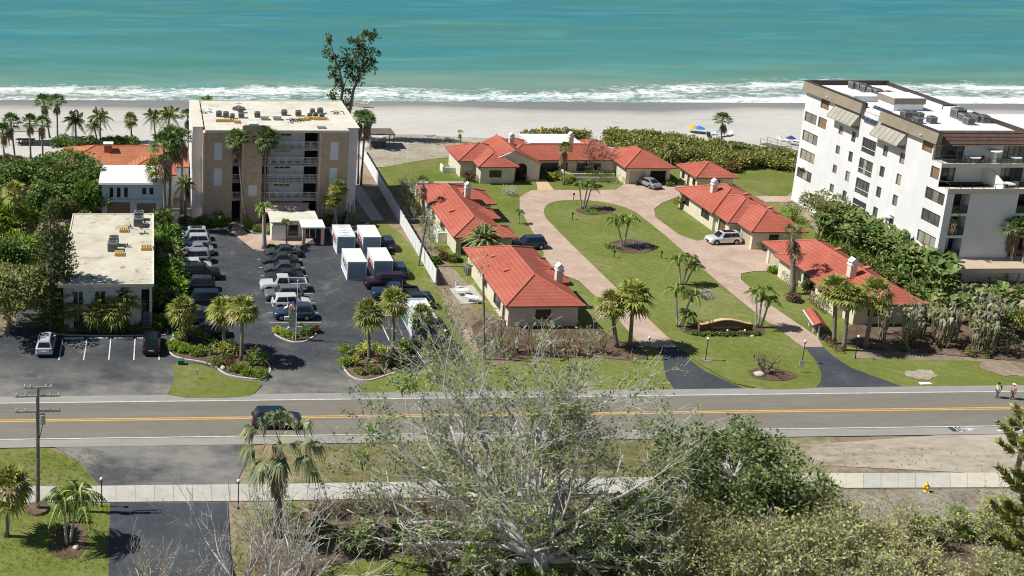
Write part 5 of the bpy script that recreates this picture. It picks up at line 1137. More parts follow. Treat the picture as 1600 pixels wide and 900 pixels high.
def hydrant():
    Y = mat('yellow_hydrant_paint', (.70, .45, .03), (.78, .52, .05), 3, .5); r = thing('fire_hydrant', 'yellow fire hydrant beside the sidewalk', 'fire hydrant', G(1446, 768)); m = MB(); m.tube([(0, 0, 0), (0, 0, .06), (0, 0, .07), (0, 0, .6), (0, 0, .62), (0, 0, .66), (0, 0, .78), (0, 0, .86)], [.19, .19, .13, .13, .18, .18, .12, .04], 12); m.build('barrel', Y, r, True)
    for d in ((.22, 0), (-.22, 0), (0, -.24)): m = MB(); m.tube([(0, 0, .46), (d[0], d[1], .46)], .085, 8); m.tube([(d[0], d[1], .46), (d[0]*1.2, d[1]*1.2, .46)], .105, 8); m.build('outlet', Y, r)
    m = MB(); m.tube([(0, 0, .86), (0, 0, .93)], .05, 5); m.build('operating_nut', Y, r)
hydrant()
def entrance_wall():
    p = G(1133, 521); r = thing('entrance_wall', 'long brown entrance wall with curved cream coping in a planting bed', 'wall', p); W_ = 5.9; n = 32; top = lambda x: 1.05+.55*max(0, math.cos(max(-PI/2, min(PI/2, x/2.9*PI/2))))**1.5
    xs = [-W_*.5+W_*i/n for i in range(n+1)]; m = MB()
    m.add([(x, 0, 0) for x in xs]+[(x, 0, top(x)) for x in xs]+[(x, .35, 0) for x in xs]+[(x, .35, top(x)) for x in xs], [f for i in range(n) for f in ((i, i+1, n+2+i, n+1+i), (2*n+2+i, 3*n+3+i, 3*n+4+i, 2*n+3+i), (n+1+i, n+2+i, 3*n+4+i, 3*n+3+i))]+[(0, n+1, 3*n+3, 2*n+2), (n, 3*n+2, 4*n+3, 2*n+1)])
    m.build('wall', mat('brown_stucco', (.16, .07, .035), (.22, .10, .055), 2, .9), r); m = MB()
    for i in range(n): m.bar((xs[i], .17, top(xs[i])+.05), (xs[i+1], .17, top(xs[i+1])+.05), .52, .1)
    m.build('coping', mat('cream_coping', (.56, .38, .20), (.64, .47, .28), 2, .8), r); m = MB(); m.box(-.5*W_-.12, -.5*W_+.14, -.08, .43, 0, 1.12); m.box(.5*W_-.14, .5*W_+.12, -.08, .43, 0, 1.12); m.build('end_pillar', mat('brown_stucco', (.16, .07, .035)), r)
    m = MB(); 
    for i in range(12): m.box(-1.55+i*.26+(.12 if i > 5 else 0), -1.37+i*.26+(.12 if i > 5 else 0), -.025, -.001, .62, .84)
    m.build('lettering', mat('weathered_grey_lettering', (.30, .27, .26), (.36, .34, .33), 3), r)
    for x, s in ((.1, .16), (2.1, .2)): m = MB(); m.blob((x, -.25, .45), (.13, .13, .17), 8, amp=.1, seed=int(x*9)); m.build('spotlight', PALE_W, r)
entrance_wall()
def kiosk():
    a, b = G(1264, 510), G(1277, 530); c = (a+b)/2; r = thing('mailbox_shelter', 'mailbox shelter with red tiled roof on white posts beside the right drive', 'mailbox shelter', c, math.atan2(b.y-a.y, b.x-a.x)); L = (b-a).length; m = MB()
    for x in (-L/2, 0, L/2): m.bar((x, 0, 0), (x, 0, 1.75), .14)
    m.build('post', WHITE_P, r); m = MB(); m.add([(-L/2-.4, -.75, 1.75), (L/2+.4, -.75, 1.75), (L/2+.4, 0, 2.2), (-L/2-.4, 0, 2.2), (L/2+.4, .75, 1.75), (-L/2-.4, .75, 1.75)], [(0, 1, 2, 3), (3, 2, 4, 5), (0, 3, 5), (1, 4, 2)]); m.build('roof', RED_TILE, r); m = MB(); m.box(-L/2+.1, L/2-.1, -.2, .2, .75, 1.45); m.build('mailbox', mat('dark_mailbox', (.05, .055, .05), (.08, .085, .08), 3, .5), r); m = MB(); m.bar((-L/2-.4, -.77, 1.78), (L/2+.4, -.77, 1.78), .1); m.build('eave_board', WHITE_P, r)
kiosk()
# ================================================================== PEOPLE
def skinned(name, pts, edges, rad, m, parent):
    me = D.meshes.new(name); me.from_pydata(pts, edges, []); o = D.objects.new(name, me); COL.objects.link(o); md = o.modifiers.new('skin', 'SKIN'); md.use_smooth_shade = True
    for i, sv_ in enumerate(me.skin_vertices[0].data if me.skin_vertices else []): pass
    return o
def person(p, rz, label, shirt, trousers, hat=None, hair=(.04, .025, .015), stride=.3, shoes=(.3, .3, .3)):
    r = thing('person', label, 'person', p, rz)
    SK = mat('skin', (.42, .25, .17), None, rough=.6)
    b = MB(); s = stride
    hip_, kneeL, kneeR, footL, footR = (0, 0, .9), (.12*s/.3, .1, .49), (-.05, -.1, .48), (.3*s/.3*.8, .1, .06), (-.32*s/.3*.8, -.1, .09)
    J = [(0, 0, .92), (0, 0, 1.12), (.02, 0, 1.38), (.02, 0, 1.48), (.03, 0, 1.56), (.04, 0, 1.66), (.03, 0, 1.74),
         (0, .09, .88), kneeL, footL, (footL[0]+.17, .1, .04), (0, -.09, .88), kneeR, footR, (footR[0]+.16, -.1, .03),
         (.02, .19, 1.40), (-.08, .25, 1.14), (.08, .25, .92), (.14, .24, .84), (.02, -.19, 1.40), (.08, -.25, 1.14), (.25, -.22, .98), (.31, -.21, .92)]
    E_ = [(0, 1), (1, 2), (2, 3), (3, 4), (4, 5), (5, 6), (0, 7), (7, 8), (8, 9), (9, 10), (0, 11), (11, 12), (12, 13), (13, 14), (2, 15), (15, 16), (16, 17), (17, 18), (2, 19), (19, 20), (20, 21), (21, 22)]
    R_ = [(.13, .15), (.12, .15), (.12, .16), (.06, .06), (.07, .065), (.10, .085), (.07, .06), (.095, .095), (.065, .065), (.045, .045), (.04, .045), (.095, .095), (.065, .065), (.045, .045), (.04, .045),
          (.065, .065), (.045, .045), (.035, .035), (.035, .045), (.065, .065), (.045, .045), (.035, .035), (.035, .045)]
    def skin(name, keep, grow, m):
        idx = {k: i for i, k in enumerate(keep)}; me = D.meshes.new(name); me.from_pydata([J[k] for k in keep], [(idx[a], idx[c]) for a, c in E_ if a in idx and c in idx], [])
        o = D.objects.new(name, me); COL.objects.link(o); md = o.modifiers.new('skin', 'SKIN'); o.modifiers.new('sub', 'SUBSURF').levels = 1; o.modifiers['sub'].render_levels = 1
        if not me.skin_vertices: me.attributes
        for i, k in enumerate(keep):
            if me.skin_vertices: me.skin_vertices[0].data[i].radius = (R_[k][0]*grow, R_[k][1]*grow)
        if me.skin_vertices: me.skin_vertices[0].data[0].use_root = True
        dg = bpy.context.evaluated_depsgraph_get(); dg.update(); nm = D.meshes.new_from_object(o.evaluated_get(dg)); nm.name = name; D.objects.remove(o); D.meshes.remove(me); nm.materials.clear(); nm.materials.append(m)
        return put(nm, name, r)
    skin('body', list(range(23)), 1, SK)
    skin('shirt', [0, 1, 2, 15, 16, 19, 20], 1.12, mat('cloth_%.2f_%.2f' % shirt[:2], shirt, None, rough=.9)); skin('trousers', [0, 7, 8, 9, 11, 12, 13], 1.13, mat('cloth_%.2f_%.2f' % trousers[:2], trousers, None, rough=.9))
    h = MB(); h.blob((.025, 0, 1.72), (.125, .11, .11), 10, amp=.03); 
    if hat: h.tube([(.03, 0, 1.735), (.03, 0, 1.755)], [.2, .19], 12)
    h.build('hat' if hat else 'hair', mat('headwear_%.2f' % (hat or hair)[0], hat or hair, None, rough=.9), r, True)
    f = MB(); 
    for sy in (-1, 1): f.blob((.13, sy*.035, 1.66), .012, 6, amp=0)
    f.blob((.145, 0, 1.63), (.018, .014, .02), 6, amp=0); f.build('face', mat('dark_eyes', (.05, .03, .03)), r)
    return r
pr = person(G(1557, 623), math.radians(180), 'person walking along the road edge in a pale yellow top and blue shorts, dark backpack', (.62, .66, .38), (.05, .10, .24), stride=.25)
m = MB(); m.box(-.27, -.13, -.15, .15, 1.05, 1.42); m.build('backpack', TRIM, pr)
person(G(1581, 625), math.radians(180), 'person walking behind in a white hat, pink top and dark trousers', (.42, .22, .22), (.04, .04, .05), hat=(.72, .70, .66), stride=.34)
person(G(986, 285), math.radians(-60), 'person in dark clothes standing by the beige garage door of the big villa', (.04, .04, .05), (.06, .06, .07), stride=.05)
# ================================================================== BEACH THINGS
TIMB = mat('grey_brown_timber', (.13, .095, .07), (.19, .145, .11), 2, .9)
def pavilion(px, w_, d, h, label, roofm):
    p = G(*px); r = thing('beach_pavilion', label, 'beach shelter', p); m = MB(); m.box(-w_/2, w_/2, 0, d, h-.18, h); m.build('roof', roofm, r)
    for x in (-w_/2+.1, w_/2-.25):
        for y in (.05, d-.2): m = MB(); m.box(x, x+.15, y, y+.15, 0, h-.182); m.build('post', TIMB, r)
    m = MB(); m.box(-w_*.3, w_*.3, d*.3, d*.6, .68, .75); m.box(-w_*.28, w_*.28, d*.1, d*.2, .4, .46); 
    for x in (-w_*.2, w_*.2): m.box(x, x+.1, d*.3, d*.6, 0, .68); m.box(x, x+.1, d*.1, d*.2, 0, .4)
    m.build('picnic_table', TIMB, r)
pavilion((592, 233), 5.6, 4.2, 2.7, 'brown flat roofed beach shelter beside the tan building palms', TIMB)
pavilion((38, 228), 5.6, 4, 2.7, 'weathered beach shelter among palms at far left', mat('weathered_pale_timber', (.36, .33, .28), (.44, .41, .36), 2))
m = MB(); m.tube([(0, 0, 0), (0, 0, 2.6)], [.28, .26], 10); o = m.build('yellow_bollard', mat('yellow_foam_post', (.65, .40, .03), (.72, .48, .05), 2, .7)); o.location = G(845, 219); tag(o, 'bright yellow upright post by the dune shrubs behind the big villa', 'post')
def umbrella(px, c, label, h=1.45, rad=1.15):
    p = G(*px); r = thing('beach_umbrella', label, 'beach umbrella', p, 0); m = MB(); m.tube([(0, 0, 0), (.15, 0, h)], .03, 6); m.build('pole', ALU, r); m = MB(); k = 10
    m.add([(.15, 0, h+.05)]+[(.15+rad*math.cos(2*PI*i/k), rad*math.sin(2*PI*i/k), h-.5) for i in range(k)], [(0, 1+i, 1+(i+1) % k) for i in range(k)]); m.build('canopy', c, r)
umbrella((1080, 207), mat('yellow_canvas', (.65, .42, .06)), 'yellow beach umbrella on the sand'); umbrella((1090, 208), mat('blue_canvas', (.03, .22, .55)), 'bright blue beach umbrella beside the yellow one'); umbrella((1121, 212), mat('blue_grey_canvas', (.25, .33, .45)), 'small blue-grey umbrella left of the tall beach palm', 1.4, .7); umbrella((1233, 226), mat('navy_canvas', (.03, .06, .25)), 'navy beach umbrella near the white condominium', 1.7, .9)
def lounger(px, label, c=WHITE_P, rz=0):
    p = G(*px); r = thing('beach_lounger', label, 'beach lounger', p, rz, 'loungers on the sand'); m = MB(); m.box(-.95, .45, -.33, .33, .28, .36); m.build('seat', c, r); m = MB(); m.add([(.45, -.33, .3), (.45, .33, .3), (.95, .33, .75), (.95, -.33, .75), (.45, -.33, .36), (.45, .33, .36), (.92, .33, .8), (.92, -.33, .8)], [(0, 1, 2, 3), (7, 6, 5, 4), (0, 4, 5, 1), (2, 6, 7, 3), (0, 3, 7, 4), (1, 5, 6, 2)]); m.build('backrest', c, r)
    for x in (-.85, .35): m = MB(); m.box(x, x+.07, -.3, .3, 0, .278); m.build('leg', ALU, r)
for i, (px, lab) in enumerate(((( 1112, 211), 'white lounger left of the small blue-grey umbrella'), ((1130, 214), 'white lounger at the foot of the tall beach palm'), ((1140, 212), 'white lounger right of the tall beach palm'), ((1107, 214), 'dark lounger at the dune edge left of the tall beach palm'), ((1219, 220), 'white lounger left of the navy umbrella'), ((1226, 221), 'white lounger just beside the navy umbrella'), ((1243, 222), 'white lounger right of the navy umbrella'))):
    lounger(px, lab, TRIM if 'dark' in lab else WHITE_P, i*.4)
PINKT = mat('pink_cloth', (.55, .28, .26)); TEALT = mat('grey_cloth', (.45, .45, .43))
lounger((563, 163), 'pink lounger on the open sand beyond the tall lone tree', PINKT); lounger((570, 164), 'pale lounger beside the pink one on the open sand', TEALT); lounger((136, 216), 'pink lounger on the sand behind the orange roofed house', PINKT); lounger((138, 221), 'pale lounger in front of the pink one behind the orange roof', WHITE_P); lounger((150, 219), 'lounger on the sand beside the coconut palm pair', TEALT)
p = G(1232, 240); r = thing('dune_boardwalk', 'weathered grey dune boardwalk with handrails beside the condominium', 'boardwalk', p, math.radians(-62)); m = MB(); m.box(-5, 5, -1, 1, .6, .7); m.build('deck', TIMB, r); m = MB()
for s in (-1, 1):
    m.bar((-5, s, 1.7), (5, s, 1.7), .1)
    for i in range(6): m.bar((-5+2*i, s, 0), (-5+2*i, s, 1.7), .1)
m.build('handrail', mat('pale_timber', (.4, .37, .32)), r)
p = G(1222, 239); r = thing('timber_arbour', 'small grey timber frame at the dune end of the boardwalk', 'timber frame', p); m = MB()
for x in (-1.2, 0, 1.2): m.bar((x, 0, 0), (x+.4, 0, 1.3), .1)
m.bar((-1.4, 0, 1.2), (1.7, 0, 1.2), .09); m.build('frame', mat('pale_timber', (.4, .37, .32)), r)
# ---- terrace furniture on the condominium
def terrace_table(x, y, z, label):
    r = thing('terrace_table', label, 'table', (x, y, z), 0, 'round tables on the condominium terraces'); m = MB(); m.tube([(0, 0, .7), (0, 0, .76)], .75, 14); m.build('table_top', WHITE_P, r); m = MB(); m.tube([(0, 0, 0), (0, 0, .7)], .07, 6); m.build('pedestal', ALU, r)
def terrace_chair(x, y, z, rz, label):
    r = thing('terrace_chair', label, 'chair', (x, y, z), rz, 'brown chairs on the condominium terraces'); BW = mat('brown_wicker', (.13, .075, .05), (.18, .11, .08), 5); m = MB(); m.box(-.25, .25, -.25, .25, .38, .45); m.build('seat', BW, r); m = MB(); m.box(-.25, .25, .2, .27, .45, .95); m.build('backrest', BW, r)
    for sx in (-1, 1):
        for sy in (-1, 1): m = MB(); m.bar((sx*.21, sy*.21, 0), (sx*.21, sy*.21, .38), .05); m.build('leg', BW, r)
terrace_table(103.2, 134.2, 14.9, 'white round table left of the heater column on the top terrace'); terrace_table(108.6, 134.2, 14.9, 'white round table at the right on the top terrace'); terrace_table(106.9, 132.3, 12.0, 'white round table on the lower terrace right of the sloping divider')
for x, y, z, rz, lab in ((102.2, 134.1, 14.9, 1, 'brown chair left of the left table on the top terrace'), (101.4, 134.3, 14.9, .3, 'leftmost brown chair on the top terrace'), (104.2, 134, 14.9, -1, 'brown chair right of the left table on the top terrace'), (107.7, 132.2, 12, -1, 'brown chair right of the lower terrace table'), (106.4, 132.6, 12, 2, 'brown chair left of the lower terrace table')): terrace_chair(x, y, z, rz, lab)
r = thing('patio_heater', 'white column with a broad round top on the top terrace', 'patio heater', (105.9, 134.3, 14.9)); m = MB(); m.tube([(0, 0, 0), (0, 0, 1.5)], [.3, .25], 10); m.build('column', WHITE_P, r); m = MB(); m.tube([(0, 0, 1.5), (0, 0, 1.62)], [.85, .8], 14); m.build('round_top', WHITE_P, r)
# ---- patio things at the lower left villa
for px, lab, rz in (((722, 461), 'white patio table with chairs on the concrete pad, farther one', .2), ((737, 472), 'white patio table on the concrete pad, nearer the villa wall', -.4)):
    r = thing('patio_table', lab, 'table', G(*px), rz, 'white patio tables'); m = MB(); m.box(-.8, .8, -.45, .45, .66, .72); m.build('table_top', WHITE_P, r)
    for sx in (-1, 1):
        for sy in (-1, 1): m = MB(); m.bar((sx*.7, sy*.38, 0), (sx*.7, sy*.38, .66), .06); m.build('leg', WHITE_P, r)
r = thing('patio_chair', 'white patio chair at the far corner of the concrete pad', 'chair', G(716, 452), .5); m = MB(); m.box(-.28, .28, -.28, .28, .38, .44); m.build('seat', WHITE_P, r); m = MB(); m.box(-.28, .28, .24, .3, .44, 1); m.build('backrest', WHITE_P, r)
for sx in (-1, 1):
    for sy in (-1, 1): m = MB(); m.bar((sx*.24, sy*.24, 0), (sx*.24, sy*.24, .38), .05); m.build('leg', WHITE_P, r)
p = G(733, 428); ac(p.x, p.y, .02, 'dark grey air conditioner on the ground beside the lower left villa', 'air conditioners beside villas', 1, 0, 1.2)
p = G(700, 380); r = thing('garden_gate_wall', 'stepped white garden wall at the corner of the upper left villa', 'wall', p); m = MB(); m.box(-1.4, .9, 0, .2, 0, 1.5); m.box(.7, .9, .2, 4, 0, 1.3); m.box(-1.4, -1.2, .2, 3, 0, 1.7); m.build('wall', WHITE_ST, r)
p = G(692, 270); r = thing('low_garden_wall', 'low white garden wall left of the big villa', 'wall', p); m = MB(); m.box(0, 3.4, 0, .2, 0, .9); m.box(-.1, .15, -.05, 1.8, 0, 1.1); m.build('wall', WHITE_ST, r)
p = G(897, 285); r = thing('sloped_garden_wall', 'cream garden wall stepping down in front of the big villa courtyard', 'wall', p); m = MB(); m.add([(-1.6, 3.2, 0), (-1.3, 3.2, 0), (.3, .2, 0), (0, .2, 0), (-1.6, 3.2, 1.5), (-1.3, 3.2, 1.5), (.3, .2, .8), (0, .2, .8)], [(4, 7, 6, 5), (0, 3, 7, 4), (1, 5, 6, 2), (3, 2, 6, 7)]); m.box(0, 7, .2, .4, 0, .8); m.build('wall', STUCCO, r)
for i, (px, s, lab) in enumerate((((1186, 588), .55, 'large pale boulder in the mulch bed by the pruned shrub'), ((348, 577), .35, 'pale rock at the edge of the left planting island'), ((648, 560), .3, 'grey rock in the right planting island'), ((1175, 527), .28, 'pale rock right of the entrance wall'), ((119, 858), .3, 'pale rock at the foot of the twin palms'))):
    m = MB(); m.blob((0, 0, s*.4), (s, s*.8, s*.6), 10, amp=.2, seed=i); o = m.build('boulder', mat('pale_rock', (.42, .39, .34), (.55, .52, .46), 3, .9, bump=.3), None, True); o.location = G(*px); tag(o, lab, 'rock')
p = G(121, 817); r = thing('planter_frame', 'small timber planter frame behind the twin palms at lower left', 'planter', p); m = MB(); m.box(-.6, .6, -.05, .05, 0, .12); [m.bar((x, 0, 0), (x, 0, 1.1), .1) for x in (-.6, .6)]; m.bar((-.6, 0, 1.05), (.6, 0, 1.05), .08); m.build('frame', mat('reddish_timber', (.2, .1, .06)), r); m = MB(); m.box(.15, .5, -.1, .2, .12, .9); m.build('planter_box', TRIM, r)
for i, (x0, lab) in enumerate(((100, 'leftmost concrete wheel stop in the front bays'), (139, 'second concrete wheel stop in the front bays'), (177, 'third concrete wheel stop in the front bays'), (214, 'concrete wheel stop in front of the black suv'))):
    a, b = G(x0, 530), G(x0+(31 if i < 3 else 12), 530); r = tag(put((lambda m: (m.box(0, b.x-a.x, -.1, .1, .02, .15), m.mesh('wheel_stop', WHITE_P))[1])(MB()), 'wheel_stop'), lab, 'wheel stop', 'wheel stops in the front bays'); r.location = a
p = G(1446, 600); m = MB(); m.box(-.6, .6, -.25, .25, .02, .1); o = m.build('concrete_slab', WHITE_P); o.location = p; tag(o, 'small white slab on the right verge', 'slab')
# ================================================================== VEGETATION
rnd = random.Random(11)
U = rnd.uniform
BARK = mat('grey_brown_bark', (.16, .135, .105), (.28, .24, .19), 6, .9, world=False); PALM_T = mat('palm_trunk_bark', (.18, .155, .125), (.30, .265, .215), 5, .9, world=False, bump=.4)
PALE_T = mat('pale_palm_trunk', (.34, .32, .28), (.46, .44, .39), 3, .9, world=False); GREY_B = mat('pale_grey_bark', (.38, .36, .32), (.60, .58, .52), 2.5, .9, world=False)
SABAL_L = leafmat('sabal_fronds', [(.055, .085, .012), (.12, .15, .022), (.19, .19, .045), (.25, .23, .08)]); WASH_L = leafmat('fan_palm_fronds', [(.028, .065, .015), (.065, .115, .028), (.115, .155, .05)])
COCO_L = leafmat('coconut_fronds', [(.03, .06, .010), (.075, .10, .018), (.14, .14, .035)]); ADON_L = leafmat('bright_palm_fronds', [(.04, .085, .010), (.075, .125, .018), (.12, .15, .03)])
DEAD_L = leafmat('dead_fronds', [(.10, .065, .035), (.17, .12, .07), (.26, .20, .13)], .1); DATE_L = leafmat('date_palm_fronds', [(.035, .06, .018), (.06, .085, .03), (.10, .12, .045)])
STALK = leafmat('frond_stalks', [(.20, .20, .06), (.32, .30, .12)], .1)
def perp(d):
    s = d.cross(V((0, 0, 1)))
    return s.normalized() if s.length > 1e-3 else V((1, 0, 0))
def fan_frond(mb, o, az, el, pet, R, rg, mi=0, seg=11, droop=.35, st=2):
    d = V((math.cos(az)*math.cos(el), math.sin(az)*math.cos(el), math.sin(el))); hub = o+d*pet+V((0, 0, -pet*pet*.06))
    s = perp(d); n = s.cross(d)
    mb.add([o-s*.03, o+s*.03, hub+s*.02, hub-s*.02], [(0, 1, 2, 3)], st)
    for k in range(seg):
        a = (-1+2*k/(seg-1))*1.75+rg.uniform(-.06, .06); L = R*(.62+.38*math.cos(a*.75))*rg.uniform(.88, 1.1)
        q = d*math.cos(a)+s*math.sin(a); w_ = n.cross(q).normalized()*R*.085
        mid = hub+q*L*.5+n*(.06*R)-V((0, 0, droop*L*.10)); tip = hub+q*L-V((0, 0, droop*L*(.55+.3*rg.random())))
        mb.add([hub, mid+w_, tip, mid-w_], [(0, 1, 2, 3)], mi)
def pinn_frond(mb, o, az, el, L, rg, mi=0, n=13, droop=.55, lw=.34, st=2, hang=.45):
    dh = V((math.cos(az), math.sin(az), 0)); s = V((-dh.y, dh.x, 0)); pts = []
    for i in range(n+1):
        t = i/n; r = L*t; zz = math.sin(el)*r-droop*L*t*t*1.0; pts.append(o+dh*(math.cos(el)*r*(1-.18*t*droop))+V((0, 0, zz)))
    for i in range(n):
        d = (pts[i+1]-pts[i]).normalized(); w_ = .028*(1-i/n)+.008
        mb.add([pts[i]-s*w_, pts[i]+s*w_, pts[i+1]+s*w_, pts[i+1]-s*w_], [(0, 1, 2, 3)], st)
        if i < 1: continue
        t = i/n; ll = L*lw*(math.sin(PI*min(1, t*.92+.12)))**.7*rg.uniform(.85, 1.12); nn = s.cross(d)
        for sg in (-1, 1):
            q = (s*sg*.8+d*.55+nn*.12-V((0, 0, hang*rg.uniform(.7, 1.3)))).normalized(); w2 = d*L*.032
            b = pts[i]; m_ = b+q*ll*.5+V((0, 0, ll*.06)); mb.add([b, m_+w2, b+q*ll-V((0, 0, ll*.12)), m_-w2], [(0, 1, 2, 3)], mi)
_crown = {}
def crown_mesh(kind, var):
    """crown of about 1 m nominal scale: fan kinds have radius ~1 (scaled later)"""
    key = (kind, var)
    if key in _crown: return _crown[key]
    rg = random.Random(hash((len(kind), kind[0], kind[-1], var)) % 9999 if False else sum(map(ord, kind))*7+var); mb = MB(); dm = None; Z = V((0, 0, 0)); ga = 2.39996
    if kind == 'sabal':
        for i in range(34):
            t = i/33; el = 1.35-2.05*t+rg.uniform(-.15, .15); fan_frond(mb, Z+V((0, 0, -.10*t)), i*ga+rg.uniform(-.2, .2), el, .42+.12*rg.random(), .62, rg, 0 if rg.random() < .93 else 1, 11, .45)
        mats = [SABAL_L, DEAD_L, STALK]
    elif kind in ('wash', 'washb'):
        for i in range(30):
            t = i/29; el = 1.4-1.75*t+rg.uniform(-.12, .12); fan_frond(mb, Z, i*ga+rg.uniform(-.2, .2), el, .50+.14*rg.random(), .52, rg, 0, 11, .5)
        dm = MB(); nd = 18 if kind == 'wash' else 34; 
        for i in range(nd): fan_frond(dm, V((0, 0, -.15-.6*rg.random()*(1 if kind == 'wash' else 1.8))), rg.uniform(0, 6.3), -1.0-.35*rg.random(), .3, .48, rg, 0, 7, .7, 0)
        mats = [WASH_L, DEAD_L, STALK]
    elif kind == 'coco':
        for i in range(20):
            t = i/19; pinn_frond(mb, Z, i*ga+rg.uniform(-.25, .25), 1.25-1.75*t+rg.uniform(-.1, .1), 1.12*rg.uniform(.85, 1.1), rg, 0, 14, .45+.25*t, .26, 2, .6)
        for i in range(6): mb.blob(V((.12*math.cos(i), .12*math.sin(i), -.12)), .055, 6, 1, 0)
        mats = [COCO_L, DEAD_L, STALK]
    elif kind == 'adon':
        for i in range(10):
            t = i/9; pinn_frond(mb, Z, i*ga+rg.uniform(-.25, .25), 1.15-.9*t, 1.12*rg.uniform(.9, 1.08), rg, 0, 13, .80, .30, 2, .35)
        mb.tube([(0, 0, -.45), (0, 0, -.1), (0, 0, .12)], [.065, .075, .03], 7, 1); mats = [ADON_L, mat('green_crownshaft', (.10, .15, .03), (.16, .2, .06), 3), STALK]
    elif kind == 'date':
        for i in range(44):
            t = i/43; pinn_frond(mb, Z, i*ga, 1.3-1.5*t, 1.08*rg.uniform(.85, 1.1), rg, 0, 15, .42, .17, 2, .1)
        mats = [DATE_L, DEAD_L, STALK]
    elif kind == 'thin':      # storm-worn palm with few live fronds
        for i in range(9): fan_frond(mb, Z, i*ga, 1.3-.9*(i/8), .6, .5, rg, 0, 9, .9)
        dm = MB()
        for i in range(26): fan_frond(dm, V((0, 0, -.9*rg.random())), rg.uniform(0, 6.3), -.9-.5*rg.random(), .4, .5, rg, 0, 7, .8, 0)
        mats = [WASH_L, DEAD_L, STALK]
    a = mb.mesh('crown', mats); b = dm.mesh('dead_fronds', [DEAD_L]) if dm else None
    _crown[key] = (a, b); return _crown[key]
_pn = [0]
def palm(kind, base, top, R, label, group=None, trunk=None, r0=.17, r1=.12, bend=0, cat='palm tree', root=None, dy=0, ze=0, name='palm_tree', straight=True):
    p = G(*base) if len(base) == 2 else V(base); t = GY(*top, p.y+dy); d = t-p
    new = root is None
    if new: root = thing(name, label, cat, p, 0, group)
    q = p-V(root.location)
    pts = []; rr = []
    for i in range(8):
        u = i/7; x = d.x*(u if not bend else u**(1+bend)); pts.append(q+V((x, d.y*u, d.z*u))); rr.append(r0*(1.25 if i == 0 else 1)*(1-u)+r1*u)
    m = MB(); m.tube(pts, rr, 8); m.build('trunk', trunk or PALM_T, root, True)
    _pn[0] += 1; v = (_pn[0]*5) % 7; a, b = crown_mesh(kind, v)
    for me, nm in ((a, 'crown'), (b, 'dead_fronds')):
        if me: o = put(me, nm, root); o.location = q+V((d.x, d.y, d.z)); o.scale = (R*U(.92, 1.08), R*U(.92, 1.08), R*U(.85, 1.12)); o.rotation_euler = (U(-.17, .17), U(-.17, .17), U(0, 6.28))
    return root
gb = 'palms along the beach at left'
for k, b, t, R, lab in (('wash', (26, 268), (17, 192), 1.9, 'leftmost tall fan palm by the beach with shaggy skirt'), ('wash', (48, 248), (46, 191), 1.8, 'fan palm right of the weathered beach shelter'), ('wash', (67, 262), (66, 192), 1.8, 'shorter fan palm in front of the two tallest beach palms'),
        ('wash', (78, 216), (68, 160), 1.9, 'left one of the two tallest beach palms'), ('wash', (90, 222), (89, 159), 1.9, 'right one of the two tallest beach palms'), ('coco', (119, 223), (118, 187), 2.7, 'spreading coconut palm alone on the sand behind the orange roof'), ('coco', (157, 226), (156, 181), 2.7, 'taller palm of the leaning pair behind the orange roof'), ('coco', (153, 226), (147, 196), 2.0, 'shorter palm of the leaning pair behind the orange roof'),
        ('sabal', (206, 222), (204, 187), 1.6, 'small round headed palm alone on the sand'), ('wash', (8, 270), (4, 205), 1.7, 'partly cropped fan palm at the far left edge'), ('coco', (244, 232), (240, 180), 2.4, 'arching palm left of the tan building top'), ('coco', (262, 240), (264, 178), 2.7, 'taller arching palm left of the tan building top'), ('wash', (295, 235), (293, 180), 1.6, 'slim fan palm just left of the tan building roof'),
        ('coco', (322, 192), (323, 157), 2.2, 'palm crown showing above the tan building roof edge')):
    palm(k, b, t, R, lab, gb)
ga_ = 'tall palms between the blue house and the tan building'
for k, b, t, R, lab in (('washb', (258, 358), (256, 228), 2.6, 'huge shaggy fan palm at the corner of the blue house'), ('washb', (264, 352), (268, 215), 2.3, 'tall shaggy fan palm just behind the huge one'), ('washb', (284, 335), (284, 216), 2.1, 'shaggy fan palm nearest the tan building side wall'), ('coco', (290, 345), (289, 285), 2.0, 'yellowish feathery palm beside the tan building wall'), ('sabal', (246, 352), (243, 262), 1.9, 'round palm over the blue house roof corner')):
    palm(k, b, t, R, lab, ga_, r0=.24)
gc = 'palms in front of the tan building'
palm('wash', (391, 350), (371, 218), 1.95, 'slim leaning fan palm against the tan tower, left of the two', gc, bend=-.45, r0=.15)
palm('wash', (412, 348), (415, 216), 2.1, 'tall straight fan palm in front of the white galleries', gc, r0=.18)
palm('wash', (419, 345), (419, 226), 1.3, 'thin fan palm trunk just right of the tall straight one', gc, r0=.1)
palm('adon', (413, 389), (412, 322), 2.3, 'palm with thick white trunk and drooping dead fronds on the brick court', gc, PALE_T, .34, .18)
palm('adon', (448, 384), (447, 346), 1.3, 'small thin palm on the brick court by the parked cars', gc, BARK, .12, .09)
palm('sabal', (521, 352), (529, 293), 1.6, 'tallest palm at the right front corner of the tan building', gc, PALE_T); palm('sabal', (527, 353), (519, 312), 1.5, 'shorter palm at the right front corner of the tan building', gc, PALE_T)
gd = 'palms right of the tan building'
palm('washb', (559, 288), (562, 186), 1.7, 'left of the two dark trunked fan palms right of the tan building', gd, BARK); palm('washb', (564, 290), (571, 184), 1.7, 'right of the two dark trunked fan palms right of the tan building', gd, BARK); palm('wash', (578, 234), (579, 188), 1.2, 'pale slim palm by the brown beach shelter', gd, PALE_T, .11, .08)
gs = 'sabal palms on the planting islands'
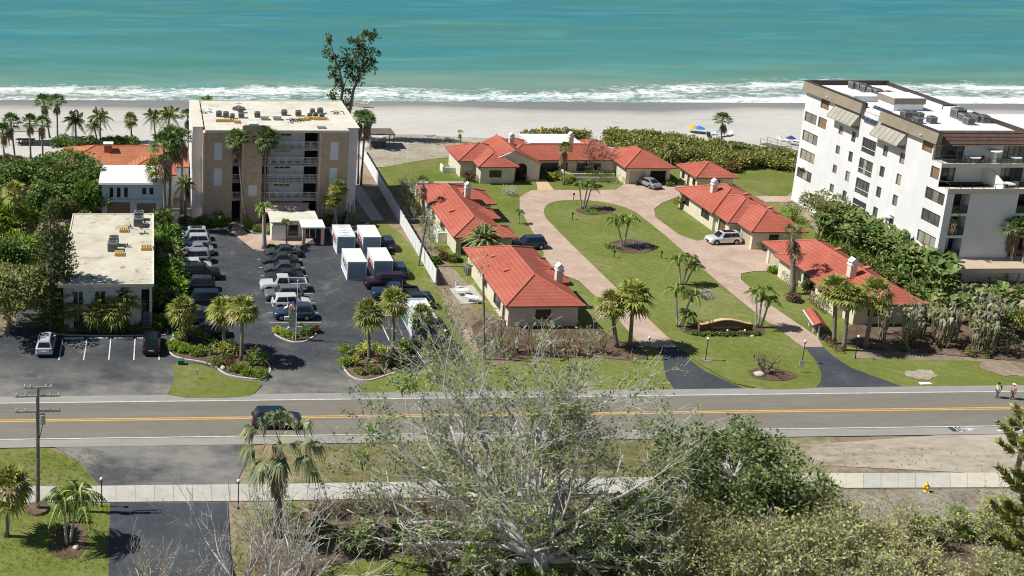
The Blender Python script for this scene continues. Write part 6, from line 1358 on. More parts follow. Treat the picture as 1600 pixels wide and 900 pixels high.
for b, t, lab in (((291, 534), (285, 484), 'leftmost sabal palm on the left planting island'), ((351, 547), (349, 484), 'middle sabal palm on the left planting island'), ((377, 564), (379, 482), 'right sabal palm on the left planting island, the tallest'), ((577, 568), (576, 491), 'left sabal palm on the right planting island'), ((614, 552), (616, 471), 'middle sabal palm on the right planting island'), ((658, 541), (660, 492), 'right small sabal palm in front of the blue container')):
    palm('sabal', b, t, 1.95 if 'small' not in lab else 1.45, lab, gs, BARK, .2, .16)
for b, t, R, lab in (((10, 838), (14, 762), 2.0, 'sabal palm at the lower left edge of the photo'), ((130, 512), (124, 470), 1.7, 'leftmost taller palm against the front of the flat roofed building'), ((167, 514), (164, 467), 1.8, 'second palm from the left against the flat roofed building'), ((197, 515), (196, 462), 1.8, 'palm beside the stair opening of the flat roofed building'), ((146, 510), (142, 448), 1.6, 'dark palm touching the front edge of the stained roof'), ((222, 512), (222, 466), 1.3, 'small palm right of the stair opening'), ((113, 514), (108, 478), 1.9, 'low palm at the left front corner of the flat roofed building'), ((155, 520), (150, 488), 1.7, 'low palm between the first and second taller front palms'), ((182, 520), (180, 486), 1.9, 'low palm left of the stair opening'), ((208, 500), (212, 447), 1.8, 'palm touching the right part of the stained roof edge')):
    palm('sabal', b, t, R, lab, None if 'edge of the photo' in lab else 'palms against the flat roofed building', BARK, .2, .16)
gv = 'sabal palms at the drive entrance'
for b, t, R, lab in (((964, 543), (955, 474), 2.1, 'left sabal palm at the left drive entrance'), ((984, 543), (990, 462), 2.6, 'right larger sabal palm at the left drive entrance'), ((1303, 537), (1306, 452), 2.2, 'left of the three sabal palms by the right drive'), ((1318, 547), (1327, 462), 2.0, 'middle one of the three sabal palms by the right drive'), ((1352, 543), (1368, 458), 2.3, 'right leaning one of the three sabal palms by the right drive')):
    palm('sabal', b, t, R, lab, gv, BARK, .24, .19)
def cluster(base, tops, R, label, group='clumps of slim arching palms on the lawns'):
    p = G(*base); root = thing('palm_clump', label, 'palm clump', p, 0, group)
    for i, t in enumerate(tops): palm('adon', (p.x+(i-len(tops)/2)*.25, p.y+.2*(i % 2), 0), t, R*U(.9, 1.1), None, trunk=PALE_T, r0=.12, r1=.09, root=root)
cluster((1063, 512), ((1057, 452), (1083, 459), (1075, 492)), 2.0, 'palm clump at the left end of the entrance wall'); cluster((1068, 446), ((1061, 405), (1080, 402), (1086, 415)), 1.8, 'palm clump in the middle of the lawn behind the entrance wall clump'); cluster((1187, 513), ((1182, 456), (1193, 452), (1203, 468)), 1.9, 'palm clump at the right end of the entrance wall')
cluster((913, 327), ((905, 287), (920, 284), (925, 290)), 1.7, 'three stemmed palm clump on the round bed at the top of the lawn'); cluster((976, 386), ((963, 342), (983, 342)), 2.0, 'twin stemmed palm clump on the mulch oval')
cluster((109, 851), ((98, 778), (122, 774)), 2.6, 'twin stemmed palms in the mulch bed at lower left')
palm('adon', (811, 350), (812, 330), 1.2, 'small young palm on the grass beside the upper left villa', None, PALE_T, .08, .06); palm('date', (43.4, 138.75, 0), (756, 373), 3.0, 'wide low date palm in front of the upper left villa', None, BARK, .3, .28)
palm('washb', (881, 289), (884, 232), 1.5, 'fan palm with a skirt on the lawn of the big villa', None, PALM_T, .17, .13); palm('wash', (1125, 247), (1129, 187), 1.9, 'lone tall fan palm above the dune shrubs', None, PALM_T, .16, .12)
palm('thin', (1239, 459), (1239, 368), 2.0, 'worn palm with hanging brown fronds on the right drive side', None, PALM_T, .34, .24); palm('thin', (1468, 437), (1487, 335), 1.6, 'leaning worn palm against the condominium front, left one', 'palms in front of the condominium', PALE_T, .2, .16); palm('washb', (1574, 442), (1587, 355), 1.8, 'palm with brown skirt against the condominium front, at right', 'palms in front of the condominium', PALE_T, .2, .16); palm('washb', (1590, 445), (1610, 360), 1.7, 'palm cut by the right photo edge in front of the condominium', 'palms in front of the condominium', PALE_T, .2, .16)
palm('thin', (662, 348), (661, 288), 1.6, 'storm worn palm with bare top beside the upper left villa', None, BARK, .22, .2)
p = G(722, 224); palm('thin', (720, 224), (719, 208), .8, 'small bent bare palm stub on the sand behind the big villa', None, BARK, .1, .08)
palm('coco', (1048, 262), (1050, 233), 1.7, 'dark feathery palm behind the garage of the big villa', None, BARK, .15, .1)
# ---- the broken fan palm in the foreground
def broken_palm():
    p = G(433, 838); t = GY(437, 692, p.y); d = t-p; r = thing('broken_fan_palm', 'storm broken fan palm with hanging fronds and thick brown skirt, in the left foreground', 'palm tree', p); rg = random.Random(5)
    m = MB(); m.tube([V((d.x*i/6, 0, d.z*i/6)) for i in range(7)], [.42, .36, .36, .38, .42, .34, .2], 10); m.build('trunk', PALM_T, r, True)
    m = MB()
    for i in range(70): fan_frond(m, V((d.x*.9, 0, d.z-.4-3.2*rg.random())), rg.uniform(0, 6.3), -1.15-.25*rg.random(), .5, 1.0, rg, 0, 7, .7, 0)
    m.build('dead_fronds', [DEAD_L], r)
    m = MB(); BR = leafmat('grey_green_fronds', [(.05, .08, .035), (.10, .13, .06), (.17, .19, .10), (.30, .27, .16)])
    o = V((d.x, 0, d.z))
    for az, el, pet, mi, dr in ((2.9, .55, 2.6, 0, 1.5), (3.3, .1, 2.3, 0, 1.6), (.25, .75, 2.6, 0, 1.3), (-.15, .2, 2.6, 0, 1.5), (1.55, 1.35, 2.0, 0, .5), (2.2, 1.0, 1.9, 0, 1.2), (3.9, -.35, 2.0, 0, 1.5), (5.4, .1, 2.4, 0, 1.4), (4.6, -.1, 1.8, 0, 1.5), (.6, -.2, 2.2, 0, 1.4), (5.9, -.4, 2.6, 0, 1.4), (3.5, -.75, 2.2, 0, 1.2), (1.0, .5, 2.1, 0, 1.3), (2.6, .3, 2.5, 1, 1.4), (4.2, .5, 1.8, 1, 1.3), (1.9, .8, 2.3, 0, 1.3), (.9, 1.1, 2.1, 0, .9), (3.0, 1.0, 2.3, 0, 1.1), (4.9, .6, 2.0, 0, 1.3), (5.7, .5, 2.4, 0, 1.4)):
        fan_frond(m, o, az, el, pet, 1.35, rg, mi, 15, dr)
    m.build('crown', [BR, DEAD_L, STALK], r)
broken_palm()
# ---- leafy crowns
G_DARK = leafmat('dark_green_leaves', [(.025, .055, .012), (.06, .10, .02), (.105, .15, .032), (.17, .20, .06)]); G_MID = leafmat('mid_green_leaves', [(.035, .08, .012), (.08, .14, .02), (.14, .20, .04)]); G_BRT = leafmat('bright_green_leaves', [(.06, .12, .008), (.11, .18, .015), (.18, .24, .03)])
G_OLV = leafmat('olive_leaves', [(.05, .065, .018), (.09, .105, .03), (.15, .155, .05), (.21, .20, .08)]); G_GRAPE = leafmat('sea_grape_leaves', [(.055, .075, .016), (.125, .145, .028), (.21, .21, .055), (.24, .18, .08)]); G_RED = leafmat('russet_leaves', [(.06, .025, .015), (.11, .05, .03), (.09, .09, .03)]); G_YEL = leafmat('yellow_green_leaves', [(.14, .17, .02), (.24, .26, .03), (.32, .32, .06)])
G_BRN = leafmat('brown_clipped_leaves', [(.05, .03, .018), (.09, .06, .035), (.13, .09, .055)], .1); G_GRAY = leafmat('grey_dead_leaves', [(.13, .125, .11), (.22, .215, .19), (.33, .32, .29), (.16, .13, .09)], .15); G_SCRUB = leafmat('scrub_leaves', [(.15, .16, .05), (.25, .26, .075), (.36, .35, .13)])
def cloud(mb, clumps, n, L, W, rg, shell=.55, flat=.25):
    for c, r in clumps:
        c = V(c); r = V(r) if not isinstance(r, (int, float)) else V((r, r, r))
        for _ in range(n):
            d = V((rg.gauss(0, 1), rg.gauss(0, 1), rg.gauss(0, 1))).normalized(); k = shell+(1-shell)*rg.random()
            if d.z < -.3 and rg.random() < .6: d.z = -d.z
            p = c+V((d.x*r.x, d.y*r.y, d.z*r.z))*k
            dd = (d+V((rg.gauss(0, .6), rg.gauss(0, .6), rg.gauss(0, .5)-flat))).normalized(); nn = V((rg.gauss(0, .6), rg.gauss(0, .6), 1))
            mb.leaf(p, dd, nn, L*rg.uniform(.7, 1.3), W*rg.uniform(.7, 1.3))
_tm = {}
def bush_mesh(key, R, H, nclump, n, L, W, seed, m):
    k = (key, seed)
    if k in _tm: return _tm[k]
    rg = random.Random(seed*31+7); mb = MB(); cl = []
    for i in range(nclump):
        a = rg.uniform(0, 6.28); q = R*math.sqrt(rg.random())*.75; cr = R*rg.uniform(.28, .48); cl.append(((q*math.cos(a), q*math.sin(a), H*rg.uniform(.35, .8)*(1-.35*(q/R)**2)), (cr, cr, cr*min(1.1, H/R)*.9)))
    cloud(mb, cl, n, L, W, rg); me = mb.mesh('foliage', m); _tm[k] = me; return me
def stems_mesh(R, H, seed, n=6, m=None):
    k = ('stems', round(R, 1), round(H, 1), seed)
    if k in _tm: return _tm[k]
    rg = random.Random(seed); mb = MB()
    for i in range(n):
        a = rg.uniform(0, 6.28); q = R*.55*rg.random(); mb.tube([(0.1*math.cos(a), .1*math.sin(a), 0), (q*.5*math.cos(a), q*.5*math.sin(a), H*.4), (q*math.cos(a), q*math.sin(a), H*.75)], [.05+.012*H, .04+.006*H, .02], 5)
    me = mb.mesh('stem', m or BARK); _tm[k] = me; return me
def shrub(px, R, H, m, label, group=None, dens=90, L=.26, W=.13, ncl=10, cat='shrub', name='shrub', sc=1, key=None):
    p = G(*px); r = thing(name, label, cat, p, U(0, 6.28), group, sc); v = rnd.randrange(3)
    put(bush_mesh(key or (m.name, round(R, 1), round(H, 1), dens, L), R, H, ncl, dens, L, W, v, m), 'foliage', r); put(stems_mesh(R, H, v), 'stem', r); return r
def tree(px, H, R, m, label, group=None, ncl=26, dens=120, L=.42, W=.22, seed=1, trunk=BARK, tr=.22, lean=(0, 0), cz=.62, rz_=None, crk=1):
    p = G(*px); r = thing('broadleaf_tree', label, 'tree', p, 0, group); rg = random.Random(seed*17+3); cl = []; tm = MB(); c0 = V((lean[0], lean[1], H*cz)); Rz = rz_ or H*(1-cz)
    tm.tube([(0, 0, 0), (lean[0]*.3, lean[1]*.3, H*.22), (lean[0]*.7, lean[1]*.7, H*.45)], [tr*1.4, tr, tr*.7], 8)
    for i in range(ncl):
        d = V((rg.gauss(0, 1), rg.gauss(0, 1), rg.gauss(0, .8))).normalized()*rg.uniform(.35, .85); q = c0+V((d.x*R, d.y*R, d.z*Rz)); cr = R*rg.uniform(.20, .34)*crk; cl.append((q, (cr, cr, cr*.8)))
        if i % 2 == 0: tm.tube([(lean[0]*.6, lean[1]*.6, H*.40), (c0+q)/2-V((0, 0, .3)), q], [tr*.45, tr*.28, .03], 5)
    tm.build('trunk', trunk, r, True); mb = MB(); cloud(mb, cl, dens, L, W, rg); mb.build('crown', m, r); return r
# left hand trees
gt = 'dense broadleaf trees at the left edge'
for i, (px, H, R, m, lab, L) in enumerate((((40, 330), 8, 6.0, G_DARK, 'dense dark tree behind the tall pines, below the tall beach palms', .5), ((105, 330), 8.5, 6.0, G_DARK, 'broad dark tree overlapping the orange roof', .5), ((140, 345), 6.5, 4.2, G_MID, 'green tree beside the blue house left wall', .45), ((10, 395), 7.5, 5.0, G_BRT, 'bright green tree at the left edge above the side drive', .5), ((15, 520), 8, 5.0, G_OLV, 'large olive green tree at the left edge beside the front bays', .42),
        ((85, 288), 5.0, 3.5, G_OLV, 'sparse grey-green tree left of the orange roof', .32), ((112, 300), 6.5, 4.4, G_MID, 'leafy mid green tree below the orange roof chimney', .45), ((0, 330), 7, 5, G_MID, 'leafy tree at the left edge under the leftmost fan palms', .45), ((2, 465), 7, 4.2, G_DARK, 'dark tree at the left edge over the side drive mouth', .45), ((135, 395), 5.5, 3.2, G_DARK, 'dark tree hugging the left side of the stained roof', .42), ((30, 440), 6, 3.6, G_BRT, 'bright leafy tree over the shaded side drive', .45), ((70, 365), 7, 4, G_DARK, 'dark tree behind the grey car on the side drive', .45))):
    tree(px, H, R, m, lab, gt, 40, 170, L, L*.55, i+1)
palm('sabal', (24, 400), (22, 300), 1.9, 'shaggy palm among the left trees, right of the edge', gt and 'palms among the left hand trees', BARK); palm('sabal', (36, 405), (30, 355), 2.0, 'yellowish palm over the bright tree at left', 'palms among the left hand trees', BARK)
# Norfolk pines
PINE_L = leafmat('pine_needles', [(.035, .06, .014), (.065, .095, .022), (.11, .13, .04)], .2); PINE_O = leafmat('olive_pine_needles', [(.09, .10, .02), (.16, .17, .04), (.25, .24, .08)], .2)
def pine(px, top, R, label, m=PINE_L, tiers=22, per=6, base_k=.12, group='tall tiered pines', dens=1, up=.25, fl=.5):
    p = G(*px); t = GY(*top, p.y); H = t.z; r = thing('tiered_pine', label, 'pine tree', p, 0, group); rg = random.Random(int(px[0])); dx = t.x-p.x
    m_ = MB(); m_.tube([(0, 0, 0), (dx*.5, 0, H*.5), (dx, 0, H)], [.26, .17, .04], 8); m_.build('trunk', BARK, r, True); mb = MB(); bm = MB()
    for i in range(tiers):
        u = base_k+(1-base_k)*i/tiers; z = H*u; L = R*(1-u)**.6*rg.uniform(.85, 1.1)+.25
        for k in range(per):
            a = 2*PI*(k+.5*(i % 2))/per+rg.uniform(-.15, .15); d = V((math.cos(a), math.sin(a), -.06)); s = V((-d.y, d.x, 0)); o = V((dx*u, 0, z)); nseg = max(3, int(L/.28))
            bm.tube([o, o+d*L*.6, o+d*L+V((0, 0, L*up))], [.045, .03, .012], 4)
            kk = max(5, int(L/.16))
            for j in range(1, kk+1):
                v = j/kk
                if v < .18: continue
                q = o+d*L*v+V((0, 0, L*up*v*v)); ax = (d+V((0, 0, 2*up*v))).normalized(); e1 = perp(ax); e2 = e1.cross(ax)
                for e in range(2+dens):
                    an = rg.uniform(0, 6.28); rd = e1*math.cos(an)+e2*math.sin(an); mb.leaf(q, (rd*.75+ax*.7+V((0, 0, .2))).normalized(), ax+V((rg.gauss(0, .4), rg.gauss(0, .4), .3)), fl*(1-.35*v)*rg.uniform(.8, 1.2), fl*.34)
    bm.build('branch', BARK, r); mb.build('crown', m, r)
pine((80, 515), (78, 312), 2.9, 'tall dark tiered pine at left, in front of the flat roofed building', tiers=24, per=6, base_k=.08); pine((97, 508), (101, 356), 2.3, 'shorter tiered pine beside the stained roof corner', tiers=15, per=6, base_k=.15)
pine((1584, 766), (1610, 632), 2.7, 'tiered pine at the right edge beyond the sidewalk', PINE_O, 4, 4, .45, 'tiered pines at the right edge', 4, .55, .75); pine((1606, 905), (1632, 700), 4.0, 'tiered pine in the lower right corner', PINE_O, 6, 4, .25, 'tiered pines at the right edge', 4, .5, .85)
# beach tree: a tall sparse Y
def branchy(root, m, lm, starts, levels, rg, L0, r0, spread, kids, leafp, leafL, leafn, shrink=.62, upb=.15, minr=.012, nside=5, twig_n=3, wob=.14):
    bm, lf = MB(), MB()
    def grow(p, d, L, r, lev):
        n = 5 if lev <= 1 else 3; pts = [p]; q = p; dd = d
        for i in range(n):
            dd = (dd+V((rg.gauss(0, wob), rg.gauss(0, wob), rg.gauss(0, wob*.8)+upb*.2))).normalized(); q = q+dd*L/n; pts.append(q)
        rs = [max(minr, r*(1-.55*i/n)) for i in range(n+1)]
        bm.tube(pts, rs, nside if lev <= 1 else twig_n, 0, lev <= 1)
        if lev >= levels-1 and rg.random() < leafp:
            for _ in range(leafn):
                a = pts[rg.randrange(1, n+1)]+V((rg.gauss(0, .14), rg.gauss(0, .14), rg.gauss(0, .12))); lf.leaf(a, V((rg.gauss(0, 1), rg.gauss(0, 1), rg.gauss(0, .7)+.2)), V((rg.gauss(0, 1), rg.gauss(0, 1), 1)), leafL*rg.uniform(.7, 1.3), leafL*.5)
        if lev >= levels: return
        k = kids[min(lev, len(kids)-1)]
        for i in range(k):
            t = rg.uniform(.25, 1) if i else 1.0; j = min(n, max(1, int(t*n))); a = rg.uniform(0, 6.28); s = perp(dd); u = s.cross(dd); sp = spread*rg.uniform(.5, 1.3)*(0.5 if i == 0 else 1)
            nd = (dd*math.cos(sp)+(s*math.cos(a)+u*math.sin(a))*math.sin(sp)+V((0, 0, upb))).normalized(); grow(pts[j], nd, L*shrink*rg.uniform(.75, 1.2), rs[j]*.68, lev+1)
    for (p, d, L, r) in starts: grow(V(p), V(d).normalized(), L, r, 0)
    if root: 
        bm.build('branch', m, root, True)
        if lf.v: lf.build('foliage', lm, root)
    return bm, lf
def beach_tree():
    p = G(534, 217); r = thing('beach_tree', 'tall sparse forked tree standing alone against the sea', 'tree', p); rg = random.Random(4); t = lambda x, y: GY(x, y, p.y)-p
    tm = MB(); limbs = [[(0, 0, 0), t(530, 170), t(536, 137), t(530, 110), t(519, 80), t(515, 58)], [(.3, 0, 0), t(548, 165), t(553, 140), t(562, 118), t(568, 90), t(578, 62)], [t(536, 137), t(545, 118), t(556, 100), t(552, 75)], [t(553, 140), t(560, 112), t(575, 100)], [t(530, 170), t(522, 150), t(516, 140)], [t(548, 165), t(540, 150)], [t(562, 118), t(550, 90)], [t(530, 110), t(540, 95)]]
    for i, l in enumerate(limbs): k = len(l); tm.tube([V(q)+V((0, rg.uniform(-.6, .6)*(j > 1), 0)) for j, q in enumerate(l)], [(.38 if i < 2 else .16)*(1-.8*j/(k-1)) for j in range(k)], 7)
    tm.build('trunk', BARK, r, True); mb = MB(); cl = []
    for x, y, n, s in ((516, 62, 2, 5), (515, 80, 2, 6), (522, 95, 2, 5), (530, 100, 2, 6), (540, 95, 3, 7), (550, 80, 4, 7), (560, 70, 4, 8), (568, 80, 4, 9), (576, 62, 4, 8), (580, 55, 2, 5), (565, 95, 5, 9), (555, 100, 4, 8), (545, 110, 3, 7), (575, 100, 4, 8), (584, 98, 2, 5), (570, 110, 3, 7), (560, 118, 3, 6), (555, 128, 2, 6), (518, 112, 2, 4), (523, 118, 2, 4), (530, 128, 1, 4), (520, 150, 3, 6), (530, 160, 4, 7), (540, 165, 4, 7), (535, 178, 3, 6), (545, 150, 2, 5), (528, 140, 2, 5), (550, 120, 2, 6), (548, 65, 2, 5), (585, 80, 1, 4), (572, 50, 2, 4)):
        c = t(x, y); cl += [(c+V((rg.gauss(0, s*.08), rg.gauss(0, s*.11), rg.gauss(0, s*.08))), s*.115) for _ in range(n+1)]
    cloud(mb, cl, 31, .5, .32, rg, .3); mb.build('crown', leafmat('beach_tree_leaves', [(.015, .03, .008), (.04, .06, .012), (.08, .085, .018)]), r)
beach_tree()
# ---- dune shrubs, each a clump of its own
gdune = 'sea grape clumps along the dune'
def row(px_list, R, H, m, labels, group, **k):
    for i, px in enumerate(px_list): shrub(px, R*U(.85, 1.2), H*U(.85, 1.15), m, labels, group, **k)
dl = 'olive green sea grape clump in the dune thicket'
pts = [(832, 219), (848, 218), (862, 217), (878, 216), (893, 217), (908, 219)]
row(pts, 2.2, 2.0, G_GRAPE, 'sea grape clump in the short dune row behind the big villa', 'short row of sea grapes behind the big villa', dens=70, L=.4, W=.28, key=('g1',))
pts = []
for x in range(958, 1240, 14):
    y0 = 217 if x < 1000 else 217+(x-1000)*.16; y1 = min(262, 232+(x-958)*.22) if x > 985 else 226
    y = y0
    while y <= y1: pts.append((x+U(-5, 5), y+U(-1.5, 1.5)+3)); y += 8.5
row(pts, 2.3, 2.2, G_GRAPE, dl, gdune, dens=70, L=.42, W=.3, key=('g2',))
row([(1132, 262), (1142, 268), (1150, 262)], 1.6, 1.8, leafmat('reddish_grape_leaves', [(.06, .06, .02), (.12, .09, .03), (.17, .07, .035)]), 'reddish shrub behind the small square outbuilding', 'reddish shrubs behind the outbuilding', dens=60, L=.35, W=.22)
for i, (x, y) in enumerate(((1140, 226), (1150, 229), (1160, 227), (1168, 232), (1178, 231), (1188, 234))): shrub((x, y), 1.3, .45, G_MID, 'low green dune creeper patch on pale sand', 'low creeper patches on the dune', 40, .3, .2, 6)
row([(88, 228), (98, 226), (106, 229), (125, 228), (142, 226), (168, 226), (182, 226), (196, 225), (208, 226)], 1.5, 1.4, G_MID, 'low green beach hedge clump behind the orange roofed house', 'beach hedge behind the orange roofed house', dens=70, L=.3, W=.2, key=('bh',))
row([(12, 250), (28, 252), (2, 252)], 1.4, .9, G_BRN, 'low brown hedge clump on the left beach lawn', 'brown hedge on the left beach lawn', dens=70, key=('bh2',))
# hedge between the flat roofed building and the parked cars
for i, (px, R, H, m, lab) in enumerate((((250, 372), 1.9, 4.2, G_DARK, 'farthest dark shrub beside the flat roofed building'), ((262, 392), 2.2, 3.2, G_MID, 'leafy shrub by the silver cars'), ((258, 410), 2.1, 3.2, G_MID, 'green shrub second from the silver cars'), ((268, 425), 2.1, 3.0, G_OLV, 'olive shrub beside the white hatchback'), ((262, 446), 2.3, 3.4, G_MID, 'big green shrub beside the big black suv'), ((270, 468), 2.2, 3.6, G_BRT, 'bright drooping shrub above the leftmost island palm'), ((258, 490), 1.8, 3.4, G_DARK, 'dark shrub near the building corner'), ((248, 515), 1.2, 1.6, G_MID, 'small shrub at the right front corner of the flat roofed building'))):
    shrub(px, R, H, m, lab, 'shrubs between the flat roofed building and the parked cars', 105, .42, .24, 13, sc=1.12)
palm('adon', (262, 440), (258, 404), 2.2, 'arching green palm in the hedge beside the parked cars', None, BARK)
# bed in front of the flat roofed building
for i, x in enumerate(range(92, 246, 11)): shrub((x, 516+3*(i % 2)), .95, 1.0+.5*(i % 3 == 0), (G_DARK, G_MID, G_OLV)[i % 3], 'low shrub in the shaded bed under the flat roofed building palms', 'low shrubs under the flat roofed building palms', 60, .26, .14, 8, key=('fb', i % 3))
shrub((70, 505), 1.0, 1.1, G_BRT, 'bright yellow-green shrub beside the roof racked white suv'); shrub((88, 500), 1.6, 3.2, G_YEL, 'tall yellowish shrub at the foot of the tall pine')
# ---- rosette plants and island beds
def rosette_mesh(n, L, W, m, seed, up=.8, key='r'):
    k = (key, n, L, W, m.name, seed)
    if k in _tm: return _tm[k]
    rg = random.Random(seed); mb = MB()
    for i in range(n):
        a = i*2.4; e = up*(1-i/n)+.15; d = V((math.cos(a)*math.cos(e), math.sin(a)*math.cos(e), math.sin(e))); s = perp(d)*W/2; l = L*rg.uniform(.75, 1.15); mid = d*l*.55+V((0, 0, l*.12)); tip = d*l-V((0, 0, l*.18)); mb.add([s*.5, -s*.5, mid-s, mid+s, tip], [(0, 1, 2, 3), (3, 2, 4)])
    me = mb.mesh('leaf_rosette', m); _tm[k] = me; return me
def rosette(px, L, m, label, group, n=26, W=.12, up=1.2, h=.25):
    r = thing('rosette_plant', label, 'plant', G(*px), U(0, 6), group, U(1.15, 1.5)); o = put(rosette_mesh(n, L, W, m, rnd.randrange(3), up), 'leaf_rosette', r); o.location = (0, 0, h); o2 = put(stems_mesh(.2, .4, 1, 3), 'stem', r); return r
gi = 'rosette plants on the planting islands'
for px, L, m, lab in (((285, 531), 1.0, G_YEL, 'yellow-green rosette'), ((297, 530), 1.1, G_BRT, 'bright rosette'), ((310, 531), 1.1, G_BRT, 'bright rosette'), ((276, 535), .9, G_BRT, 'bright rosette'), ((322, 537), .9, G_MID, 'green rosette'), ((335, 543), .9, G_MID, 'green rosette'), ((348, 553), 1.0, G_YEL, 'yellow-green rosette'), ((362, 552), 1.2, G_YEL, 'yellow-green rosette'), ((372, 556), 1.0, G_OLV, 'olive rosette'), ((330, 555), .9, G_OLV, 'olive rosette'), ((392, 572), 1.2, G_MID, 'green spiky rosette'), ((412, 572), 1.2, G_MID, 'green spiky rosette'), ((398, 560), .9, G_OLV, 'olive rosette'),
        ((566, 557), 1.1, G_YEL, 'yellow-green rosette'), ((572, 552), 1.0, G_YEL, 'yellow-green rosette'), ((587, 553), 1.0, G_BRT, 'bright rosette'), ((600, 560), 1.0, G_YEL, 'yellow-green rosette'), ((592, 566), .9, G_RED, 'rust red rosette'), ((555, 572), 1.1, G_YEL, 'golden rosette'), ((622, 565), 1.1, G_MID, 'green rosette'), ((635, 552), 1.0, G_BRT, 'bright rosette'), ((648, 550), 1.0, G_BRT, 'bright rosette'), ((660, 556), .9, G_MID, 'green rosette'), ((628, 548), 1.0, G_MID, 'green rosette'), ((576, 578), .8, G_OLV, 'olive rosette'), ((600, 575), .9, G_OLV, 'olive rosette')):
    rosette(px, L, m, lab+(' plant on the left planting island' if px[0] < 500 else ' plant on the right planting island'), gi)
for px, R, H, m, lab in (((270, 546), .9, .8, G_BRT, 'left end of the clipped hedge on the left island'), ((283, 549), .9, .8, G_BRT, 'clipped hedge shrub along the left island kerb'), ((297, 552), .9, .8, G_BRT, 'clipped hedge shrub along the left island kerb'), ((310, 553), .9, .8, G_BRT, 'clipped hedge shrub along the left island kerb'), ((338, 570), .8, .7, G_OLV, 'grey-green mounded shrub left of the pale rock'), ((369, 583), .8, .8, G_BRT, 'bright round shrub at the front of the left island'), ((383, 586), .8, .8, G_BRT, 'second bright round shrub at the front of the left island'), ((406, 588), .85, .8, G_BRT, 'bright round shrub at the right tip of the left island'), ((354, 560), .7, .6, G_OLV, 'low olive shrub in the middle of the left island'), ((360, 572), .6, .5, G_RED, 'low russet shrub under the tallest island palm'),
        ((547, 557), 1.0, 1.3, G_BRT, 'rounded bright hedge at the left tip of the right island'), ((540, 572), .8, 1.0, G_BRT, 'rounded bright shrub at the kerb of the right island'), ((585, 585), .7, .5, G_OLV, 'low olive shrub at the front of the right island'), ((562, 585), .6, .5, G_OLV, 'low olive shrub by the golden rosette'), ((630, 574), 1.0, .9, G_OLV, 'pale grey-green shrub by the grey rock'), ((613, 572), .8, .7, G_MID, 'green shrub behind the grey rock'),
        ((440, 522), .8, .7, G_YEL, 'yellow-green shrub at the left of the kerbed sign island'), ((452, 526), .8, .7, G_BRT, 'bright shrub under the sign pillar'), ((476, 524), .9, .9, G_DARK, 'dark shrub right of the flagpole'), ((487, 520), .7, .7, G_RED, 'russet shrub at the right end of the kerbed sign island'), ((464, 519), .7, .7, G_MID, 'green shrub behind the flagpole')):
    shrub(px, R*1.2, H*1.1, m, lab, 'clipped hedge shrubs on the left island' if 'along the left' in lab else None, 90, .2, .1, 8)
# brown clipped dome
r = thing('clipped_shrub', 'big brown dome shaped clipped shrub in front of the blue fronted container', 'shrub', G(677, 556)); mb = MB(); cloud(mb, [((0, 0, 1.9), (1.25, 1.25, 1.5)), ((0, 0, 1.1), (1.0, 1.0, 1.1))], 900, .22, .12, random.Random(3), .88); mb.build('foliage', G_BRN, r); put(stems_mesh(1.0, 2, 2, 8), 'stem', r)
r = thing('clipped_shrub', 'dark brown-green clipped shrub at the right end of the bare bird of paradise bed', 'shrub', G(1570, 552)); mb = MB(); cloud(mb, [((0, 0, 1.1), (1.3, 1.2, 1.25))], 900, .22, .12, random.Random(4), .85); mb.build('foliage', leafmat('brown_green_leaves', [(.035, .05, .015), (.06, .07, .025), (.09, .08, .04)]), r); put(stems_mesh(1.0, 2, 2, 8), 'stem', r)
m = MB(); m.tube([(0, 0, 0), (0, 0, 1.0)], .05, 5); m.box(-.35, .35, -.2, .2, 1.0, 1.3); o = m.build('mailbox', WHITE_P); o.location = G(691, 533); tag(o, 'white mailbox on a post beside the brown dome shrub', 'mailbox')
# beds by the tan building
for px, R, H, m, lab in (((288, 352), 1.2, 1.4, G_BRN, 'brownish shrub at the left front of the tan building'), ((302, 354), 1.2, 1.2, G_OLV, 'olive shrub at the left front of the tan building'), ((317, 354), 1.2, 1.9, G_DARK, 'dark spiky shrub at the left front of the tan building'), ((333, 353), 1.1, 1.4, G_MID, 'grey-green agave like shrub in front of the tan brick wall'), ((351, 352), 1.0, 1.5, G_BRT, 'bright shrub left of the tower entrance'), ((388, 357), 1.0, 1.2, G_BRT, 'bright shrub right of the tower entrance'), ((402, 362), .9, .8, G_MID, 'low green shrub at the brick court edge, left of the white trunked palm'), ((418, 364), .9, .8, G_YEL, 'yellow-green low shrub behind the white trunked palm'), ((430, 362), 1.0, 1.4, G_MID, 'green shrub at the corner of the entrance pavilion'), ((446, 363), .8, .8, G_MID, 'low green shrub at the pavilion wall'), ((458, 362), .8, .8, G_BRT, 'low bright shrub left of the pavilion porch'),
        ((508, 352), 1.2, .9, G_BRT, 'low bright shrub near the far left container'), ((533, 343), 1.2, 1.6, G_MID, 'green shrub under the corner palms'), ((545, 348), 1.0, 1.5, G_OLV, 'grey-green shrub right of the corner palms'), ((515, 345), 1.2, 1.6, G_DARK, 'dark shrub against the right tan brick wall'), ((340, 345), 1.2, 2.4, G_DARK, 'tall dark shrub against the left tan brick wall'), ((425, 388), .6, .5, G_BRT, 'small bright plant by the first sedan')):
    shrub(px, R, H, m, lab, None, 80, .26, .13, 9)
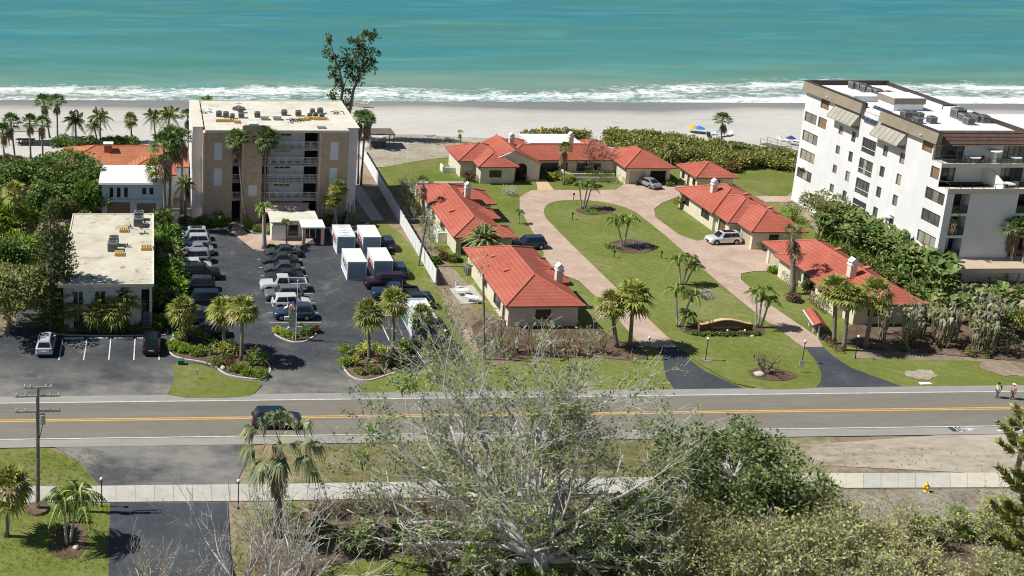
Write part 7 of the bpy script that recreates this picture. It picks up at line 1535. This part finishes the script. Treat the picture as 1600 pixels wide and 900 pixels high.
def cactus():
    p = G(545, 352); r = thing('cactus', 'tall grey-green branching cactus right of the tan building corner', 'cactus', p); rg = random.Random(9); m = MB()
    for i in range(14): a = V((rg.uniform(-.8, .8), rg.uniform(-.5, .5), 0)); t = a+V((rg.uniform(.2, 1.6), rg.uniform(-.5, .5), rg.uniform(1.5, 3.8))); m.tube([a, (a+t)/2+V((.2, 0, 0)), t], [.11, .1, .05], 6)
    m.build('stem', mat('cactus_green', (.14, .17, .09), (.24, .26, .17), 4), r)
cactus()
# villa gardens
for px, R, H, m, lab in (((733, 283), 1.3, 2.0, G_BRN, 'grey-brown rounded shrub against the left front of the big villa'), ((814, 282), 1.1, 1.6, leafmat('maroon_leaves', [(.05, .018, .012), (.10, .04, .03), (.14, .07, .05)]), 'maroon ball shrub beside the arched entry'), ((846, 279), 1.0, 1.7, leafmat('blue_green_leaves', [(.05, .075, .05), (.09, .12, .08)]), 'blue-green ball shrub right of the arched entry'), ((860, 280), 1.2, 1.2, G_YEL, 'yellow-green hedge shrub under the big villa windows, left'), ((876, 280), 1.2, 1.2, G_OLV, 'olive hedge shrub under the big villa windows, right'), ((888, 286), 1.2, 1.9, G_YEL, 'bright yellow shrub by the stepping garden wall'), ((922, 277), 1.6, 1.5, G_MID, 'green shrub inside the big villa courtyard'), ((946, 278), 1.4, 1.2, G_DARK, 'dark shrub at the right of the big villa courtyard'),
        ((1044, 290), 1.0, .8, G_MID, 'low hedge right of the double garage'), ((1056, 287), 1.1, .8, G_MID, 'rounded hedge beside the small outbuilding'), ((1078, 293), .9, .7, G_YEL, 'small yellow-green shrub at the outbuilding corner'), ((1064, 327), 1.2, 2.3, G_GRAPE, 'reddish green shrub at the far corner of the stepped villa'), ((1180, 385), 1.5, 1.1, G_BRT, 'bright spreading shrub right of the white crossover'), ((1207, 426), .7, .9, G_BRT, 'small bright shrub in a planter by the right villa door'), ((1238, 346), 2.4, 2.9, G_BRT, 'large bright round bush between the stepped villa and the condominium'),
        ((710, 407), 1.1, .8, G_DARK, 'dark low shrub by the garden wall corner, left'), ((695, 405), 1.1, .9, G_RED, 'dark russet shrub in the garden right of the fence'), ((678, 410), 1.1, .8, G_MID, 'green low shrub in the garden right of the fence'), ((880, 500), 1.5, 1.2, G_DARK, 'dark shrub at the right front corner of the lower left villa'), ((1130, 359), .7, .7, leafmat('red_flowers', [(.35, .02, .02), (.25, .03, .03), (.05, .08, .02)]), 'pots of red flowers at the stepped villa porch'), ((1240, 470), 1.0, 1.0, G_BRN, 'brown shrub at the foot of the worn palm'), ((1258, 455), 1.1, 1.5, G_OLV, 'olive shrub against the lower right villa wall')):
    shrub(px, R, H, m, lab, None, 90, .24, .13, 9)
def hedge(pa, pb, w_, h, m, label, n, dens=110, group=None):
    a, b = G(*pa), G(*pb); d = b-a; r = thing('hedge', label, 'hedge', a, math.atan2(d.y, d.x), group); L = d.length; mb = MB(); rg = random.Random(int(pa[0])); k = max(2, int(L/w_*1.2)); cloud(mb, [((L*(i+.5)/k, 0, h*.5), (L/k*.8, w_*.55, h*.55)) for i in range(k)], dens, .2, .1, rg, .8); mb.build('foliage', m, r); s = MB()
    for i in range(k): s.tube([(L*(i+.5)/k, 0, 0), (L*(i+.5)/k, 0, h*.7)], .05, 5)
    s.build('stem', BARK, r)
hedge((930, 284), (972, 287), 1.4, 1.3, G_BRT, 'bright green hedge along the big villa courtyard lawn', 8)
hedge((1224, 438), (1240, 450), .8, 1.3, G_BRN, 'short brown clipped hedge left of the worn palm', 4); hedge((1262, 468), (1288, 490), .9, 1.3, G_BRN, 'longer brown clipped hedge right of the worn palm along the villa wall', 6); hedge((1085, 512), (1165, 512), 1.0, .8, leafmat('sparse_grey_hedge', [(.07, .08, .04), (.12, .12, .07), (.18, .17, .11)]), 'sparse grey-green hedge behind the entrance wall', 10, 60); hedge((1283, 528), (1312, 552), .7, .7, G_BRN, 'low brown hedge beside the mailbox shelter', 5, 60)
hedge((1440, 448), (1500, 448), 1.1, 1.0, G_MID, 'clipped green hedge in front of the condominium carport', 6); hedge((1530, 447), (1575, 447), 1.2, 1.1, G_MID, 'second clipped green hedge in front of the condominium carport', 6)
hedge((404, 798), (412, 825), 1.0, 1.3, G_BRT, 'bright clipped hedge left of the broken palm', 5); hedge((447, 795), (452, 822), 1.1, 1.3, G_BRT, 'bright clipped hedge right of the broken palm', 5)
for i, x in enumerate(range(1084, 1186, 9)): shrub((x, 524+1.2*(i % 2)), .45, .5, (G_MID, G_DARK, G_OLV)[i % 3], 'small green plant in front of the entrance wall', 'small plants in front of the entrance wall', 50, .2, .1, 6, key=('ew', i % 3))
shrub((925, 332), 1.9, .35, G_MID, 'round groundcover patch under the three stemmed palms', None, 70, .2, .1, 12); shrub((960, 388), 1.3, .5, G_DARK, 'dark groundcover left half of the mulch oval', None, 80, .18, .09, 10); shrub((1002, 386), 1.5, .4, G_GRAY, 'grey dried groundcover right half of the mulch oval', None, 80, .2, .1, 10); shrub((1098, 462), 1.8, .5, G_GRAY, 'grey dried groundcover patch at the middle lawn palms', None, 80, .2, .1, 10)
# pile of dead branches and bare shrubs
def bare(px, starts, levels, L0, r0, label, m=GREY_B, lm=None, seed=1, spread=.6, kids=(3,), leafp=0, leafL=.2, leafn=0, cat='bare tree', name='bare_tree', upb=.12, shrink=.64, group=None, wob=.14, minr=.012):
    p = G(*px); r = thing(name, label, cat, p, 0, group); rg = random.Random(seed); st = []
    for i in range(starts):
        a = 2*PI*i/starts+rg.uniform(-.4, .4); e = rg.uniform(.5, 1.3); st.append(((.15*math.cos(a), .15*math.sin(a), 0), (math.cos(a)*math.cos(e), math.sin(a)*math.cos(e), math.sin(e)), L0*rg.uniform(.8, 1.15), r0))
    branchy(r, m, lm or G_SCRUB, st, levels, rg, L0, r0, spread, kids, leafp, leafL, leafn, shrink, upb, wob=wob, minr=minr); return r
bare((922, 274), 8, 3, 3.0, .11, 'leafless spreading tree in the big villa courtyard', mat('brown_branches', (.20, .15, .12), (.30, .25, .21), 3), None, 5, .7, (4,), upb=.08, minr=.03); bare((1196, 582), 8, 2, 1.3, .10, 'pruned bare frangipani like tree in the mulch bed on the front lawn', mat('tan_branches', (.20, .15, .10), (.30, .24, .17), 3), None, 8, .65, (4,), upb=.25, minr=.03)
bare((797, 305), 16, 1, 1.1, .05, 'heap of grey cut branches beside the upper left villa lawn', GREY_B, None, 3, .9, (4,), cat='branch pile', name='branch_pile', upb=-.1, minr=.02)
for i, px in enumerate(((640, 318), (655, 335), (668, 352), (640, 300), (680, 372), (672, 390), (650, 345))): bare(px, 5, 2, 1.7, .05, 'leafless grey shrub in the storm worn garden by the fence', GREY_B, G_OLV, 20+i, .7, (4,), .35, .3, 3, 'bare shrub', 'bare_shrub', group='leafless shrubs by the fence', minr=.02)
def agave(px, label): rosette(px, 1.5, G_YEL, label, None, 18, .3, 1.3, .2)
agave((682, 352), 'yellow-green broad leaved plant by the upper left villa wall'); agave((648, 330), 'green broad leaved plant in the storm worn garden'); rosette((1350, 372), 1.8, G_MID, 'spiky green plant in front of the condominium wall', None, 20, .3, 1.3, 1.2)
# ---- bird of paradise clumps
G_GRAY2 = leafmat('greyed_paddle_leaves', [(.08, .075, .055), (.135, .13, .105), (.20, .195, .165), (.08, .10, .03), (.16, .16, .06)], .15)
def bop_mesh(var, dead):
    k = ('bop', var, dead)
    if k in _tm: return _tm[k]
    rg = random.Random(var*13+dead); sm, lm = MB(), MB()
    for i in range((9, 8)[dead-1] if dead else 13):
        a = rg.uniform(0, 6.28); b = V((.45*math.cos(a)*rg.random(), .45*math.sin(a)*rg.random(), 0)); h = rg.uniform(2.6, 4.2) if dead == 1 else rg.uniform(1.6, 3.4) if dead else rg.uniform(1.3, 3.0); t = b+V((rg.gauss(0, .5), rg.gauss(0, .5), h)); sm.tube([b, (b+t)/2+V((rg.gauss(0, .08), 0, .1)), t], [.07, .055, .035], 5)
        for j in range((2 if dead == 1 else rg.choice((0, 1, 1))) if dead else 3):
            aa = a+rg.uniform(-1, 1); d = V((math.cos(aa), math.sin(aa), .7 if not dead else .3)).normalized(); s = perp(d)*(.12 if dead else .17); L = rg.uniform(.9, 1.5)
            if dead:
                p1 = t+d*L*.35+V((0, 0, .12)); p2 = p1+V((d.x*.3, d.y*.3, -.25)); p3 = p2+V((d.x*.1, d.y*.1, -.45*rg.uniform(.5, 1.3)))
            else: p1 = t+d*L*.4; p2 = t+d*L*.8+V((0, 0, .05)); p3 = t+d*L*1.1-V((0, 0, .3))
            lm.add([t, p1+s, p1-s, p2+s*.9, p2-s*.9, p3], [(0, 1, 2), (1, 3, 4, 2), (3, 5, 4)])
    r_ = (sm.mesh('stem', mat('tan_stalks', (.20, .17, .10), (.34, .29, .18), 4) if dead else leafmat('green_stalks', [(.12, .15, .05), (.2, .21, .08)], .05)), lm.mesh('foliage', G_GRAY2 if dead else leafmat('paddle_leaves', [(.035, .075, .015), (.07, .12, .025), (.13, .16, .05), (.2, .18, .08)])))
    _tm[k] = r_; return r_
def bop(px, dead, label, group, s=1):
    r = thing('bird_of_paradise_clump', label, 'plant', G(*px), U(0, 6.28), group, s*U(.85, 1.15)); a, b = bop_mesh(rnd.randrange(5), dead); put(a, 'stem', r); put(b, 'foliage', r); return r
for i in range(21):
    x = U(1372, 1552); y = 524+(x-1372)*.09+U(-12, 18); bop((x, y), 1, 'storm greyed bird of paradise clump in the bed right of the right drive', 'greyed bird of paradise clumps right of the drive', 1.0)
    if i % 3 == 0: shrub((x, y+4), .6, .9, G_OLV, 'yellowing undergrowth shrub among the greyed stalks right of the drive', 'undergrowth among the greyed stalks right of the drive', 45, .4, .1, 5, key=('ug',))
for i in range(22): bop((U(1450, 1640), U(482, 528)), 1 if i % 3 == 0 else 0, 'half green bird of paradise clump behind the greyed bed at right', 'half green clumps behind the greyed bed', .95)
for i, (x, y) in enumerate(((772, 552), (790, 557), (806, 551), (828, 556), (846, 552), (864, 557), (884, 553), (902, 556), (920, 551), (940, 553), (783, 545), (858, 545))): bop((x, y), 2, 'sparse greyed bird of paradise clump in the bed before the lower left villa', 'greyed clumps before the lower left villa', .9)
for i in range(84):
    u = i/83; x = 1282+190*u+U(-8, 16); y = 356+106*u+U(-14, 30)-12*math.sin(u*3.1)
    bop((x, y), 0, 'green bird of paradise clump in the thicket along the condominium wall', 'green thicket along the condominium wall', 1.2)
for i in range(16):
    u = (i+.5)/16; shrub((1285+175*u, 372+96*u+U(-6, 14)), 1.7, 1.8, (G_MID, G_OLV)[i % 2], 'leafy undergrowth shrub in the thicket along the condominium wall', 'undergrowth along the condominium wall', 70, .36, .2, 9, key=('cw', i % 2))
for i, px in enumerate(((1506, 462), (1520, 468), (1585, 462), (1600, 466), (1560, 465), (1535, 468))): shrub(px, 1.3, 1.4, (G_OLV, G_MID, G_DARK)[i % 3], 'shrub in the bed before the condominium carport', 'shrubs before the condominium carport', 80, .3, .16, 9, key=('cp', i % 3))
for px, lab in (((1575, 500), 'bright yellow-green shrub at right behind the greyed bed, left one'), ((1592, 512), 'bright yellow-green shrub at right behind the greyed bed, at the edge')): shrub(px, 1.7, 2.6, G_YEL, lab, None, 120, .3, .16, 10)
tree((1282, 362), 6.0, 3.6, G_OLV, 'olive green tree against the condominium left wall', None, 22, 110, .36, .2, 31); tree((1085, 258), 3.4, 2.4, G_OLV, 'olive tree behind the small outbuilding, by the dune', None, 12, 90, .3, .18, 33)
# ================================================================== FOREGROUND
FG_L = leafmat('fig_leaves', [(.07, .11, .025), (.12, .165, .04), (.18, .215, .07), (.10, .13, .07)])
G_FIG = leafmat('deep_green_leaves', [(.022, .042, .011), (.05, .078, .02), (.09, .118, .034), (.17, .19, .09)])
def big_tree():
    p = G(838, 903); r = thing('storm_bared_fig_tree', 'huge storm bared fig tree with pale grey branches and sparse green leaves, in the foreground', 'tree', p); rg = random.Random(21)
    tm = MB(); tm.tube([(0, 0, -.1), (0, 0, .5), (.1, 0, 1.4), (.15, 0, 2.4)], [1.2, .8, .7, .6], 12)
    for a in range(9): an = a*.7; tm.tube([(.5*math.cos(an), .5*math.sin(an), 1.0), (1.6*math.cos(an), 1.6*math.sin(an), .05)], [.35, .12], 6)
    tm.build('trunk', GREY_B, r, True); st = []
    tg = [(-13.5, 4, 11), (-12, 6, 12.5), (-13, -1, 6), (-12.6, 2, 9.5), (-10.5, 7, 12), (-8, -2, 8), (-6, 9, 14.5), (-3.5, 4, 13), (-1.5, 10, 16), (1, 2, 12.5), (3, 8, 15.5), (6, 4, 12), (7.5, 8, 14), (9.5, 3, 9.0), (8, -2, 6.5), (4, -3, 7), (-3, -3, 7.5), (-9.5, 0, 4.5), (7, 0, 4.2), (0, 6, 10), (-5, 6, 9), (5, 7, 10)]
    for x, y, z in tg+[(-14, 1, 8.5), (-11, 9, 14), (-7, 11, 15.5), (2, 11, 16.5), (7, 10, 15), (9, 6, 11.5), (-2, 1, 14), (8, 0, 8)]:
        z += .1
        o = V((.15+x*.03, y*.03, 1.4+rg.uniform(0, .9))); d = V((x, y, z-1.8)); st.append((o, (d*.9+V((0, 0, -.25*d.length))).normalized() if z < 10 else d.normalized(), d.length*(.66 if abs(x) > 8 else .56), .22*rg.uniform(.7, 1.2)))
    branchy(r, GREY_B, FG_L, st, 4, rg, 8, .3, .62, (4, 4, 4, 4), .36, .31, 5, .57, .08, .015, 7, 3, .19)
    cl = MB(); cc = [((x, y, z), .7) for x, y, z in ((-12.5, 3, 10.5), (-13.2, 2, 9), (-9.5, 7, 12.5), (-8.5, 8, 12), (-7, 7, 13), (-13.5, -1, 5), (-.5, 3, 12), (1.5, 3, 12.4), (3, 3.5, 11.5), (5, -2, 5), (-6, -3, 4.5), (8, 0, 6.5))]
    cloud(cl, cc, 110, .34, .18, rg, .2); cl.build('leaf_cluster', FG_L, r)
big_tree()
tree((1140, 800), 7.6, 7.9, G_FIG, 'broad dark olive leafy tree just right of the bared fig', None, 92, 150, .36, .20, 42, GREY_B, .3, cz=.50, rz_=3.5, crk=.62)
tree((985, 840), 4.2, 3.0, G_MID, 'smaller green tree between the bared fig and the broad olive tree', None, 18, 110, .3, .15, 43, GREY_B, .2)
bare((450, 930), 5, 3, 4.3, .12, 'white barked leafless tree at the bottom of the left foreground', mat('white_bark', (.42, .40, .37), (.58, .56, .52), 3, .9, world=False), G_SCRUB, 51, .6, (4, 4, 3), .05, .2, 2, upb=.2, minr=.02)
bare((385, 925), 5, 3, 4.2, .11, 'leafless white barked tree beside the driveway at the bottom edge', mat('white_bark', (.45, .43, .40)), G_SCRUB, 52, .6, (4, 3, 3), .05, .2, 2, upb=.15, minr=.02); bare((240, 945), 7, 3, 2.4, .07, 'pale twiggy tree rising from the bottom edge over the driveway', mat('pale_twigs', (.38, .34, .27), (.48, .44, .36), 3, .9, world=False), G_YEL, 53, .6, (4, 4, 3), .12, .2, 3, upb=.2); bare((310, 950), 6, 3, 2.0, .06, 'second pale twiggy tree at the bottom edge beside the driveway', mat('pale_twigs', (.38, .34, .27)), G_YEL, 54, .6, (4, 4, 3), .08, .2, 3, upb=.2)
# dry hedge and soil strip left of the fig
DRYT = mat('dry_twigs', (.30, .26, .19), (.46, .41, .31), 4, .9, world=False)
for i in range(13):
    x = 498+i*14+U(-4, 4); bare((x, 801-i*.4+U(-3, 3)), 7, 2, .85, .025, 'dry twiggy shrub in the brown hedge row before the sidewalk', DRYT, G_BRN, 60+i, .7, (5, 4), .5, .16, 3, 'shrub', 'dry_shrub', group='dry brown hedge row before the sidewalk', minr=.012)
for px, R, H, m, lab in (((640, 838), 1.3, 1.1, G_MID, 'low green shrub on the bare soil left of the fig, farther one'), ((625, 832), 1.0, .9, G_BRT, 'small bright shrub on the bare soil left of the fig'), ((690, 835), 1.3, 1.1, G_MID, 'green shrub nearest the fig trunk on its left'), ((580, 862), 1.3, 1.0, G_DARK, 'dark shrub in the shade left of the foreground lawn patch'), ((545, 855), 1.4, 1.2, G_DARK, 'dark shrub at the middle of the shaded soil'), ((500, 838), 1.2, 1.5, G_DARK, 'dark shrub right of the broken palm'), ((800, 897), 1.6, 1.5, G_OLV, 'olive shrub hiding the fig trunk base, left'), ((872, 899), 1.6, 1.5, G_SCRUB, 'scrubby shrub hiding the fig trunk base, right'), ((840, 918), 1.7, 1.6, G_MID, 'green shrub in front of the fig trunk'), ((905, 850), 1.6, 1.3, G_MID, 'green shrub behind the bared fig on its right'), ((760, 840), 1.3, 1.1, G_OLV, 'olive shrub behind the bared fig on its left'), ((775, 890), 1.5, 1.3, G_SCRUB, 'scrubby shrub at the foot of the bared fig, left'), ((720, 895), 1.0, 1.0, G_SCRUB, 'small scrubby shrub at the bottom edge left of the fig'), ((940, 880), 1.7, 1.5, G_MID, 'green shrub at the foot of the bared fig, right'), ((1010, 878), 1.7, 1.6, G_DARK, 'dark green shrub right of the bared fig at the bottom'), ((1060, 850), 1.5, 1.4, G_MID, 'green shrub left of the scrub thicket')):
    shrub(px, R, H, m, lab, None, 100, .22, .12, 11)
tree((20, 880), 3, 2.2, G_DARK, 'low dark tree at the bottom left corner', None, 10, 80, .3, .15, 47) if False else None
# scrub thicket lower right: each bush its own thing
gsx = 'scrub bushes in the lower right thicket'
_sm = []
for v in range(4):
    rg = random.Random(300+v); st = []
    for i in range(9): a = rg.uniform(0, 6.28); e = rg.uniform(.6, 1.4); st.append(((.3*math.cos(a), .3*math.sin(a), 0), (math.cos(a)*math.cos(e), math.sin(a)*math.cos(e), math.sin(e)), rg.uniform(1.3, 2.4), .05))
    b, l = branchy(None, None, None, st, 2, rg, 1.6, .05, .7, (5, 5), .75, .22, 4, .62, .10, .016, 4, 3, .2); _sm.append((b.mesh('branch', DRYT, True), l.mesh('foliage', G_SCRUB if v % 2 else leafmat('scrub_leaves_b', [(.12, .15, .04), (.20, .235, .06), (.30, .31, .10), (.40, .37, .2)]))))
def scrub(px, s=1):
    r = thing('scrub_bush', 'yellow-green twiggy scrub bush in the lower right thicket', 'bush', G(*px), U(0, 6.28), gsx, s*U(.8, 1.25)); a, b = _sm[rnd.randrange(4)]; put(a, 'branch', r); put(b, 'foliage', r)
for i in range(72):
    x, y = U(1000, 1600), U(820, 990)
    if y < 832 and x > 1250: y += 22
    if 1330 < x < 1420 and y < 870: continue
    scrub((x, y), 1.0)
for i in range(12): scrub((U(1160, 1320), U(800, 840)), 1.1)
for i in range(24): scrub((U(1060, 1340), U(862, 945)), 1.3)
for i, px in enumerate(((1425, 838), (1445, 845), (1470, 836), (1490, 842), (1512, 836), (1500, 820))):
    r = thing('palmetto', 'low palmetto fan clump beside the scrub thicket near the hydrant', 'plant', G(*px), U(0, 6), 'palmetto clumps near the hydrant', U(.9, 1.2)); k = ('palmetto', i % 2)
    if k not in _tm:
        mb = MB(); rg = random.Random(i); [fan_frond(mb, V((rg.uniform(-.6, .6), rg.uniform(-.6, .6), 0)), rg.uniform(0, 6.3), rg.uniform(.5, 1.4), rg.uniform(.8, 1.5), .65, rg, 0, 11, .7, 1) for _ in range(16)]; _tm[k] = mb.mesh('fronds', [ADON_L, STALK])
    put(_tm[k], 'fronds', r)
# grass tufts and ground litter that nobody could count
def tufts(name, areas, n, L, m, kind='stuff'):
    mb = MB(); rg = random.Random(77)
    for (x0, x1, y0, y1, k) in areas:
        for _ in range(int(n*k)):
            p = G(rg.uniform(x0, x1), rg.uniform(y0, y1)); 
            for _ in range(5): mb.leaf(p+V((rg.gauss(0, .08), rg.gauss(0, .08), 0)), V((rg.gauss(0, .5), rg.gauss(0, .5), 1)), V((rg.gauss(0, 1), rg.gauss(0, 1), 0)), L*rg.uniform(.6, 1.3), .035)
    o = mb.build(name, m); o['kind'] = kind
tufts('grass_tufts', ((-40, 160, 705, 760, 1), (-40, 170, 792, 895, 1.6), (400, 700, 692, 750, .8), (1280, 1600, 700, 740, .25), (1290, 1600, 765, 800, .5), (365, 480, 788, 850, .6), (690, 760, 480, 570, .9)), 420, .22, leafmat('grass_blades', [(.07, .11, .015), (.13, .16, .03), (.22, .21, .08)]))
def litter():
    mb = MB(); rg = random.Random(78)
    for (x0, x1, y0, y1, n) in ((400, 1000, 795, 895, 2200), (1250, 1580, 765, 830, 350), (690, 760, 470, 570, 260), (640, 720, 300, 420, 200), (740, 1010, 545, 566, 250), (1380, 1600, 545, 560, 250)):
        for _ in range(n):
            p = G(rg.uniform(x0, x1), rg.uniform(y0, y1)); a = rg.uniform(0, 6.28); L = rg.uniform(.15, .7); d = V((math.cos(a), math.sin(a), rg.uniform(-.02, .25))); mb.tube([p+V((0, 0, .03)), p+d*L+V((0, 0, .04))], .012, 3, 0, False)
    o = mb.build('fallen_twigs', DRYT); o['kind'] = 'stuff'
litter()
